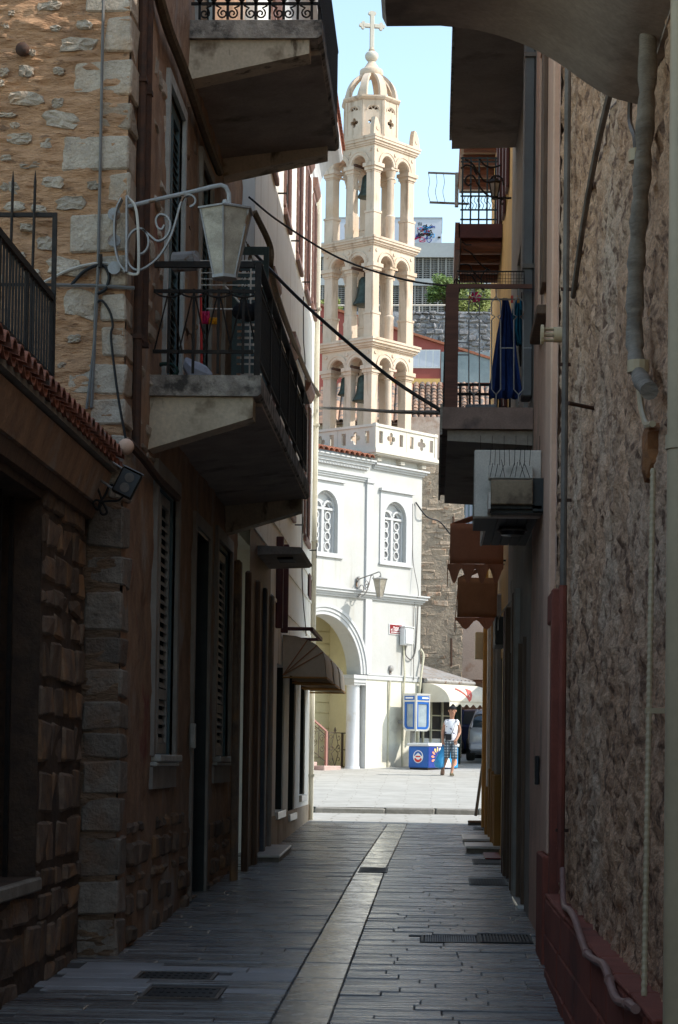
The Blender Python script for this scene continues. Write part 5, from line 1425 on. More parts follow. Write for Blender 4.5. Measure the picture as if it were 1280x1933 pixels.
def shut_window(o, hood=True):
    mb = MB(FW); a, b, c, d = o
    mb.box(a + .002, b - .002, c, d, -.24, -.20); wn = build(mb, 'window', M['hole_dark'], wh)
    mb = MB(FW); mb.box(a - .06, a, c, d + .06, -.01, .02); mb.box(b, b + .06, c, d + .06, -.01, .02); mb.box(a, b, d, d + .06, -.01, .02); mb.box((a + b) / 2 - .03, (a + b) / 2 + .03, c, d, -.19, -.12)
    build(mb, 'frame', M['shutter_brown'], wn)
    for (p, q) in ((a - .34, a - .05), (b + .05, b + .34)): louvre(wh, FW, p, q, c, d, .032, M['shutter_brown'], .11, th=.026, slat_parts=False, mids=(c + .9,))
    mb = MB(FW); mb.cbox(a - .3, b + .3, c - .14, c - .03, .0, .055, c=.012); build(mb, 'sill', M['shutter_brown'], wn)
    if hood:
        mb = MB(FW); mb.prism([(d + .09, .0), (d + .30, .0), (d + .30, .09), (d + .22, .09), (d + .12, .04)], a - .25, b + .25, 0); build(mb, 'hood', M['shutter_brown'], wn)
    mb = MB(FW); mb.box(b + .75, b + .77, c - .12, c - .1, 0, .12); mb.box(b + .75, b + .77, c - .25, c + .02, .12, .13); build(mb, 'shutter_catch', M['iron'], wn)
for o in SHW + SHM: shut_window(o)
mb = MB(FW)
CV_ = [(12.0, .0)] + [(12.05 + .62 * math.sin(R_(t)), .41 - .38 * math.cos(R_(t))) for t in range(0, 91, 10)] + [(12.72, .45), (12.80, .45), (12.80, -.1), (12.0, -.1)]
mb.prism(CV_, YW0, YW1 + .12, 0); build(mb, 'cove_cornice', M['white_trim'], wh)
mb = MB(FW); mb.prism([(12.805, .45), (12.84, .46), (14.0, -3), (12.805, -3)], YW0, YW1 + .15, 0); rw = build(mb, 'roof', M['tile'], wh)
y = YW0 - 4
TP3, TF3 = half_tile(.085, .07, .42, .1)
k = 0
while y < YW1 + .1:
    if y > 19.0:
        for j in range(2):
            pts = [(XW + .50 - (p[2] * .42 + j * .36), y + p[0], 12.86 + p[1] + (p[2] * .42 + j * .36) * .30 + j * .014) for p in TP3]
            mb = MB(); mb.add(pts, TF3); build(mb, 'roof_tile', M['tile'], rw)
    y += .195
for (a, b, c, d) in DO:
    mb = MB(FW); mb.box(a + .002, b - .002, c, d, -.24, -.18); dd = build(mb, 'shop_window', M['door_dark'], wh)
    mb = MB(FW); mb.cbox(a - .05, b + .05, c - .11, c - .002, -.1, .05, c=.01); build(mb, 'sill', M['step'], dd)
    mb = MB(FW); mb.box(a, a + .08, c, d, -.179, -.02); mb.box(b - .08, b, c, d, -.179, -.02); build(mb, 'frame', M['door_dark'], dd)
# timber bay: posts, pipes and doors between the stone house and the white house
for (px, w_, m, nm) in ((452, .22, 'stone_dark', 'stone_jamb'), (472, .20, 'wood_dark', 'timber_post'), (489, .2, 'wood_dark', 'timber_post'), (503, .3, 'blue_jamb', 'painted_jamb'), (515, .16, 'grey_trim', 'painted_jamb')):
    if m == 'blue_jamb': M[m] = mat('slate_blue_jamb_paint', (.10, .115, .135), (.075, .085, .10), rough=.6, scale=3)
    Yp = atX(px, 1300, XW + .05)[1]
    build(MB(FW).cbox(Yp - w_ / 2, Yp + w_ / 2, .3, 4.0, -.02, .055, c=.02), nm, M[m], wh)
M['ivory_pipe'] = mat('ivory_pipe_paint', (.72, .69, .58), (.62, .59, .48), rough=.5, scale=2, fine=.04)
dp = thing('drain_pipe', 'cream white corner downpipe at the sunlit end of the white house', 'pipe', (XW, YW1, .7), None)
mb = MB(); mb.tube([(XW + .05, YW1 - .16, .72), (XW + .05, YW1 - .16, 12.0)], .045, 8); build(mb, 'pipe', M['ivory_pipe'], dp, smooth=True)
for z in (1.5, 3.6, 5.7, 7.8, 9.9): build(MB().box(XW, XW + .11, YW1 - .22, YW1 - .10, z, z + .04), 'clip', M['ivory_pipe'], dp)
tag(build(MB(FW).cbox(37.75, 38.35, 4.62, 5.05, .019, .035, c=.004), 'wall_plaque', M['maroon'], None, loc=(XW, 38, 4.8)), 'small dark red plaque on the lit edge of the white house', 'plaque')
# concrete door canopy
ZC = 4.45
mb = MB(); mb.prism([(XW - .05, ZC), (-1.66, ZC - .02), (-1.62, ZC - .07), (-1.66, ZC - .10), (XW - .05, ZC - .12)], 26.9, 28.9, 1)
cn = thing('door_canopy', 'small grey concrete slab canopy over the timber doors', 'canopy', (XW, 27, ZC))
build(mb, 'slab', M['concrete'], cn); build(MB().box(-1.98, -1.78, 27.3, 27.8, ZC - .135, ZC - .106), 'light_fitting', M['rubber'], cn)
# basket awnings over the three shop windows
def basket(ya, yb, label):
    t = thing('basket_awning', label, 'awning', (XW, (ya + yb) / 2, 3.1), 'taupe basket awnings over the shop windows')
    zt_, zb_, xo = 3.60, 2.98, XW + .64
    pr = [(XW + .02, zt_)] + [(XW + .02 + .62 * math.sin(R_(a)), zb_ + .26 + (zt_ - zb_ - .26) * math.cos(R_(a))) for a in (18, 36, 54, 72, 90)] + [(xo + .02, zb_)]
    mb = MB(); n = len(pr)
    mb.grid(lambda i, j: (pr[i][0], ya + (yb - ya) * j / 4, pr[i][1]), n - 1, 4)
    o = build(mb, 'fabric', M['awning_grey'], t); o.modifiers.new('thick', 'SOLIDIFY').thickness = .008
    hub = (XW + .03, zb_ + .03)
    for yy in (ya, yb):
        mb = MB(); mb.add([(hub[0], yy, hub[1])] + [(p[0], yy, p[1]) for p in pr], [(0, i, i + 1) for i in range(1, n)])
        o = build(mb, 'end_panel', M['awning_grey'], t); o.modifiers.new('thick', 'SOLIDIFY').thickness = .006
        for i in (2, 3, 4):
            mb = MB(); s_ = -1 if yy == ya else 1
            mb.tube([(hub[0], yy + s_ * .008, hub[1]), (pr[i][0], yy + s_ * .008, pr[i][1])], .008, 5); build(mb, 'rib', M['awning_brown'], t)
    mb = MB(); mb.tube([(hub[0], ya, zb_), (xo + .02, ya, zb_), (xo + .02, yb, zb_), (hub[0], yb, zb_)], .016, 6); build(mb, 'frame', M['orange_wall'], t)
basket(31.4, 33.5, 'taupe ribbed basket awning, nearest of the three over the shop windows')
basket(34.1, 35.9, 'taupe basket awning, middle one of the three over the shop windows')
basket(36.5, 38.3, 'taupe basket awning, farthest of the three, at the lit corner')
br = thing('sign_bracket', 'brown iron bracket with two upright straps and a projecting frame above the awnings', 'bracket', (XW, 30.8, 3.9))
for Yp in (30.2, 31.3):
    build(MB().cbox(XW, XW + .10, Yp - .05, Yp + .05, 3.62, 4.9, c=.008), 'strap', M['maroon'], br)
mb = MB(); mb.bar([(XW + .05, 31.3, 3.68), (XW + .46, 31.3, 3.68)], .05, .05); mb.bar([(XW + .44, 31.3, 3.68), (XW + .44, 34.0, 3.68)], .05, .05, up=(0, 0, 1)); mb.bar([(XW + .05, 34.0, 3.68), (XW + .46, 34.0, 3.68)], .05, .05); build(mb, 'arm', M['maroon'], br)
# wires
cable('cable', 'black twisted service cable crossing from the white house to the right hand balcony', [P(470, 372, 25.5), P(530, 420, 26), P(640, 487, 27), P(760, 527, 26), P(860, 541, 24.9)], .013, M['rubber'])
cable('cable', 'thick black cable crossing the lane in front of the bell tower', [P(482, 480, 25.0), P(560, 560, 24), P(640, 632, 23), P(740, 715, 22), P(833, 775, 20.2)], .020, M['rubber'])
cable('cable', 'grey spiral wrapped cable crossing level in front of the tower', [P(604, 770, 38.8), P(660, 772, 35), P(740, 777, 28), P(832, 779, 21)], .024, M['cable_grey'])
cable('cable_bundle', 'brown bundle of cables sagging along the white house wall to its lit corner', [P(480, 400, 25.5), P(510, 465, 25.8), P(512, 510, 26), P(530, 580, 28), P(560, 660, 33), P(585, 720, 36.5), P(602, 745, 38.9)], .040, M['cable_brown'], 'cable bundle', 6)
cable('cable', 'thin wire hanging down the white house wall below the shutters', [atX(573, 560, XW + .03), atX(573, 640, XW + .03), atX(576, 720, XW + .03), atX(570, 1060, XW + .03), atX(578, 1200, XW + .03)], .010, M['cable_grey'])
mb = MB()
for k in range(6):
    a = P(462 + 3 * k, 452 + 4 * k, 25.2); mb.tube(curve_pts([a, (a[0] + .06 * math.sin(k), 25.2, a[2] - .25), (a[0] - .05, 25.2, a[2] - .42 - .05 * k)], 4), .007, 4)
box_thing('dead_vine', 'dry hanging tangle of wires beside the lantern at the balcony corner', 'wires', mb, M['cable_brown'], P(470, 470, 25.2))
# ================================================================== RIGHT SIDE OF THE LANE
XR = .90
FR = Frame((XR, 0, 0), (0, 1, 0), (-1, 0, 0))           # u = Y, v = out into the lane
# ------------------------------------------------------------------ rough stone house nearest the camera
rh = thing('rough_stone_house', 'tall house of rough unplastered stone with red painted plinth beside the camera', 'house', (1.5, 10, .2))
def drough(u, w):
    a = fbm(u * 2.6 + .5 * vnoise(u * 2, w * 2, 3), w * 3.0, 51, 3)
    b = np.abs(fbm(u * 8.5, w * 7.5, 55, 4)); c = fbm(u * 17, w * 17, 57, 2)
    d = np.maximum(0, fbm(u * 11, w * 9, 61, 3)) ; return np.clip(-.004 + .030 * a - .036 * b + .030 * c - .05 * d, -.10, .055)
mb = MB(FR); wall(mb, 5.5, 16.0, .2, 9.0, [(15.45, 16.0, .2, 3.0), (5.5, 9.7, 6.6, 9.0)], .12, .024, drough)
build(mb, 'lane_wall', M['rough_stone'], rh, smooth=True)
mb = MB(FR); mb.box(-14, 5.498, -.3, 6.6, -6, -.0); mb.box(5.5, 9.7, -.3, 6.6, -6, -.13); mb.box(9.7, 15.99, -.3, 10.6, -6, -.13); mb.box(9.7, 16, 9.0, 10.6, -.129, 0); build(mb, 'inner_block', M['rough_stone'], rh)
# red plinth of painted blocks
w = .10; r = 0
XP = .095
while w < .84:
    h = .245; u = 8.3 - (.4 if r % 2 else 0)
    while u < 15.4:
        L = random.uniform(.75, .95); b = min(u + L, 15.42)
        if b - u > .1:
            mb = MB(FR); mb.cbox(u, b - .010, w, min(w + h - .010, .86), -.05, XP + random.uniform(-.004, .004), c=.01, j=.003); build(mb, 'plinth_block', M['red_paint'], rh)
        u += L
    w += h; r += 1
mb = MB(FR); mb.box(8.2, 15.43, -.2, .85, -.05, XP - .012); build(mb, 'plinth_core', M['red_paint'], rh)
mb = MB(FR); mb.cbox(15.44, 15.60, .2, 3.02, -.10, .06, c=.01); mb.cbox(15.60, 16.16, 2.80, 3.02, -.1, .055, c=.01); build(mb, 'red_jamb', M['red_paint'], rh)
mb = MB(FR); mb.box(15.61, 16.10, .2, 2.79, -.22, -.16); build(mb, 'red_door', M['red_paint'], rh)
for w_ in (.9, 1.55, 2.2): build(MB(FR).box(15.62, 16.0, w_, w_ + .012, -.159, -.150), 'groove', M['rubber'], rh)
# curved balcony bracket overhead
cv = curve_pts([(.0, 5.062, 0), (.15, 5.045, 0), (.30, 5.005, 0), (.42, 4.955, 0), (.54, 4.885, 0), (.65, 4.805, 0), (.75, 4.745, 0), (.85, 4.715, 0), (.89, 4.705, 0)], 5)
pr = [(-.26, 5.10), (-.24, 5.06)] + [(p[0], p[1]) for p in cv] + [(.89, 4.69), (.95, 4.69), (.95, 5.6), (-.26, 5.6)]
mb = MB(); mb.prism(pr, 6.6, 9.6, 1); hb = build(mb, 'curved_balcony', M['soffit_grey'], rh, smooth=True)
mb = MB(); mb.box(-.27, .93, 6.6, 9.62, 5.602, 5.68); build(mb, 'slab', M['concrete_edge'], hb)
mb = MB(); mb.box(-.24, -.20, 6.6, 9.6, 6.5, 6.54); build(mb, 'balcony_rail', M['iron'], hb)
for k in range(16): build(MB().box(-.23, -.21, 6.7 + .18 * k, 6.72 + .18 * k, 5.681, 6.499), 'baluster', M['iron'], hb)
# pipes and ducts on the stone wall
def xr(px, py, v=.03): return atX(px, py, XR - v)
t = thing('downpipe', 'wide cream downpipe at the right edge of the stone wall', 'pipe', (.845, 7.42, 0))
mb = MB(); mb.tube([(.845, 7.42, .15), (.845, 7.42, 5.0)], .055, 14); build(mb, 'pipe', M['pipe_cream'], t, smooth=True)
for z in (.75, 2.85): 
    mb = MB(); mb.tube([(.845, 7.42, z), (.845, 7.42, z + .05)], .061, 14); build(mb, 'collar', M['pipe_cream'], t, smooth=True)
    build(MB().box(.84, .91, 7.44, 7.46, z + .01, z + .04), 'bracket', M['iron_rust'], t)
du = thing('duct', 'thick grey tape wrapped duct bending on the rough stone wall', 'duct', xr(1200, 400, .06))
P1 = [xr(1224, -40, .06), xr(1222, 150, .06), xr(1214, 300, .06), xr(1206, 420, .06), xr(1200, 530, .06), xr(1198, 640, .06), xr(1206, 705, .06), xr(1226, 738, .05)]
mb = MB(); pts = curve_pts(P1, 7); mb.tube(pts, [.036 + .004 * math.sin(i * 1.3) + .003 * math.sin(i * 3.7) for i in range(len(pts))], 12); build(mb, 'wrapped_pipe', M['duct'], du, smooth=True)
for p in (xr(1207, 292, .06), xr(1205, 690, .06)):
    mb = MB(); mb.tube([(p[0], p[1], p[2] - .03), (p[0], p[1], p[2] + .02)], .046, 12); build(mb, 'clamp', M['pipe_cream'], du)
cable('hose', 'thin beige hose curving out below the wrapped duct', [xr(1206, 722), xr(1211, 770), xr(1220, 800), xr(1232, 800)], .014, M['pipe_cream'], 'hose', 7)
mb = MB(FR); c = xr(1233, 855, .0)
m2 = blob(FR, c[1], c[2], .13, .12, .02, 5, 12, th=.07); box_thing('foam_patch', 'blob of orange expanding foam on the rough stone wall', 'foam', m2, M['foam'], c)
cc = thing('corrugated_conduit', 'ribbed beige conduit running down the rough stone wall to the plinth', 'conduit', xr(1226, 900, .03))
a = xr(1233, 885, .04); b = xr(1216, 1880, .12)
n = 150; mb = MB(); pts = [tuple(np.array(a) + (np.array(b) - np.array(a)) * i / n) for i in range(n + 1)]
mb.tube(pts, [.0125 if i % 2 else .0095 for i in range(n + 1)], 8); build(mb, 'tube', M['pipe_cream'], cc)
m_ = tuple(np.array(a) + (np.array(b) - np.array(a)) * .48); build(MB().box(m_[0] - .015, XR, m_[1] - .012, m_[1] + .012, m_[2] - .01, m_[2] + .01), 'clip', M['pipe_cream'], cc)
gc = thing('conduit', 'long straight grey steel conduit on the rough stone wall, painted red low down', 'conduit', xr(1070, 1400, .035))
Yc = 14.3
mb = MB(); mb.tube([(XR - .05, Yc, 2.95), (XR - .05, Yc, 6.6)], .022, 8); build(mb, 'tube', M['pipe_grey'], gc, smooth=True)
mb = MB(); mb.tube([(XR - .05, Yc, 1.0), (XR - .05, Yc, 2.948)], .026, 8); build(mb, 'painted_tube', M['red_paint'], gc, smooth=True)
for z in (1.33, 3.5, 4.4, 4.9): build(MB().box(XR - .085, XR, Yc - .012, Yc + .012, z, z + .02), 'clip', M['iron_rust'], gc)
cable('conduit', 'thin brown conduit climbing beside the steel one up to the curved bracket', [xr(1082, 560), xr(1100, 430), xr(1125, 290), xr(1155, 160)], .018, M['pipe_grey'], 'conduit', 6)
mb = MB(); q = xr(1122, 771, -.02); mb.tube([q, (q[0] - .16, q[1] - .15, q[2] + .005)], .012, 6); box_thing('iron_pin', 'rusty iron pin sticking out of the rough stone wall', 'pin', mb, M['iron_rust'], q)
vt = thing('vent_pipe', 'short pale flue cowl sticking out of the pink moulding', 'vent', xr(1055, 632, .06))
q = np.array(xr(1072, 632, -.02)); mb = MB(); mb.tube([tuple(q), tuple(q + (-.10, -.0, 0))], .055, 14); build(mb, 'tube', M['pipe_cream'], vt, smooth=True)
mb = MB(); mb.tube([tuple(q + (-.17, 0, 0)), tuple(q + (-.19, 0, 0))], .07, 14); build(mb, 'cap', M['pipe_cream'], vt)
for k in range(6):
    a_ = k * math.pi / 3; d = np.array((0, .045 * math.cos(a_), .045 * math.sin(a_))); mb = MB(); mb.tube([tuple(q + (-.10, 0, 0) + d), tuple(q + (-.17, 0, 0) + d)], .008, 5); build(mb, 'rib', M['pipe_cream'], vt)
pk = thing('water_pipe', 'pink painted pipe stepping down along the top of the red plinth', 'pipe', xr(1100, 1770, .12))
P2 = [xr(1062, 1640, .04), xr(1064, 1705, .05), xr(1075, 1718, .11), xr(1085, 1735, .12), xr(1098, 1775, .12), xr(1108, 1800, .12), xr(1122, 1812, .12), xr(1140, 1822, .12), xr(1150, 1850, .12), xr(1158, 1875, .12), xr(1168, 1890, .12), xr(1185, 1895, .12), xr(1200, 1905, .12)]
mb = MB(); mb.tube(curve_pts(P2, 5), .019, 9); build(mb, 'tube', M['pipe_pink'], pk, smooth=True)
for i in (5, 8, 11): 
    mb = MB(); q = P2[i]; mb.tube([tuple(np.array(q) - (0, .02, -.004)), tuple(np.array(q) + (0, .02, -.004))], .024, 9); build(mb, 'joint', M['pipe_pink'], pk)
cable('cable', 'thin grey cable beside the wrapped duct under the curved bracket', [xr(1190, 175), xr(1189, 230), xr(1198, 260), xr(1200, 300)], .012, M['pipe_grey'])
# ------------------------------------------------------------------ pink plastered house
ph = thing('pink_house', 'pink roughcast house with smooth corner moulding and two dark lane balconies', 'house', (1.5, 18, .3))
PW_ = [(17.7, 18.7, 5.6, 7.9), (17.7, 18.7, 9.0, 11.2)]
mb = MB(FR); wall(mb, 16.0, 20.0, .2, 12.2, PW_, .2, .14, lambda u, w: .006 * fbm(u * 5, w * 5, 71)); mb.box(16.0, 20.0, .2, 12.2, -6, -.21); build(mb, 'wall', M['pink_plaster'], ph, smooth=False)
mb = MB(FR); mb.cbox(16.18, 16.98, 1.1, 12.1, -.05, .045, c=.012); build(mb, 'corner_moulding', M['pink_trim'], ph)
mb = MB(FR); mb.cbox(16.12, 17.05, .2, 1.095, -.05, .075, c=.012); build(mb, 'moulding_base', M['red_paint'], ph)
for o in PW_:
    a, b, c, d = o
    wn = build(MB(FR).box(a, b, c, d, -.19, -.15), 'window', M['hole_dark'], ph)
    mb = MB(FR); mb.box(a - .12, a, c - .1, d + .12, -.01, .03); mb.box(b, b + .12, c - .1, d + .12, -.01, .03); mb.box(a, b, d, d + .12, -.01, .03); build(mb, 'surround', M['pink_trim'], wn)
    build(MB(FR).cbox(a - .15, b + .15, c - .18, c - .1, -.02, .09, c=.01), 'sill', M['wood_dark'], wn)
    build(MB(FR).cbox(a - .50, a - .04, c, d, .032, .065, c=.006), 'shutter', M['wood_dark'], wn)
# ground floor and side of the house with the balconies
gh = thing('grey_shop_house', 'grey rendered shop house with dark doorways under the right hand balconies', 'house', (1.5, 23, .4))
GD = [(21.0, 22.3, .42, 3.0), (23.6, 25.2, .42, 3.05)]
GU = [(21.2, 22.2, 5.06, 7.4), (23.4, 24.4, 5.06, 7.4), (21.4, 22.4, 9.2, 11.4)]
mb = MB(FR); wall(mb, 20.002, 26.3, .2, 12.2, GD + GU, .25, .6); mb.box(20.002, 26.3, .2, 12.2, -6, -.26); build(mb, 'wall', M['grey_trim'], gh)
for (a, b, c, d) in GD:
    dd = build(MB(FR).box(a, b, c, d, -.24, -.19), 'door', M['dark_panel'], gh)
    for (p, q) in ((a, a + .09), (b - .09, b)): build(MB(FR).box(p, q, c, d, -.189, .03), 'jamb', M['wood_dark'], dd)
    build(MB(FR).cbox((a + b) / 2 - .4, (a + b) / 2 + .4, c + .2, d - .3, -.189, -.16, c=.01), 'door_leaf', M['door_dark'], dd)
    build(MB(FR).cbox(a - .04, b + .04, c - .1, c - .002, -.2, .07, c=.01), 'threshold', M['step'], dd)
for (a, b, c, d) in GU:
    build(MB(FR).box(a, b, c, d, -.24, -.19), 'balcony_door', M['shutter_grey'], gh)
for (y0, w_, m) in ((22.7, .25, 'grey_trim'), (23.3, .2, 'wood_dark'), (25.5, .3, 'wood_dark'), (26.0, .2, 'maroon')):
    build(MB(FR).cbox(y0 - w_ / 2, y0 + w_ / 2, .3, 3.6, -.02, .06, c=.012), 'pilaster', M[m], gh)
t = thing('downpipe', 'square grey downpipe at the joint between the pink and grey houses', 'pipe', (XR, 20.35, 5))
build(MB(FR).cbox(20.2, 20.55, 5.2, 12.0, .005, .10, c=.012), 'pipe', M['grey_dull'] if 'grey_dull' in M else mat('dull_grey_pipe_paint', (.16, .155, .15), (.125, .12, .115), rough=.6, scale=2, fine=.05), t)
for z in (6.4, 8.4, 10.4): build(MB(FR).box(20.17, 20.58, z, z + .04, .0, .105), 'clip', M['pipe_grey'], t)
tag(build(MB(FR).cbox(18.1, 18.25, 1.6, 1.84, .008, .04, c=.006), 'letter_slot', M['rubber'], None, loc=(XR, 18, 1.7)), 'small black entry panel on the pink wall', 'entry panel')
# lower balcony (bottom floor of the two)
XB = .06; ZR1 = 5.06; Y0, Y1 = 20.0, 25.0
mb = MB(); mb.prism([(XR - .002, ZR1), (XB, ZR1), (XB, ZR1 - .20), (XR - .002, ZR1 - .20)], Y0, Y1, 1); b1 = build(mb, 'balcony', M['pink_soil'] if 'pink_soil' in M else mat('stained_pink_concrete', (.33, .22, .175), (.23, .155, .125), scale=4, bump=.5, bscale=20, c3=(.11, .08, .07), s3=3, r3=(.55, .7)), ph)
mb = MB(); mb.prism([(XR - .002, ZR1 - .202), (XB + .05, ZR1 - .202), (XB + .05, ZR1 - .30), (XR - .002, ZR1 - .34)], Y0 + .08, Y1 - .05, 1); build(mb, 'soffit', M['soffit_grey'], b1)
mb = MB(); mb.box(XB - .02, XB + .002, Y0 - .01, Y1, ZR1 - .26, ZR1 + .03); build(mb, 'slab_edge', M['concrete_edge'], b1)
ra = build(MB().box(XB + .02, XB + .14, Y0 + .02, Y0 + .12, ZR1, ZR1 + 1.12), 'balcony_railing', M['timber'], ph)
mb = MB(); mb.box(XB + .03, XR - .02, Y0 + .05, Y0 + .085, ZR1 + 1.12, ZR1 + 1.16); build(mb, 'top_rail', M['timber'], ra)
mb = MB(); mb.box(XB + .14, XR - .1, Y0 + .10, Y0 + .112, ZR1 + 1.02, ZR1 + 1.035); build(mb, 'clothes_bar', M['pipe_grey'], ra)
def p20(px, py, Y=Y0 + .06): return atY(px, py, Y)
mb = MB()
z = 20
for (xl, xr_) in ((885, 905), (928, 945), (970, 988)):          # pale wire ornaments of the end panel
    xm = (xl + xr_) / 2
    for pts in ([(xm, 545), (xm, 560), (xl, 570), (xl, 594), (xl + 6, 598), (xl, 604), (xl, 735), (xm, 745), (xm, 764)], [(xm, 560), (xr_, 570), (xr_, 594), (xr_ - 6, 598), (xr_, 604), (xr_, 735), (xm, 745)]):
        m2 = MB(); m2.tube([p20(*p) for p in pts], .006, 5); build(m2, 'ornament_bar', M['grey_paint'], ra)
for q in ([(862, 647), (886, 647)], [(862, 670), (886, 670)], [(946, 657), (970, 657)], [(988, 657), (1004, 657)]):
    m2 = MB(); m2.tube([p20(*p) for p in q], .006, 5); build(m2, 'ornament_bar', M['grey_paint'], ra)
mb = MB(); mb.box(XB + .02, XB + .045, Y0 + .13, Y1, ZR1 + 1.08, ZR1 + 1.13); mb.box(XB + .02, XB + .045, Y0 + .13, Y1, ZR1 + .08, ZR1 + .1); build(mb, 'side_rail', M['iron'], ra)
y = Y0 + .3; me = None
while y < Y1:
    if me is None: o = build(MB().box(XB + .024, XB + .04, y - .008, y + .008, ZR1 + .1, ZR1 + 1.08), 'baluster', M['iron'], ra); me = o.data; y0_ = y
    else: o = bpy.data.objects.new('baluster', me); COL.objects.link(o); o.parent = ra; o.location = (0, y - y0_, 0)
    y += .13
mb = MB()
YE = Y1 - .05
for h in (.10, .42, .62, .95, 1.06): mb.box(XB + .05, XR - .02, YE - .012, YE + .012, ZR1 + h, ZR1 + h + .03)
build(mb, 'end_rail', M['iron'], ra)
for k in range(7):
    x = XB + .10 + .115 * k; build(MB().box(x - .012, x + .012, YE - .01, YE + .01, ZR1 + .1, ZR1 + 1.08), 'baluster', M['iron'], ra)
    if k < 6:
        for zc_ in (.52, .78): 
            m2 = MB(); m2.tube([(x + .058 + .035 * math.cos(a_), YE, ZR1 + zc_ + .05 * math.sin(a_)) for a_ in np.linspace(0, 6.283, 13)[:-1]], .006, 4, closed=True); build(m2, 'ring', M['iron'], ra)
tag(build(MB().cbox(.30, .62, 22.0, 22.6, ZR1 + .002, ZR1 + .36, c=.01), 'storage_box', M['grey_paint'], None, loc=(.46, 22.3, ZR1)), 'plain grey box on the floor of the right hand balcony', 'box')
# planter cage over the rail
pc = thing('wire_basket', 'black wire planter basket clipped above the right hand balcony rail', 'basket', p20(925, 540))
a, b = p20(862, 541), p20(990, 541); zt_, zb_ = p20(862, 512)[2], p20(862, 538)[2]
mb = MB(); mb.tube([(a[0], Y0 + .06, zb_), (a[0], Y0 + .06, zt_), (b[0], Y0 + .06, zt_), (b[0], Y0 + .06, zb_)], .007, 5); build(mb, 'rim', M['iron'], pc)
mb = MB()
for k in range(26): x = a[0] + (b[0] - a[0]) * k / 25; mb.tube([(x, Y0 + .06, zb_), (x, Y0 + .06, zt_)], .0022, 3)
for k in range(5): z = zb_ + (zt_ - zb_) * k / 4; mb.tube([(a[0], Y0 + .06, z), (b[0], Y0 + .06, z)], .0022, 3)
build(mb, 'wire_mesh', M['iron'], pc)['kind'] = 'stuff'
def cloth(name, label, cat, outline, Y, m, amp=.055, group=None):
    """hanging cloth: outline rows of (left px, right px, y px)"""
    mb = MB(); n = 12; rows = len(outline)
    def fn(i, j):
        xl, xr_, yy = outline[j]; q = atY(xl + (xr_ - xl) * i / n, yy, Y)
        return (q[0], Y + amp * math.sin(i * 1.75 + .35 * j + .6 * math.sin(j * 1.1)) * (.35 + .65 * math.sin(1.2 * j / rows + .3)) + .02 * j / rows, q[2])
    mb.grid(fn, n, rows - 1)
    o = build(mb, name, m, None, smooth=True, loc=atY(*[(outline[0][0] + outline[0][1]) / 2, outline[0][2]], Y))
    o.modifiers.new('thick', 'SOLIDIFY').thickness = .01
    return tag(o, label, cat)
cloth('beach_towel', 'long navy blue towel hanging on the right hand balcony', 'towel', [(950, 958, 563), (946, 964, 590), (938, 970, 630), (932, 974, 670), (927, 980, 710), (922, 984, 738), (925, 978, 752)], Y0 + .28, M['towel'])
cloth('teal_shirt', 'teal cloth hanging right of the navy towel on the balcony', 'shirt', [(974, 984, 566), (968, 986, 585), (964, 988, 625), (972, 986, 640), (978, 985, 651)], Y0 + .34, M['teal_cloth'])
cloth('black_cloth', 'dark cloth hanging at the wall end of the balcony clothes bar', 'cloth', [(984, 992, 552), (982, 992, 600), (981, 990, 660), (984, 988, 690)], Y0 + .4, M['black_cloth'])
q = p20(898, 561); mb = MB()
for k, aa in enumerate(np.linspace(0, 6.283, 7)[:-1]):
    pp = [(q[0], q[1], q[2]), (q[0] + .06 * math.cos(aa), q[1] - .02, q[2] + .06 * math.sin(aa)), (q[0] + .045 * math.cos(aa + .8), q[1] + .01, q[2] + .045 * math.sin(aa + .8)), (q[0] + .02 * math.cos(aa + .4), q[1] + .03, q[2] + .02 * math.sin(aa + .4))]
    mb.add(pp, [(0, 1, 2), (0, 3, 1), (0, 2, 3), (1, 3, 2)])
box_thing('pinwheel', 'pink toy pinwheel on the right hand balcony rail', 'pinwheel', mb, M['pink_cloth'], q)
for i, (px, m, lb) in enumerate(((886, 'yellow_cloth', 'yellow clothes peg left of the pinwheel on the balcony bar'), (966, 'print_red', 'red clothes peg next to the teal cloth'), (978, 'yellow_cloth', 'yellow clothes peg above the teal cloth'))):
    q = p20(px, 562, Y0 + .11); mb = MB(); mb.cbox(q[0] - .008, q[0] + .002, q[1] - .01, q[1] + .01, q[2] - .05, q[2] + .02, c=.003); mb.cbox(q[0] + .004, q[0] + .014, q[1] - .01, q[1] + .01, q[2] - .05, q[2] + .02, c=.003)
    box_thing('clothes_peg', lb, 'clothes peg', mb, M[m], q)
# upper balcony: dark slab seen from below
ZR2 = 8.98; Ya, Yb = 20.95, 25.3
xo = atY(848, 270, Yb)[0]
mb = MB(); mb.prism([(XR - .002, ZR2 + .02), (xo + .03, ZR2), (xo + .03, ZR2 + .2), (XR - .002, ZR2 + .2)], Ya, Yb, 1); b2 = build(mb, 'balcony', M['soffit_grey'], ph)
mb = MB(); mb.box(xo, xo + .028, Ya, Yb - .25, ZR2 + .03, ZR2 + .26); build(mb, 'slab_edge', M['concrete_edge'], b2)
mb = MB()
for h in (.35, 1.15): mb.box(xo + .03, xo + .06, Ya, Yb, ZR2 + h, ZR2 + h + .03)
build(mb, 'side_rail', M['iron'], b2)
for k in range(30): build(MB().box(xo + .035, xo + .055, Ya + .05 + .145 * k, Ya + .07 + .145 * k, ZR2 + .2, ZR2 + 1.15), 'baluster', M['iron'], b2)
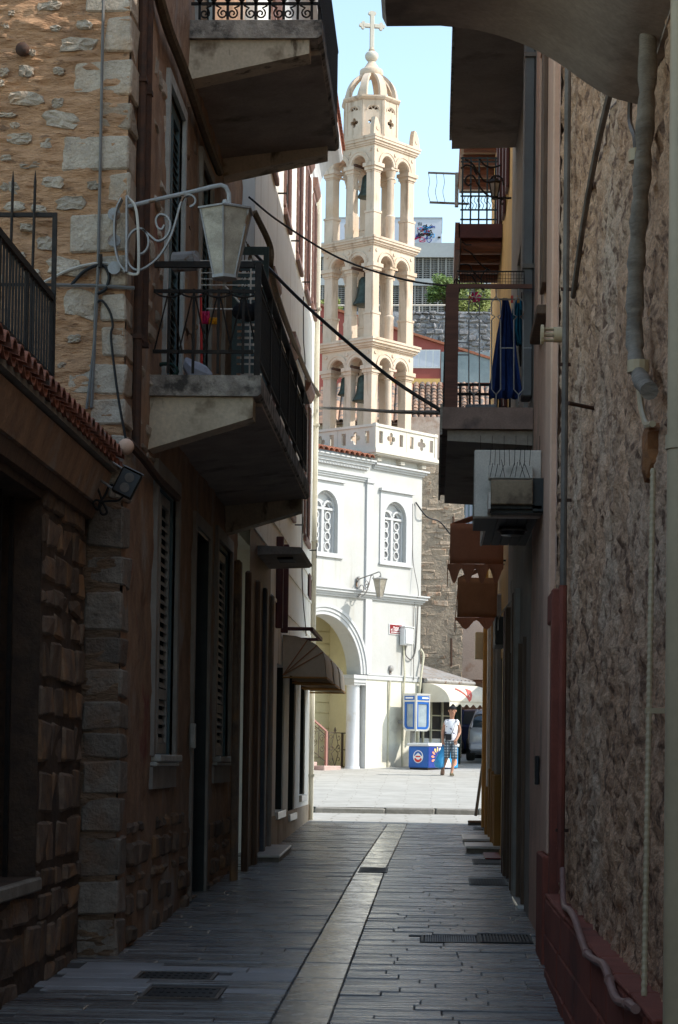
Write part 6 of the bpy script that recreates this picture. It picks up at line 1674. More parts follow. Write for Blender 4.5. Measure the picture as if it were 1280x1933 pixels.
# eaves and roof over the right hand houses
mb = MB(); mb.box(.76, XR + 5, 16.0, 26.3, 12.2, 12.32); mb.prism([(.74, 12.32), (.74, 12.40), (6, 14.2), (6, 12.32)], 16.0, 26.3, 1); build(mb, 'roof', M['tile'], ph)
# ------------------------------------------------------------------ white sign box with bird spikes and the brown shop canopy
wb = thing('light_box', 'white sheet metal box with pigeon spikes projecting over the shop door', 'light box', (.6, 18.3, 4.2))
a, b = atY(896, 849, 18.3), atY(1018, 950, 18.3)
mb = MB(); mb.cbox(a[0], XR - .003, 18.3, 18.42, b[2] - .12, a[2], c=.008); build(mb, 'front_sheet', M['white_metal'], wb)
mb = MB(); mb.box(a[0] + .012, a[0] + .16, 18.43, 19.5, b[2] - .11, b[2] - .03); mb.box(a[0] + .012, XR - .003, 18.43, 19.5, b[2] - .029, a[2] - .02); build(mb, 'case', M['dark_panel'], wb)
c_, d_ = atY(922, 879, 18.2), atY(1006, 904, 18.2)
mb = MB(); mb.cbox(c_[0], d_[0], 18.18, 18.298, d_[2], c_[2], c=.006); build(mb, 'ledge', M['white_metal'], wb)
for k in range(9):
    x = c_[0] + (d_[0] - c_[0]) * (k + .3) / 9; m2 = MB(); m2.tube([(x, 18.24, c_[2]), (x + random.uniform(-.01, .01), 18.2, c_[2] + .14)], .0025, 4); build(m2, 'spike', M['iron'], wb)
    x2 = x + random.uniform(-.05, .05); m2 = MB(); m2.tube([(x, 18.12, d_[2] - .0), (x2, 18.1, c_[2] + random.uniform(-.01, .04))], .0025, 4); build(m2, 'spike', M['iron'], wb)
for k in range(7):
    x = a[0] + .05 + .1 * k; m2 = MB(); m2.tube([(x, 18.36, a[2]), (x, 18.36, a[2] + .13)], .0018, 4); build(m2, 'spike', M['iron'], wb)
sc_ = thing('shop_canopy', 'boxy brown shop canopy with dark slatted underside and round lamp', 'canopy', (.6, 18, 3.9))
a, b = atY(927, 905, 17.9), atY(1006, 952, 17.9)
mb = MB(); mb.cbox(a[0], b[0], 17.9, 18.0, b[2], a[2], c=.006); build(mb, 'end_panel', M['beige_panel'], sc_)
mb = MB(); mb.box(a[0] + .01, XR - .003, 18.001, 18.17, b[2] - .06, a[2] - .01); mb.box(b[0] + .002, XR - .003, 17.95, 18.0, b[2] - .05, a[2] + .02); build(mb, 'core', M['dark_panel'], sc_)
zc_ = b[2]
for k in range(5):
    x0_ = a[0] + (XR - .01 - a[0]) * k / 5; x1_ = a[0] + (XR - .01 - a[0]) * (k + 1) / 5 - .006
    mb = MB(); mb.box(x0_, x1_, 17.95, 21.0, zc_ - .03, zc_ - .004); build(mb, 'soffit_board', M['dark_panel'], sc_)
mb = MB(); mb.box(a[0] - .02, a[0] - .001, 17.9, 21.0, zc_ - .04, zc_ + .10); build(mb, 'fascia', M['white_metal'], sc_)
q = atY(967, 995, 19.4)
m2 = MB(); m2.lathe([(.02, zc_ - .11), (.10, zc_ - .10), (.12, zc_ - .06), (.12, zc_ - .031)], q[0], 19.4, 16); build(m2, 'lamp_bowl', M['hole_dark'], sc_, smooth=True)
m2 = MB(); m2.tube([(q[0] + .13 * math.cos(a_), 19.4 + .13 * math.sin(a_), zc_ - .06) for a_ in np.linspace(0, 6.283, 25)[:-1]], .010, 5, closed=True); build(m2, 'lamp_ring', M['grey_paint'], sc_)
# ------------------------------------------------------------------ two awnings
def awning(label, Y, pxl, pxr, yt, yb, yv, m, m2_, wave, depth=.6):
    x0, _, zt_ = atY(pxl, yt, Y); x1 = min(atY(pxr, yt, Y)[0], XR - .01); zb_ = atY(pxl, yb, Y)[2]; zv = atY(pxl, yv, Y)[2]
    t = thing('awning', label, 'awning', (XR, Y, zb_), 'brick red awnings over the lane shops')
    mb = MB(); mb.grid(lambda i, j: (x0 + (x1 - x0) * i / 8, Y + .012 * math.sin(i * 1.1) * j / 6, zt_ + (zb_ - zt_) * j / 6), 8, 6); o = build(mb, 'end_panel', m, t, smooth=True); o.modifiers.new('thick', 'SOLIDIFY').thickness = .008
    n = wave * 8
    mb = MB(); mb.grid(lambda i, j: (x0 - .03 + (x1 - x0 + .03) * i / n, Y - .015 + .015 * math.sin(i * .8) * j, zb_ - .004 if j == 0 else zb_ - (zb_ - zv) * (.62 + .38 * math.cos(2 * math.pi * i / 8 + math.pi))), n, 1); o = build(mb, 'valance', m2_, t); o.modifiers.new('thick', 'SOLIDIFY').thickness = .008
    mb = MB(); mb.add([(x0 - .02, Y + .01, zb_), (x0 - .02, Y + depth, zb_), (x0 + .02, Y + depth, zt_ - .0), (x0 + .02, Y + .01, zt_)], [(0, 1, 2, 3)]); mb.add([(x0 + .02, Y + .01, zt_), (x0 + .02, Y + depth, zt_), (XR - .005, Y + depth, zt_ + .25), (XR - .005, Y + .01, zt_ + .25)], [(0, 1, 2, 3)]); o = build(mb, 'fabric', m, t); o.modifiers.new('thick', 'SOLIDIFY').thickness = .008
    n2 = 40
    mb = MB(); mb.grid(lambda i, j: (x0 - .03, Y + depth * i / n2, zb_ - .004 if j == 0 else zb_ - (zb_ - zv) * (.62 + .38 * math.cos(2 * math.pi * i / 5))), n2, 1); o = build(mb, 'front_valance', m2_, t); o.modifiers.new('thick', 'SOLIDIFY').thickness = .008
    for yy in (Y + .03, Y + depth - .03):
        m3 = MB(); m3.tube([(XR, yy, zb_ + .05), (x0, yy, zb_ + .012)], .012, 5); build(m3, 'arm', M['iron'], t)
awning('brick red awning with pointed scallops, nearer of the two on the right', 27.2, 850, 951, 988, 1064, 1102, M['awning_red'], M['awning_red'], 4)
awning('brown awning with wavy hem hanging below the brick red one', 30.2, 864, 941, 1090, 1165, 1188, M['awning_brown'], M['awning_red'], 2, .7)
# ------------------------------------------------------------------ ochre house
oh = thing('ochre_house', 'golden ochre corner house with tile soffit balcony and orange pilaster bases', 'house', (1.5, 31, .5))
XO = .93
FO = Frame((XO, 0, 0), (0, 1, 0), (-1, 0, 0))
OW = [(28.6, 29.5, 9.3, 11.2), (31.6, 32.5, 9.3, 11.4), (28.6, 29.5, 5.2, 7.4), (33.0, 33.9, 5.2, 7.4)]
OD = [(29.2, 30.3, .6, 3.2), (31.6, 32.8, .62, 3.2), (34.4, 35.8, .66, 3.2)]
YO1 = 37.6
mb = MB(FO); wall(mb, 26.302, YO1, .2, 11.75, OW + OD, .25, .8); mb.box(26.302, YO1, .2, 11.75, -7, -.26); mb.box(YO1 - .3, YO1, .2, 11.74, -7, -.001); build(mb, 'wall', M['ochre_wall'], oh)
for (a, b, c, d) in OD:
    dd = build(MB(FO).box(a, b, c, d, -.24, -.18), 'door', M['wood_dark'], oh); build(MB(FO).cbox(a + .12, b - .12, c + .2, d - .2, -.179, -.15, c=.01), 'door_panel', M['maroon'], dd)
for (a, b, c, d) in OW:
    wn = build(MB(FO).box(a, b, c, d, -.24, -.18), 'window', M['hole_dark'], oh); build(MB(FO).cbox(a - .45, a - .03, c, d, .01, .05, c=.006), 'shutter', M['maroon'], wn); build(MB(FO).cbox(b + .03, b + .45, c, d, .01, .05, c=.006), 'shutter', M['maroon'], wn)
for (px, py, zt_, m) in ((943, 1610, 1.62, 'grey_trim'), (939, 1605, 1.62, 'grey_trim'), (934, 1597, 1.66, 'grey_trim'), (929, 1588, 1.70, 'orange_wall'), (921, 1575, 1.4, 'white_metal'), (914, 1562, 4.1, 'orange_wall')):
    Yp = onground(px, py)[1]
    Yp = min(Yp, YO1 - .16)
    mb = MB(FO); mb.cbox(Yp - .13, Yp + .13, .4, zt_, -.02, .075, c=.012); build(mb, 'pilaster_base', M['orange_wall'], oh)
    mb = MB(FO); mb.cbox(Yp - .11, Yp + .11, zt_ + .003, 4.1 if zt_ < 4 else 6.2, -.02, .055, c=.012); build(mb, 'pilaster', M[m], oh)
# timber joist balcony and eaves
Yn, Yf = 31.0, 33.5; ZO = 9.3
xo_ = atY(864, 480, 32)[0]
ob = build(MB().box(xo_, XO - .003, Yn, Yf, ZO + .02, ZO + .22), 'balcony', M['maroon'], oh)
for k in range(4):
    yy = Yn + .25 + .62 * k
    m2 = MB(); m2.tube([(xo_ + .04, yy, ZO - .04), (XO - .01, yy, ZO - .04)], .125, 10); build(m2, 'joist', M['timber'], ob, smooth=True)
build(MB().box(xo_ - .05, xo_ + .02, Yn, Yf, ZO - .16, ZO + .24), 'edge_beam', M['timber'], ob)
for h in (.06, .20, .40, .46, .9, .95):
    build(MB().box(xo_ + .02, XO - .08, Yn + .02, Yn + .045, ZO + .22 + h, ZO + .24 + h), 'rail', M['blue_iron'], ob)
for k in range(5):
    x = xo_ + .05 + (XO - .16 - xo_) * k / 4; build(MB().box(x - .012, x + .012, Yn + .024, Yn + .042, ZO + .22, ZO + 1.2), 'baluster', M['blue_iron'], ob)
for k in range(9):
    x = xo_ + .09 + (XO - .24 - xo_) * k / 8
    m2 = MB(); m2.tube(curve_pts([(x, Yn + .03, ZO + .44), (x + .02, Yn + .03, ZO + .50), (x - .02, Yn + .03, ZO + .56), (x, Yn + .03, ZO + .62)], 3), .005, 4); build(m2, 'rail_ornament', M['blue_iron'], ob)
er = build(MB().box(.36, XO + .2, 26.302, YO1 + .2, 11.76, 11.83), 'eaves', M['soffit_grey'], oh)
yy = 33.2; k = 0
while yy < YO1:
    m2 = MB(); m2.tube([(.40, yy, 11.70), (XO - .005, yy, 11.70)], .10, 8); build(m2, 'eaves_joist', M['timber'], er, smooth=True); yy += .75
mb = MB(); mb.prism([(.34, 11.83), (.34, 11.92), (7, 14.0), (7, 11.83)], 26.302, YO1 + .2, 1); build(mb, 'roof', M['tile'], oh)
# clothes line frame, wall lantern, scrolls
cl = thing('clothes_line', 'folding clothes line frame jutting into the sky from the ochre house balcony', 'clothes line', atY(835, 355, 31.0))
A, B_, C_, D_ = atY(808, 326, 31.1), atY(862, 328, 31.1), atY(811, 382, 31.1), atY(885, 385, 31.1)
mb = MB(); mb.tube([A, B_], .016, 6); mb.tube([C_, D_], .018, 6); build(mb, 'arm', M['grey_paint'], cl)
mb = MB(); mb.cbox(atY(859, 330, 31.1)[0], atY(866, 330, 31.1)[0], 31.02, 31.1, atY(862, 392, 31.1)[2], atY(862, 328, 31.1)[2], c=.006); build(mb, 'post', M['grey_paint'], cl)
for px in (809, 823, 837, 872):
    m2 = MB(); m2.tube(curve_pts([atY(px, 327, 31.1), atY(px + 2, 345, 31.1), atY(px - 1, 362, 31.1), atY(px + 3, 381, 31.1)], 4), .004, 4); build(m2, 'cord', M['grey_paint'], cl)
def scrollset(name, label, cat, paths, Y, r, m):
    t = thing(name, label, cat, atY(*paths[0][0], Y))
    for pth in paths: 
        m2 = MB(); m2.tube(curve_pts([atY(p[0], p[1], Y) for p in pth], 5), r, 5); build(m2, 'scroll', m, t)
    return t
YS = 26.6
scrollset('scroll_bracket', 'black wrought iron scroll bracket around the small wall lantern under the upper slab', 'bracket', [[(952, 372), (940, 374), (920, 368), (905, 352), (893, 332), (882, 333), (878, 343), (884, 350), (890, 346)], [(951, 350), (948, 338), (940, 332), (930, 334), (924, 342)], [(952, 375), (945, 378), (946, 385), (951, 384)], [(905, 300), (915, 312), (930, 316), (945, 312)], [(878, 300), (892, 310), (900, 322), (912, 340), (924, 345)], [(870, 318), (880, 312), (892, 316), (900, 330)]], YS, .012, M['iron'])
scrollset('iron_scrollwork', 'hanging wrought iron scrollwork in front of the ochre balcony joists', 'iron scrollwork', [[(862, 560), (868, 545), (866, 530), (860, 528), (857, 536), (862, 541)], [(875, 470), (890, 478), (900, 492), (915, 505), (925, 510)], [(868, 500), (885, 500), (893, 512), (905, 525), (920, 535)], [(880, 520), (892, 522), (902, 540), (915, 548)], [(920, 508), (912, 516), (908, 530), (914, 545)], [(872, 456), (880, 462), (890, 462)]], 26.0, .009, M['iron'])
ln = thing('wall_lantern', 'small black wall lantern beneath the upper slab on the ochre house', 'wall lantern', atY(934, 360, YS))
c = atY(934, 358, YS); 
def lz(py): return atY(934, py, YS)[2]
def rgl(prof, n=6): m2 = MB(); m2.lathe(prof, c[0], YS, n, .5); return m2
build(rgl([(.078, lz(347)), (.085, lz(344)), (.05, lz(339)), (.02, lz(336)), (.02, lz(331))]), 'cap', M['iron'], ln)
for k in range(6):
    b0, b1 = .5 + k * math.pi / 3, .5 + (k + 1) * math.pi / 3
    q = [(c[0] + .04 * math.cos(b0), YS + .04 * math.sin(b0), lz(372)), (c[0] + .04 * math.cos(b1), YS + .04 * math.sin(b1), lz(372)), (c[0] + .07 * math.cos(b1), YS + .07 * math.sin(b1), lz(347)), (c[0] + .07 * math.cos(b0), YS + .07 * math.sin(b0), lz(347))]
    m2 = MB(); m2.add(q, [(0, 1, 2, 3)]); build(m2, 'pane', M['lamp_glass'], ln); m2 = MB(); m2.tube([q[0], q[3]], .008, 4); build(m2, 'glazing_bar', M['iron'], ln)
build(rgl([(.045, lz(376)), (.05, lz(374)), (.045, lz(371))]), 'base', M['iron'], ln)
m2 = MB(); m2.tube([atY(937, 374, YS), (XR, YS, lz(374))], .014, 6); build(m2, 'arm', M['iron'], ln)
# broom
br_ = thing('push_broom', 'wide push broom leaning upright against the ochre corner house', 'broom', (.7, 38.5, .72))
Yb_ = 37.9
a, b = atY(917, 1402, 37.7), atY(898, 1540, Yb_)
mb = MB(); mb.tube([a, b], .028, 7); build(mb, 'handle', M['pipe_grey'], br_, smooth=True)
l, r_ = atY(883, 1548, Yb_), atY(915, 1548, Yb_)
mb = MB(); mb.cbox(l[0], r_[0], Yb_ - .05, Yb_ + .05, gz(Yb_) + .045, gz(Yb_) + .085, c=.01); build(mb, 'head', M['wood_dark'], br_)
mb = MB(); 
for k in range(24): x = l[0] + .01 + (r_[0] - l[0] - .02) * k / 23; mb.box(x - .005, x + .005, Yb_ - .045, Yb_ + .045, gz(Yb_) + .002, gz(Yb_) + .056)
build(mb, 'bristles', M['rubber'], br_)['kind'] = 'stuff'
# little yellow box at the corner
tag(build(MB().cbox(.72, .93, 37.2, 37.55, 3.55, 4.02, c=.01), 'meter_box', M['pipe_cream'], None, loc=(.8, 37.4, 3.6)), 'pale yellow meter box on the corner of the ochre house', 'meter box')
# roller blind box, dark, under the second awning
mb = MB(FR); mb.cbox(27.0, 28.1, 3.25, 3.6, .0, .13, c=.01); box_thing('shutter_box', 'dark roller shutter box under the brown awning', 'shutter box', mb, M['dark_panel'], (XR, 27.5, 3.3))
cable('cable', 'white tangled cable behind the brown awning', [atY(968, 1060, 25), atY(970, 1085, 25), atY(964, 1105, 25), atY(966, 1130, 25), atY(956, 1145, 25), atY(942, 1165, 26), atY(940, 1190, 26)], .007, M['cable_white'])
# ================================================================== THE SQUARE AND WHAT LIES BEYOND
def sqg(px, py):                                   # pixel on the sloping square
    d = ray(px, py); s = .0494; z0 = .875 - s * 42.25; t = (z0 - CZ) / (d[2] - s * d[1]); return d[0] * t, d[1] * t
# ------------------------------------------------------------------ brown stone house behind the church
YS_ = 63.5
FS = Frame((0, YS_, 0), (1, 0, 0), (0, -1, 0))
bs = thing('brown_stone_house', 'windowless brown rubble stone house behind the church corner', 'house', (0, YS_, 1.8))
mb = MB(FS); wall(mb, -5, .86, 1.5, 10.45, [], .2, .25, lambda u, w: .03 * fbm(u * 3, w * 5, 91)); mb.box(-5, .86, 1.5, 10.45, -5, -.03); mb.prism([(-5, 10.45), (.86, 10.45), (.86, 10.5), (-2, 11.3), (-5, 10.5)], -5, -.05, 2)
build(mb, 'wall', M['mortar_far'], bs, smooth=True)
rubble(bs, FS, -.75, .86, 1.9, 10.45, M['stonewall_far'], [], hr=(.09, .22), lr=(.14, .5), v=(-.012, .014), gap=.006, c=.02, j=.026, skip=.12, limit=298)
for (x, y0, y1) in ((852, 1205, 1258), (856, 975, 992)):
    a, b = atY(x, y0, YS_ - .08), atY(x, y1, YS_ - .08); mb = MB(); mb.tube([a, b], .035, 6); box_thing('iron_rod', 'thin dark iron rod fixed on the brown stone house, ' + ('lower one above the kiosk roof' if y0 > 1000 else 'upper short one'), 'rod', mb, M['iron_rust'], b)
# ------------------------------------------------------------------ pink rendered house behind the cars
YP_ = 70.0
FP = Frame((0, YP_, 0), (1, 0, 0), (0, -1, 0))
pf = thing('flaking_pink_house', 'flaking pink house with brown timber shop front behind the parked cars', 'house', (2, YP_, 2.2))
zt_ = atY(895, 1283, YP_)[2]
mb = MB(FP); mb.box(-1, 7, zt_, 8.6, -4, 0); build(mb, 'wall', M['pink_far'], pf)
mb = MB(FP); mb.box(-1, 7, 1.9, zt_ - .002, -4, -.05); build(mb, 'timber_front', M['brown_far'], pf)
for k in range(8): 
    x = .7 + .42 * k; build(MB(FP).cbox(x, x + .36, 2.3, zt_ - .5, -.048, .0, c=.02), 'timber_panel', M['brown_far'], pf)
build(MB(FP).box(-1, 7, zt_ - .3, zt_ - .12, -.047, .06), 'beam', M['wood_dark'], pf)
mb = MB(FP); mb.box(-1, 7, 8.602, 9.0, -4, .05); build(mb, 'white_ledge', M['white_trim'], pf)
mb = MB(FP); mb.box(-1, 7, 9.002, 13, -4, -.3); build(mb, 'upper_wall', M['pink_far'], pf)
a = atY(874, 965, YP_ - .2); wn = build(MB().box(a[0] - .1, a[0] + .7, YP_ + .25, YP_ + .29, 9.3, 11.0), 'window', M['white_far'], pf)
for k in range(6): build(MB().box(a[0] - .08 + .13 * k, a[0] - .04 + .13 * k, YP_ + .2, YP_ + .249, 9.3, 11.0), 'window_slat', M['shutter_blue'], wn)
# ------------------------------------------------------------------ kiosk with cream awning
ki = thing('kiosk', 'small street kiosk with tin lean-to roof and glazed dark front', 'kiosk', (.4, 59.5, gz(59.5)))
KU0, KU1 = 2.14, 4.25
K = lambda u, v, z: CH(u, z - CH.o[2], v)
zf = 4.02; g0 = gz(58.8)
def kbox(name, m, u0, u1, v0, v1, z0, z1, c=0):
    mb = MB(K)
    if c: mb.cbox(u0, u1, v0, v1, z0, z1, c=c)
    else: mb.box(u0, u1, v0, v1, z0, z1)
    return build(mb, name, m, ki)
mb = MB(K); n = 46
mb.grid(lambda i, j: (KU0 + .02 + (KU1 - KU0 + .1) * i / n, .16 - 1.9 * j / 2, zf + .03 + .50 * j / 2 + .018 * math.sin(i * 1.7)), n, 2); o = build(mb, 'tin_roof', M['corrugated'], ki); o.modifiers.new('t', 'SOLIDIFY').thickness = .012
mb = MB(); mb.tube([K(KU0, .22, zf - .03), K(KU1 + .05, .22, zf - .05)], .06, 9); build(mb, 'gutter', M['grey_paint'], ki, smooth=True)
kbox('back_wall', M['dark_far'], 2.2, KU1, -1.6, -1.5, g0, zf + .3)
kbox('glass_front', M['hole_dark'], 2.2, 3.7, -.06, -.02, g0 + .75, zf - .1)
for (a, b) in ((2.25, 2.6), (2.65, 3.1), (3.15, 3.65)): kbox('white_panel', M['plastic_white'], a, b, -.06, .0, g0 - .1, g0 + .74, .01)
for a in (2.28, 2.62, 3.12): kbox('post', M['conduit_ivory'], a - .025, a + .025, .01, .06, g0 - .1, zf - .1)
kbox('corner_post', mat('bottle_green_paint', (.012, .035, .03), rough=.4, fine=0), 3.70, 3.9, -.1, .1, g0 - .1, zf - .1, .02)
for z in (.95, 1.35): kbox('shelf_edge', M['conduit_ivory'], 2.3, 3.68, .001, .02, g0 + z, g0 + z + .03)
aw = thing('kiosk_awning', 'cream rounded awning with scalloped hem and red tick mark on the kiosk', 'awning', (.4, 58, 3.4))
za, zb_ = 3.92, 3.40
def awp(a, s, off=0.0):                              # a across, s from the wall (0) to the hem (1)
    ang = R_(90 * s); Rr, Rz = .92 + off, (za - zb_) + off
    return K(KU0 + (KU1 - KU0) * a, .12 + Rr * math.sin(ang), zb_ + Rz * math.cos(ang))
mb = MB(); mb.grid(lambda i, j: awp(i / 24, j / 12), 24, 12); o = build(mb, 'fabric', M['awning_white'], aw, smooth=True); o.modifiers.new('t', 'SOLIDIFY').thickness = .01
mb = MB(); n = 56
mb.grid(lambda i, j: tuple(np.array(awp(i / n, 1.0)) - np.array((0, 0, (.085 + .04 * math.cos(2 * math.pi * i / 8)) * j))), n, 1); o = build(mb, 'scalloped_hem', M['awning_white'], aw); o.modifiers.new('t', 'SOLIDIFY').thickness = .008
for a in (0, 1):
    mb = MB(); c = K(KU0 + (KU1 - KU0) * a, .12, zb_); pts = [awp(a, j / 10) for j in range(11)]
    mb.add([c] + pts, [(0, i, i + 1) for i in range(1, 11)]); o = build(mb, 'end_panel', M['awning_white'], aw); o.modifiers.new('t', 'SOLIDIFY').thickness = .008
def awmark(poly):
    mb = MB(); n = len(poly) // 2
    L, Rg = poly[:n], poly[n:][::-1]
    mb.grid(lambda i, j: awp(*(np.array(L[i]) * (1 - j) + np.array(Rg[i]) * j), .014), n - 1, 1); o = build(mb, 'tick_print', mat('faded_red_print', (.55, .12, .10), (.48, .10, .085), rough=.7), aw); o.modifiers.new('t', 'SOLIDIFY').thickness = .004
awmark([(.26, .52), (.31, .62), (.36, .74), (.405, .97), (.45, .90), (.51, .74), (.57, .56)] + [(.51, .46), (.46, .60), (.415, .74), (.395, .78), (.37, .66), (.34, .56), (.30, .46)])
# ------------------------------------------------------------------ phone hood
vb = .78
B0 = CH.px(785, 1380, vb); zh = CH.px(785, 1310, vb)[1]; u0 = B0[0]; w0 = B0[1]
pb = thing('phone_booth', 'blue trimmed grey double phone hood on the church corner', 'phone booth', CH(u0 + .3, w0, vb - .3))
LU, LV = .60, .44
def rounded(a, b, w0, w1, r, side):                  # panel outline with one rounded lower corner
    pts = [(a, w0), (b, w0), (b, w1), (a, w1)]
    if side == 'b': return [(a, w0), (b - r, w0)] + arc(b - r, w0 + r, r, -90, 0, 6)[1:] + [(b, w1), (a, w1)]
    return [(a + r, w0)] + [(b, w0), (b, w1), (a, w1)] + arc(a + r, w0 + r, r, 180, 270, 6)[:-1]
FB1 = CH                                             # face along u at v = vb
FB2 = Frame(np.array(CH(u0, 0, vb)), CH.n * -1, CH.u * -1)     # left side, going back to the wall
for (fr, off, v1, L, sd) in ((CH, u0, vb, LU, 'b'), (FB2, 0.0, 0.0, LV, 'b')):
    h = zh - w0; a, b = off + .004, off + L
    fz = lambda q: q
    mb = MB(fr); plate(mb, rounded(a, b, w0, zh, .16, sd), [rounded(a + .045, b - .045, w0 + .05, zh - .20, .13, sd)], v1 - .05, v1); f_ = build(mb, 'frame', M['alu'], pb)
    mb = MB(fr); plate(mb, rounded(a + .045, b - .045, w0 + .05, zh - .20, .13, sd), [rounded(a + .105, b - .105, w0 + .11, zh - .26, .08, sd)], v1 - .045, v1 - .008); build(mb, 'blue_border', M['plastic_blue'], f_)
    mb = MB(fr); plate(mb, rounded(a + .10, b - .10, w0 + .10, zh - .25, .08, sd), [], v1 - .035, v1 - .03); build(mb, 'pane', M['clear'], f_)
    mb = MB(fr); mb.box(a + .05, b - .05, zh - .155, zh - .045, v1 + .001, v1 + .010); s_ = build(mb, 'header_sign', M['plastic_blue'], f_)
    mb = MB(fr); mb.box(a + .09 + .15 * (sd == 'b') * (fr is CH), b - .09, zh - .12, zh - .08, v1 + .011, v1 + .014); build(mb, 'header_print', M['print_white'], s_)
mb = MB(CH); mb.box(u0 + .01, u0 + LU, zh - .02, zh + .02, vb - LV, vb + .01); mb.box(u0 + LU - .03, u0 + LU, w0 + .16, zh - .021, vb - LV, vb - .06); build(mb, 'roof_panel', M['alu'], pb)
mb = MB(CH); mb.cbox(u0 + .16, u0 + .44, w0 + .2, w0 + .62, vb - .34, vb - .16, c=.02); build(mb, 'telephone', M['grey_paint'], pb)
mb = MB(CH); mb.cbox(u0 + .18, u0 + .24, w0 + .3, w0 + .56, vb - .155, vb - .11, c=.012); build(mb, 'receiver', M['iron'], pb)
mb = MB(CH); mb.cbox(u0 + .2, u0 + .30, -.2, w0 + .18, vb - .36, vb - .26, c=.01); mb.box(u0 + .2, u0 + .3, w0 + .2, w0 + .3, .0, vb - .37); build(mb, 'post', M['grey_paint'], pb)
# ------------------------------------------------------------------ ice cream freezer, parallel to the church wall
bx, by = sqg(808, 1454)
FZ = Frame((bx, by, gz(by)), CH.u, CH.n)
fz = thing('ice_cream_freezer', 'blue printed ice cream chest freezer with white lid beside the church corner', 'freezer', (bx, by, gz(by)))
LU, LV, HH = 1.28, .66, .62
mb = MB(FZ); mb.cbox(0, LU, .06, HH, -LV, -.0, c=.02); build(mb, 'cabinet', M['plastic_blue'], fz)
mb = MB(FZ); mb.cbox(-.03, LU + .03, HH + .002, HH + .085, -LV - .03, .03, c=.018); lid = build(mb, 'lid', M['plastic_white'], fz)
mb = MB(FZ); mb.box(.1, LU - .1, HH + .086, HH + .096, -LV + .08, -.08); build(mb, 'sliding_glass', M['clear'], lid)
mb = MB(FZ); mb.box(.03, LU - .03, .0, .058, -LV + .03, -.03); build(mb, 'base', M['iron'], fz)
mb = MB(FZ); mb.box(.012, LU - .012, .075, HH - .015, .001, .005); build(mb, 'front_print', M['plastic_navy'], fz)
mb = MB(FZ); plate(mb, [(.42, .08), (1.26, .08), (1.26, .60), (.95, .60), (.60, .42)], [], .0055, .009); build(mb, 'front_print', M['plastic_cyan'], fz)
mb = MB(FZ); plate(mb, [(.70, .08), (1.0, .08), (.86, .34)], [], .0095, .012); build(mb, 'front_print', M['print_white'], fz)
mb = MB(FZ); plate(mb, circle(1.12, .22, .10, 12), [], .0095, .012); build(mb, 'front_print', M['print_orange'], fz)
for k in range(9):
    a = R_(200 - 26 * k); c = (.40 + .20 * math.cos(a), .33 + .20 * math.sin(a)); d = (math.cos(a), math.sin(a)); e = (-d[1], d[0])
    poly = [(c[0] + d[0] * p + e[0] * q, c[1] + d[1] * p + e[1] * q) for p, q in ((-.06, 0), (.02, .035), (.07, .02), (.085, 0), (.07, -.02), (.02, -.035))]
    mb = MB(FZ); plate(mb, poly, [], .0125, .015); build(mb, 'petal_print', M[('print_orange', 'print_orange', 'print_orange', 'print_yellow', 'print_yellow', 'print_white', 'print_yellow', 'print_yellow', 'print_white')[k]], fz)
FZ2 = Frame(np.array(FZ(0, 0, 0)), CH.n * -1, CH.u * -1)
mb = MB(FZ2); plate(mb, circle(.33, .35, .165, 24), [], .001, .004); lg = build(mb, 'logo_disc', M['print_white'], fz)
mb = MB(FZ2); plate(mb, [(.20, .36)] + arc(.33, .36, .135, 165, 15, 10) + [(.46, .36), (.33, .455)], [], .0045, .007); build(mb, 'logo_chevron', M['plastic_blue'], lg)
mb = MB(FZ2); plate(mb, arc(.33, .34, .135, 200, 340, 10) + arc(.33, .37, .10, 330, 210, 8), [], .0045, .007); build(mb, 'logo_arc', M['print_red'], lg)
mb = MB(FZ2); mb.box(.25, .41, .335, .372, .0045, .007); build(mb, 'logo_word', M['print_red'], lg)
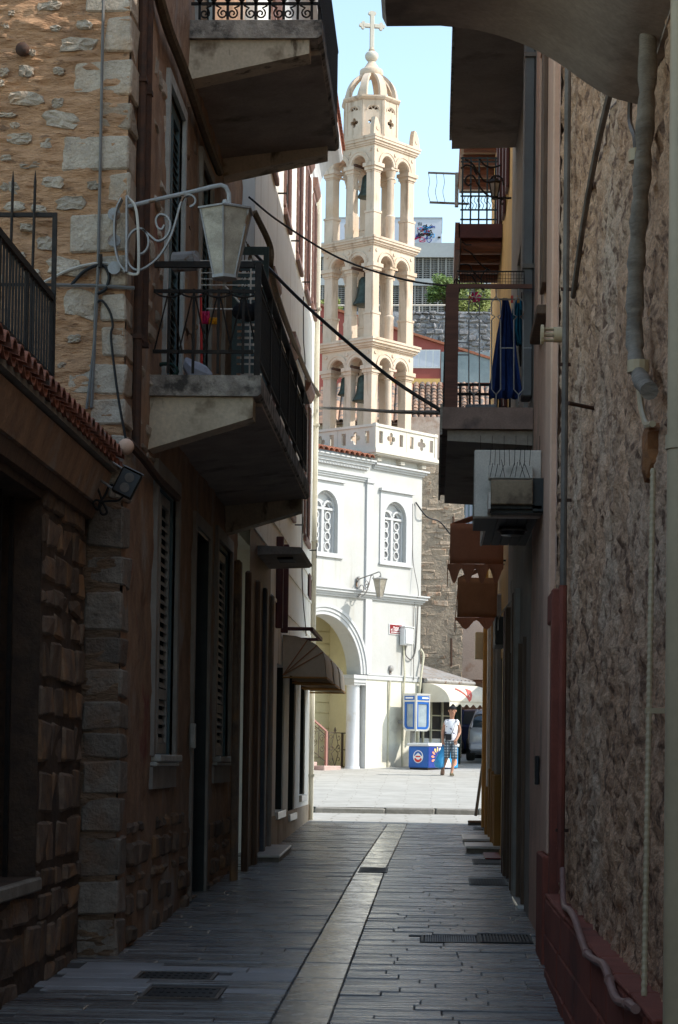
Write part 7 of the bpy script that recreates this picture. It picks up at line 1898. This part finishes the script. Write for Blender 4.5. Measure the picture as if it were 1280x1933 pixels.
# ------------------------------------------------------------------ cars
def car(name, label, pos, heading, paint, z, L=4.1, Wd=1.7, H=1.46):
    hx, hy = math.cos(heading), math.sin(heading)
    fr = lambda a, b, c: (pos[0] + a * hx - b * hy, pos[1] + a * hy + b * hx, z + c)
    t = thing(name, label, 'car', (pos[0], pos[1], z))
    st = [(-L / 2, .42, .62, .80, .60), (-L / 2 + .06, .28, .50, .92, .74), (-L / 2 + .5, .20, .50, .95, .83), (-.4, .18, .5, .94, .85), (.7, .18, .5, .93, .85), (1.2, .2, .5, .88, .83), (L / 2 - .25, .24, .48, .74, .76), (L / 2 - .02, .32, .46, .60, .60)]
    mb = MB(fr); ring = []
    for (x, zb, zm, zt, w) in st:
        ring.append([(x, -w * .92, zb), (x, -w, zm), (x, -w * .97, zt - .06), (x, -w * .86, zt), (x, w * .86, zt), (x, w * .97, zt - .06), (x, w, zm), (x, w * .92, zb)])
    pts = [p for r in ring for p in r]; n = 8; f = []
    for i in range(len(st) - 1):
        for k in range(n): k2 = (k + 1) % n; f.append((i * n + k, i * n + k2, (i + 1) * n + k2, (i + 1) * n + k))
    f.append(tuple(range(n))); f.append(tuple(range((len(st) - 1) * n, len(st) * n))); mb.add(pts, f)
    o = build(mb, 'body', paint, t, smooth=True)
    cab = [(-L / 2 + .12, .90, .70), (-L / 2 + .45, 1.30, .64), (-L / 2 + .85, H - .02, .58), (0.0, H, .57), (.35, H - .06, .56), (1.15, .92, .72)]
    def cabin(e, ez, lo, hi, xs):
        m = MB(fr); pp = []; ff = []
        for (x, zt, w) in xs: pp += [(x, -w - e - (.12 if zt > 1 else 0), .86), (x, -w - e, zt - .05 + ez), (x, -w * .85 - e, zt + ez), (x, w * .85 + e, zt + ez), (x, w + e, zt - .05 + ez), (x, w + e + (.12 if zt > 1 else 0), .86)]
        for i in range(len(xs) - 1):
            for k in range(5): ff.append((i * 6 + k, i * 6 + k + 1, i * 6 + 7 + k, i * 6 + 6 + k))
        ff += [tuple(range(6)), tuple(range(len(pp) - 6, len(pp)))]
        m.add(pp, ff); return m
    build(cabin(0, 0, 0, 0, cab), 'windows', M['car_glass'], t, smooth=True)
    m = MB(fr); pp = []; ff = []
    for (x, zt, w) in cab[1:5]: pp += [(x, -w - .012, zt - .06), (x, -w * .85, zt + .015), (x, w * .85, zt + .015), (x, w + .012, zt - .06)]
    for i in range(3):
        for k in range(3): ff.append((i * 4 + k, i * 4 + k + 1, i * 4 + 5 + k, i * 4 + 4 + k))
    m.add(pp, ff); o = build(m, 'roof', paint, t, smooth=True); o.modifiers.new('t', 'SOLIDIFY').thickness = .02
    for (x0, x1) in ((0, 2), (2, 2), (4, 5)):
        for s_ in (-1, 1):
            a, b = cab[x0], cab[x1]
            p = [(a[0], s_ * (a[2] + .13), .86), (a[0], s_ * (a[2] + .012), a[1])] if x0 == x1 else [(a[0], s_ * (a[2] + .02), a[1] - .0), (b[0], s_ * (b[2] + .015), b[1] - .03)]
            m = MB(fr); m.tube(p, .045, 5); build(m, 'pillar', paint, t)
    for x in (-L / 2 + .75, L / 2 - .8):
        for s_ in (-1, 1):
            m = MB(); m.lathe([(.16, -.02), (.30, -.015), (.315, .04), (.315, .16), (.30, .2), (.16, .19)], 0, 0, 20)
            m.v = [fr(x + p[0], s_ * (Wd / 2 - .18 + p[2]), .315 + p[1]) for p in m.v]; wv = build(m, 'wheel', M['tyre'], t, smooth=True)
            m = MB(); m.lathe([(.04, .20), (.17, .185), (.18, .17)], 0, 0, 16); m.v = [fr(x + p[0], s_ * (Wd / 2 - .175 + p[2]), .315 + p[1]) for p in m.v]; build(m, 'rim', M['alu'], wv)
    for s_ in (-1, 1):
        m = MB(); m.lathe([(.115, -.02), (.11, .02), (.07, .035), (.01, .04)], 0, 0, 16); m.v = [fr(-L / 2 + .10 - p[2], s_ * (Wd / 2 - .25) + p[0], .76 + p[1]) for p in m.v]; build(m, 'tail_lamp', M['lens_red'], t, smooth=True)
        m = MB(fr); m.cbox(L / 2 - .3, L / 2 - .10, s_ * .5 - .14, s_ * .5 + .14, .58, .72, c=.03); build(m, 'headlight', M['clear'], t)
        m = MB(fr); m.cbox(.78, .93, s_ * (Wd / 2 + .02) - .08, s_ * (Wd / 2 + .02) + .08, .88, 1.0, c=.03); build(m, 'wing_mirror', paint, t)
    m = MB(fr); m.cbox(-L / 2 - .06, -L / 2 + .1, -.74, .74, .28, .50, c=.05); bp = build(m, 'bumper', paint, t)
    m = MB(fr); m.box(-L / 2 - .066, -L / 2 - .058, -.7, -.25, .40, .44); build(m, 'reflector', M['lens_red'], bp)
    m = MB(fr); m.box(-L / 2 - .070, -L / 2 - .061, -.18, .32, .30, .40); build(m, 'number_plate', M['print_white'], bp)
    return t
car('parked_car', 'silver grey hatchback seen from behind at the edge of the ochre house', (1.98, 62.2), R_(84), M['car_silver'], gz(61.5) + .02)
car('parked_car', 'dark blue car parked behind the silver one under the timber front', (2.25, 66.2), R_(-38), M['car_blue'], gz(65.5) - .02, H=1.42)
# ------------------------------------------------------------------ house on the right of the square (out of frame; its shade falls on the paving)
rs = thing('square_house', 'plain ochre house on the right of the square behind the corner building', 'house', (8, 65, 2))
build(MB().box(5.6, 13, 57.0, 76, 1.4, 7.6), 'wall', M['ochre_wall'], rs)
build(MB().prism([(5.3, 7.602), (5.3, 7.7), (9.3, 9.2), (13.3, 7.7), (13.3, 7.602)], 56.8, 76.2, 1), 'roof', M['tile'], rs)
# ------------------------------------------------------------------ tile roofed house
YT = 72.0
th = thing('tiled_house', 'low grey rendered house with lichen covered barrel tile roof behind the stone house', 'house', (0, YT, 9))
ze = atY(815, 797, YT)[2]; zr = atY(810, 727, YT + 3.0)[2]
build(MB().box(-4, 3, YT + .25, YT + 6, 2.0, ze - .02), 'wall', M['mortar_far'], th)
rf_ = build(MB().prism([(YT + .0, ze - .06), (YT + 3.0, zr - .08), (YT + 6.2, ze - .06)], -4, 3.2, 0), 'roof', M['tile_old'], th)
RL = math.hypot(3.0, zr - ze); sl = math.atan2(zr - ze, 3.0)
TPt, TFt = half_tile(.098, .080, .42, .1, 6)
mtile = None; nt_ = 0
for c in range(17):
    x = -1.30 + .205 * c
    for r in range(int(RL / .30) + 1):
        s0 = r * .30 - .03
        if c < 3 or c > 13: continue
        pts = [(x + p[0], YT + (s0 + p[2] * .42) * math.cos(sl) - p[1] * math.sin(sl), ze + (s0 + p[2] * .42) * math.sin(sl) + p[1] * math.cos(sl) - p[2] * .02 + random.uniform(-.01, .01)) for p in TPt]
        mb = MB(); mb.add(pts, TFt); build(mb, 'roof_tile', M['tile_old'], rf_)
rest_ = MB()
for c in list(range(-10, 3)) + list(range(14, 20)):
    x = -1.30 + .205 * c
    pts = [(x + p[0], YT + (p[2] * RL) * math.cos(sl) - p[1] * math.sin(sl), ze + (p[2] * RL) * math.sin(sl) + p[1] * math.cos(sl)) for p in TPt]; rest_.add(pts, TFt)
build(rest_, 'tile_rows', M['tile_old'], rf_)['kind'] = 'stuff'
# ------------------------------------------------------------------ red house
YR = 85.0
FRd = Frame((0, YR, 0), (1, 0, 0), (0, -1, 0))
rd = thing('red_house', 'brick red house with white framed window strip on the hillside', 'house', (0, YR, 14))
a, b, c_ = atY(760, 627, YR), atY(852, 656, YR), atY(835, 722, YR)
sr = (a[2] - b[2]) / (b[0] - a[0]); zl, zr2 = b[2] + (b[0] + 6) * sr, b[2] - (3.2 - b[0]) * sr
mb = MB(FRd); plate(mb, [(-6, 13), (3.2, 13), (3.2, zr2), (-6, zl)], [], -5, 0); build(mb, 'wall', M['red_far'], rd)
mb = MB(); mb.prism([(-6.1, zl + .035), (3.35, zr2 - .045), (3.35, zr2 + .05), (-6.1, zl + .13)], YR - .12, YR + 5, 1); build(mb, 'roof', M['tile'], rd)
p, q = atY(782, 660, YR - .03), atY(831, 695, YR - .03)
mb = MB(FRd); plate(mb, [(p[0] - .4, q[2]), (q[0], q[2]), (q[0], p[2]), (p[0] - .4, p[2])], [], .0, .03); wn = build(mb, 'window', M['plastic_white'], rd)
for k in range(5):
    x0_ = p[0] - .37 + (q[0] - p[0] + .36) * k / 5; mb = MB(FRd); mb.box(x0_ + .03, x0_ + (q[0] - p[0] + .36) / 5 - .02, q[2] + .05, p[2] - .05, .031, .036); build(mb, 'pane', M['white_far'], wn)
p2, q2 = atY(832, 664, YR - .05), atY(856, 722, YR - .05)
mb = MB(FRd); mb.box(p2[0] + .02, 3.1, q2[2], p2[2], .0, .05); build(mb, 'garage_front', mat('blue_grey_sheet', (.24, .29, .31), (.19, .23, .25), rough=.5), rd)
mb = MB(FRd); mb.box(p[0] - 2, q[0], q[2] - .62, q[2] - .42, .0, .06); build(mb, 'yellow_band', M['ochre_wall'], rd)
# ------------------------------------------------------------------ terrace wall, trees, modern building
YW_ = 108.0
FT = Frame((0, YW_, 0), (1, 0, 0), (0, -1, 0))
tw = thing('terrace_wall', 'grey rubble terrace wall on the hillside below the louvred building', 'retaining wall', (0, YW_, 20))
zt1 = atY(815, 588, YW_)[2]
mb = MB(FT); wall(mb, -16, 14, 17, zt1, [], .2, .6, lambda u, w: .12 * fbm(u * 1.2, w * 1.5, 95)); mb.box(-16, 14, 17, zt1 - .01, -3, -.3); build(mb, 'wall', M['rubble_far'], tw, smooth=True)
rubble(tw, FT, -1.4, 3.2, zt1 - 2.9, zt1, M['rubble_far'], [], hr=(.16, .34), lr=(.18, .5), v=(.02, .14), gap=.03, c=.06, j=.05, back=-.2, limit=230)
rubble(tw, FT, -5.6, -4.2, zt1 - 2.0, zt1, M['rubble_far'], [], hr=(.25, .42), lr=(.3, .7), v=(.02, .16), gap=.05, c=.07, j=.05, back=-.2, limit=30)
a, b = atY(780, 580, YW_ + .4), atY(848, 578, YW_ + .4)
tr_ = thing('terrace_rail', 'pale pipe rail along the top of the grey terrace wall', 'railing', (0, YW_ + .4, zt1))
mb = MB(); mb.tube([(-9, YW_ + .4, a[2] + .05), (b[0], YW_ + .4, b[2] + .05)], .045, 6); build(mb, 'rail', M['white_metal'], tr_)
for k in range(7): mb = MB(); mb.tube([(b[0] - 1.5 * k, YW_ + .4, zt1 - .1), (b[0] - 1.5 * k, YW_ + .4, a[2] + .05)], .04, 5); build(mb, 'post', M['white_metal'], tr_)
def tree(label, c, rx, rz, n, m, trunk_z, seed, cat='tree', nm='leafy_tree'):
    rs_ = random.Random(seed); t = thing(nm, label, cat, (c[0], c[1], trunk_z))
    mb = MB(); mb.tube(curve_pts([(c[0] + .15, c[1], trunk_z), (c[0] + .05, c[1], trunk_z + (c[2] - trunk_z) * .5), (c[0] - .1, c[1], c[2] - .1)], 4), [.16 - .009 * i for i in range(9)], 7)
    limbs = []
    for k in range(8):
        a = rs_.uniform(0, 6.28); e = (c[0] + rx * .75 * math.cos(a), c[1] + rx * .7 * math.sin(a), c[2] + rz * rs_.uniform(-.4, .7)); limbs.append(e)
        mb.tube(curve_pts([(c[0], c[1], c[2] - rz * .7), ((c[0] + e[0]) / 2, (c[1] + e[1]) / 2, c[2] - .1), e], 3), [.06, .05, .045, .035, .03, .02, .012], 5)
    build(mb, 'trunk', M['bark'], t, smooth=True)
    cl = [(c[0] + rx * .6 * rs_.uniform(-1, 1), c[1] + rx * .6 * rs_.uniform(-1, 1), c[2] + rz * .62 * rs_.uniform(-1, 1), rs_.uniform(.22, .42)) for _ in range(26)] + [(*e, .3) for e in limbs]
    mb = MB()
    for i in range(n):
        q = cl[rs_.randrange(len(cl))]; r = rx * q[3]
        d = Vector((rs_.gauss(0, 1), rs_.gauss(0, 1), rs_.gauss(0, 1))).normalized() * r * rs_.uniform(.35, 1.05)
        o = Vector(q[:3]) + Vector((d.x, d.y, d.z * rz / rx)); s_ = rs_.uniform(.05, .11)
        u = Vector((rs_.gauss(0, 1), rs_.gauss(0, 1), rs_.gauss(0, .6))).normalized(); v = u.orthogonal().normalized() * s_ * .55
        mb.add([tuple(o - u * s_), tuple(o + v), tuple(o + u * s_), tuple(o - v)], [(0, 1, 2, 3)])
    o = build(mb, 'crown', m, t, fix=False)
    return t
c = atY(842, 552, 118); tree('bushy bright green tree in front of the louvred building', (c[0], 118, c[2]), 1.30, 1.05, 5200, M['leaf'], 24.2, 3)
c = atY(888, 566, 116); tree('yellow green tree seen through the right hand balcony railing', (c[0], 116, c[2]), 1.35, 1.25, 4600, M['leaf_light'], 24.2, 5)
c = atY(622, 582, 114); tree('small green shrub on the terrace seen through the bell tower arch', (c[0], 114, c[2] + .1), .7, .55, 1600, M['leaf_light'], 24.2, 8, 'shrub', 'leafy_shrub')
YM = 140.0
FM = Frame((0, YM, 0), (1, 0, 0), (0, -1, 0))
mo = thing('louvred_building', 'large pale concrete building with grey louvred facade on the hilltop', 'building', (0, YM, 29.5))
z0, z1, z2, z3, z4 = [atY(815, y, YM)[2] for y in (600, 540, 527, 487, 460)]
X0, X1 = -17.0, 9.0
build(MB(FM).box(X0, X1, 26, z4 - .02, -12, -.6), 'recess_wall', M['dark_far'], mo)
build(MB(FM).box(X0, X1, z3, z4, -.598, .25), 'parapet', M['conc_far'], mo)
build(MB(FM).box(X0, X1, z1, z2, -.598, .15), 'floor_band', M['conc_far'], mo)
build(MB(FM).box(X0, X1, 26, z0 - .3, -.598, .1), 'base_band', M['conc_far'], mo)
for (lo, hi, nm) in ((z2 + .002, z3 - .002, 'louvre_bay'), (z0 - .298, z1 - .002, 'louvre_bay')):
    x = X0
    while x < X1 - .1:
        mb = MB(FM); mb.box(x, x + .10, lo, hi, -.4, .05); mb.box(x + .245, x + .275, lo, hi, -.4, -.02)
        k = lo + .03
        while k < hi - .03: mb.box(x + .101, x + .5, k, k + .05, -.25, -.03); k += .125
        o = build(mb, nm, M['grille_far'], mo); o['kind'] = 'stuff'; x += .5
YG = 143.0
za, zb2 = atY(800, 413, YG)[2], atY(800, 462, YG)[2]
xg = atY(834, 430, YG)[0]
gb_ = thing('rooftop_block', 'pale blue white rooftop block covered in graffiti tags', 'building', (-3, YG, zb2))
build(MB().box(-7.2, xg, YG, YG + 4, zb2 - .5, za), 'wall', M['white_far'], gb_)
build(MB().box(-7.25, xg + .04, YG - .04, YG + 4.04, za + .002, za + .10), 'coping', M['conc_far'], gb_)
FG = Frame((0, YG, 0), (1, 0, 0), (0, -1, 0))
rg_ = random.Random(11)
for k in range(26):
    cx_, cz_ = rg_.uniform(788, 818), rg_.uniform(428, 455); q = atY(cx_, cz_, YG - .02); mb = MB(); P_ = []
    for i in range(6): P_.append((q[0] + rg_.uniform(-.22, .22), YG - .015, q[2] + rg_.uniform(-.2, .2)))
    mb.tube(curve_pts(P_, 4), .022, 4); build(mb, 'graffiti_stroke', M[('iron', 'iron', 'plastic_navy', 'plastic_cyan', 'iron', 'pink_cloth')[k % 6]], gb_)
q = atY(793, 423, YG - .02); mb = MB(); mb.tube([(q[0] - .12, YG - .015, q[2] + .1), (q[0] - .08, YG - .015, q[2] - .1), (q[0] - .03, YG - .015, q[2] + .14), (q[0] + .02, YG - .015, q[2] - .1), (q[0] + .09, YG - .015, q[2] + .12), (q[0] + .12, YG - .015, q[2] - .1)], .02, 4); build(mb, 'graffiti_stroke', M['iron'], gb_)
q = atY(830, 448, YG - .05); build(MB().cbox(q[0] - .12, q[0] + .06, YG - .08, YG - .001, q[2] - .06, q[2] + .06, c=.02), 'floodlight_unit', M['iron'], gb_)
# ------------------------------------------------------------------ person walking towards the lane
PX0, PY0 = 850.0, 1464.0; YPER = 54.0
zg = gz(YPER)
xc = atY(PX0, 1440, YPER)[0]
k_ = YPER / F_PX
pe = thing('person', 'person in black cap, white sleeveless printed shirt and plaid shorts walking across the square', 'person', (xc, YPER, zg))
def J(px, py, dy=0.0): return Vector((xc + (px - PX0) * k_, YPER + dy, zg + .0 + (PY0 - py) * k_))
def skin_body(name, chains, m, parent, root=0, lev=2):
    vs = []; es = []; rs_ = []
    idx = {}
    for ch in chains:
        prev = None
        for (key, p, r) in ch:
            if key is None or key not in idx:
                vs.append(p); rs_.append(r); i = len(vs) - 1
                if key: idx[key] = i
            else: i = idx[key]
            if prev is not None: es.append((prev, i))
            prev = i
    off = root_off(parent)
    me = bpy.data.meshes.new(name); me.from_pydata([tuple(v - off) for v in vs], es, []); me.materials.append(m)
    o = bpy.data.objects.new(name, me); COL.objects.link(o); o.parent = parent
    md = o.modifiers.new('skin', 'SKIN'); md.use_smooth_shade = True
    for i, r in enumerate(rs_):
        sv = me.skin_vertices[0].data[i]; sv.radius = (r, r) if not isinstance(r, tuple) else r; sv.use_root = (i == root)
    s2 = o.modifiers.new('sub', 'SUBSURF'); s2.levels = lev; s2.render_levels = lev
    return o
N_ = None
hipc = J(851, 1398)
ch = [[('pel', hipc, (.13, .10)), ('belly', J(851, 1386), (.12, .085)), ('chest', J(851.5, 1370), (.14, .10)), ('neckb', J(852, 1358.5), .07), ('neck', J(852.5, 1354, -.01), .052), ('jaw', J(853.5, 1347.5, -.03), (.062, .07)), ('head', J(853, 1341, -.015), (.078, .09)), ('crown', J(852.5, 1335.5, -.005), (.066, .08))],
      [('chest', None, 0), ('lsh', J(840.5, 1361.5), .055), ('lel', J(835, 1382, .03), .042), ('lwr', J(835.5, 1398, .0), .030), ('lpalm', J(836, 1403.5, -.01), (.030, .036))],
      [('chest', None, 0), ('rsh', J(863.5, 1361.5), .055), ('rel', J(867.5, 1382, .04), .042), ('rwr', J(862, 1394, -.10), .030), ('rpalm', J(859.5, 1397.5, -.13), (.030, .036))],
      [('pel', None, 0), ('lhip', J(845.5, 1402), .09), ('lkn', J(842.7, 1430, -.02), .052), ('lcalf', J(840.3, 1439, .08), .048), ('lan', J(836.5, 1451, .22), .036), ('lft', J(835.5, 1459.5, .16), .034)],
      [('pel', None, 0), ('rhip', J(856.5, 1402), .09), ('rkn', J(856.8, 1431, -.10), .052), ('rcalf', J(855.6, 1440, -.08), .050), ('ran', J(852.8, 1458, -.12), .035), ('rft', J(853.5, 1462, -.26), .034)]]
for (s_, pk_, base, dirx) in ((1, 'lpalm', J(836, 1403.5, -.01), 1), (-1, 'rpalm', J(859.5, 1397.5, -.13), -1)):
    for i, (dx, ln) in enumerate(((-.024, .07), (-.008, .082), (.009, .078), (.025, .062))):
        b0 = base + Vector((dx * .7, 0, -.025)); ch.append([(pk_, None, 0), (None, b0 + Vector((dx * .3, -.005, -.02)), .0095), (None, b0 + Vector((dx * .4, -.012, -.02 - ln * .5)), .0085), (None, b0 + Vector((dx * .35, -.034, -.02 - ln * .8)), .0075)])
    ch.append([(pk_, None, 0), (None, base + Vector((.034 * dirx, -.02, -.01)), .011), (None, base + Vector((.044 * dirx, -.036, -.035)), .0095)])
ch.append([('jaw', None, 0), (None, J(855.3, 1345, -.105), .012)])
skin_body('body', ch, M['skin'], pe)
def ell(name, sections, m, parent, n=18, close=True, thick=0.0):
    """tube of elliptical sections (centre, rx, ry)"""
    mb = MB(); pts = []; f = []
    for (c, rx, ry) in sections:
        for k in range(n): a = 2 * math.pi * k / n; pts.append((c[0] + rx * math.cos(a), c[1] + ry * math.sin(a), c[2]))
    for i in range(len(sections) - 1):
        for k in range(n): k2 = (k + 1) % n; f.append((i * n + k, i * n + k2, (i + 1) * n + k2, (i + 1) * n + k))
    if close: f.append(tuple(range(n))); f.append(tuple(range(len(pts) - n, len(pts))))
    mb.add(pts, f); o = build(mb, name, m, parent, smooth=True)
    if thick: o.modifiers.new('t', 'SOLIDIFY').thickness = thick
    return o
ell('shirt', [(J(851, 1399), .150, .12), (J(851, 1396), .152, .122), (J(851, 1386), .146, .118), (J(851.3, 1374), .160, .128), (J(851.6, 1365), .165, .115), (J(852, 1360.5), .135, .095), (J(852, 1357.5), .082, .075)], M['shirt'], pe, close=False, thick=.008)
for s_, q in ((-1, J(841.3, 1361.5)), (1, J(862.7, 1361.5))): ell('shirt_shoulder', [(q + Vector((0, 0, -.085)), .045, .075), (q + Vector((-s_ * .01, 0, .0)), .055, .075), (q + Vector((-s_ * .03, 0, .048)), .04, .055)], M['shirt'], pe)
def plaid():
    m = mat('plaid_cotton', (.62, .64, .66), (.56, .58, .60), rough=.9, fine=.03); t = m.node_tree; p = [n for n in t.nodes if n.type == 'BSDF_PRINCIPLED'][0]; src = p.inputs['Base Color'].links[0].from_socket
    tc = t.nodes.new('ShaderNodeTexCoord'); cur = src
    for d, sc in (('X', 4.6), ('Z', 4.6), ('X', 9.2), ('Z', 9.2)):
        w = t.nodes.new('ShaderNodeTexWave'); w.wave_type = 'BANDS'; w.bands_direction = d; w.inputs['Scale'].default_value = sc; w.inputs['Distortion'].default_value = .25; t.links.new(tc.outputs['Object'], w.inputs['Vector'])
        r = t.nodes.new('ShaderNodeMapRange'); r.inputs[1].default_value = .62; r.inputs[2].default_value = .70; r.inputs[4].default_value = .75; t.links.new(w.outputs['Fac'], r.inputs[0])
        x = t.nodes.new('ShaderNodeMix'); x.data_type = 'RGBA'; t.links.new(r.outputs[0], x.inputs[0]); t.links.new(cur, x.inputs[6]); x.inputs[7].default_value = (.05, .075, .10, 1); cur = x.outputs[2]
    t.links.new(cur, p.inputs['Base Color']); return m
PL = plaid()
ell('shorts', [(J(851, 1394), .150, .115), (J(851, 1401), .160, .125), (J(851, 1405), .160, .125)], PL, pe, thick=.008)
ell('shorts_leg', [(J(845.6, 1403), .088, .108), (J(844.4, 1416, -.01), .084, .10), (J(842.9, 1431, -.02), .084, .09)], PL, pe, close=False, thick=.008)
ell('shorts_leg', [(J(856.6, 1403), .088, .108), (J(857.0, 1416, -.05), .084, .10), (J(857.0, 1432, -.09), .084, .09)], PL, pe, close=False, thick=.008)
def shoe(name, heel, toe, m):
    d = (toe - heel); n = 7; mb = MB(); pts = []; f = []
    side = Vector((d.y, -d.x, 0)); side = side.normalized() if side.length > 1e-4 else Vector((1, 0, 0)); up = side.cross(d).normalized() * -1
    if up.z < 0: up = -up
    for i in range(n):
        t = i / (n - 1); c = heel + d * t; w = .036 + .016 * math.sin(t * 2.6); h = (.095 - .05 * t) if t < .5 else (.07 - .035 * (t - .5) * 2)
        for (a, b) in ((-1, 0), (-1, .4), (-.6, 1), (.6, 1), (1, .4), (1, 0)): pts.append(tuple(c + side * w * a + up * h * b))
    for i in range(n - 1):
        for k in range(6): k2 = (k + 1) % 6; f.append((i * 6 + k, i * 6 + k2, (i + 1) * 6 + k2, (i + 1) * 6 + k))
    f += [tuple(range(6)), tuple(range(n * 6 - 6, n * 6))]; mb.add(pts, f); build(mb, name, m, pe, smooth=True)
shoe('shoe', J(836.5, 1453.5, .27), J(835.2, 1463, .05), M['leather'])
shoe('shoe', J(852.2, 1463.3, -.06), J(854, 1463.8, -.34), M['shoe_tan'])
hc = J(853, 1341, -.015)
mb = MB(); m2 = MB(); sph(m2, (0, 0, 0), 1, 14, 10); mb.v = [(hc.x + p[0] * .092, hc.y + .018 + p[1] * .098, hc.z + .005 + p[2] * .10) for p in m2.v if True]; mb.f = [f for f in m2.f if all(not (m2.v[i][1] < -.35 and m2.v[i][2] < .45) for i in f)]
build(mb, 'hair', M['hair'], pe, smooth=True)
mb = MB(); m2 = MB(); sph(m2, (0, 0, 0), 1, 16, 10); mb.v = [(hc.x + p[0] * .100, hc.y + .006 + p[1] * .110, hc.z + .045 + p[2] * .075) for p in m2.v]; mb.f = [f for f in m2.f if all(m2.v[i][2] > -.15 for i in f)]
cap = build(mb, 'cap', M['black_cloth'], pe, smooth=True)
mb = MB(); 
mb.add([(hc.x + .02 + .075 * math.cos(a), hc.y - .085 + (-.085 * (1 - (i % 2))) * math.sin(math.pi * (a - a0_) / (a1_ - a0_)) * 1.0, hc.z + .040 - .012 * (1 - i % 2)) for (a0_, a1_) in ((R_(180), R_(360)),) for a in np.linspace(a0_, a1_, 9) for i in (0, 1)], [(2 * i, 2 * i + 1, 2 * i + 3, 2 * i + 2) for i in range(8)])
o = build(mb, 'cap_peak', M['black_cloth'], cap); o.modifiers.new('t', 'SOLIDIFY').thickness = .008
for dx in (-.018, .040):
    m2 = MB(); sph(m2, (hc.x + dx + .012, hc.y - .082, hc.z + .004), .010, 8, 6); build(m2, 'eye', M['iron'], pe)
for dx in (-.088, .085):
    m2 = MB(); sph(m2, (hc.x + dx, hc.y + .0, hc.z - .012), .022, 8, 6, 1.4); build(m2, 'ear', M['skin'], pe, smooth=True)
m2 = MB(); m2.box(hc.x - .005, hc.x + .045, hc.y - .101, hc.y - .085, hc.z - .062, hc.z - .052); build(m2, 'mouth', mat('lip', (.28, .09, .07), rough=.5, fine=0), pe)
sb_ = thing('shoulder_bag', 'small black bag hanging at the front of the walking person on a diagonal strap', 'bag', J(847, 1392, -.16))
q = J(847.5, 1391, -.165); mb = MB(); mb.cbox(q.x - .10, q.x + .06, q.y - .035, q.y + .02, q.z - .08, q.z + .075, c=.03); build(mb, 'pouch', M['black_cloth'], sb_, smooth=True)
mb = MB(); mb.bar(curve_pts([tuple(q + Vector((.05, -.01, .07))), tuple(J(855, 1378, -.15)), tuple(J(858.5, 1366, -.14)), tuple(J(859.5, 1359, -.03)), tuple(J(858, 1362, .12)), tuple(J(848, 1385, .15)), tuple(q + Vector((-.12, .12, .05))), tuple(q + Vector((-.09, .0, .06)))], 4), .03, .006); build(mb, 'strap', M['black_cloth'], sb_)
hb_ = thing('plastic_bag', 'bulging blue plastic carrier bag held in the hand of the walking person', 'bag', J(830, 1450, -.06))
ell('sack', [(J(831, 1450.5, -.06), .03, .03), (J(830, 1448, -.06), .115, .09), (J(829, 1440, -.06), .13, .10), (J(831, 1430, -.06), .11, .075), (J(834, 1418, -.05), .065, .035), (J(836, 1410, -.04), .03, .015)], M['bag_blue'], hb_, n=14)
mb = MB()
for dx in (-.018, .018): mb.tube(curve_pts([tuple(J(834.5, 1415, -.05) + Vector((dx, 0, 0))), tuple(J(836, 1408, -.045) + Vector((dx * .7, 0, 0))), tuple(J(836.2, 1405.5, -.03))], 3), .008, 5)
build(mb, 'handle', M['bag_blue'], hb_)
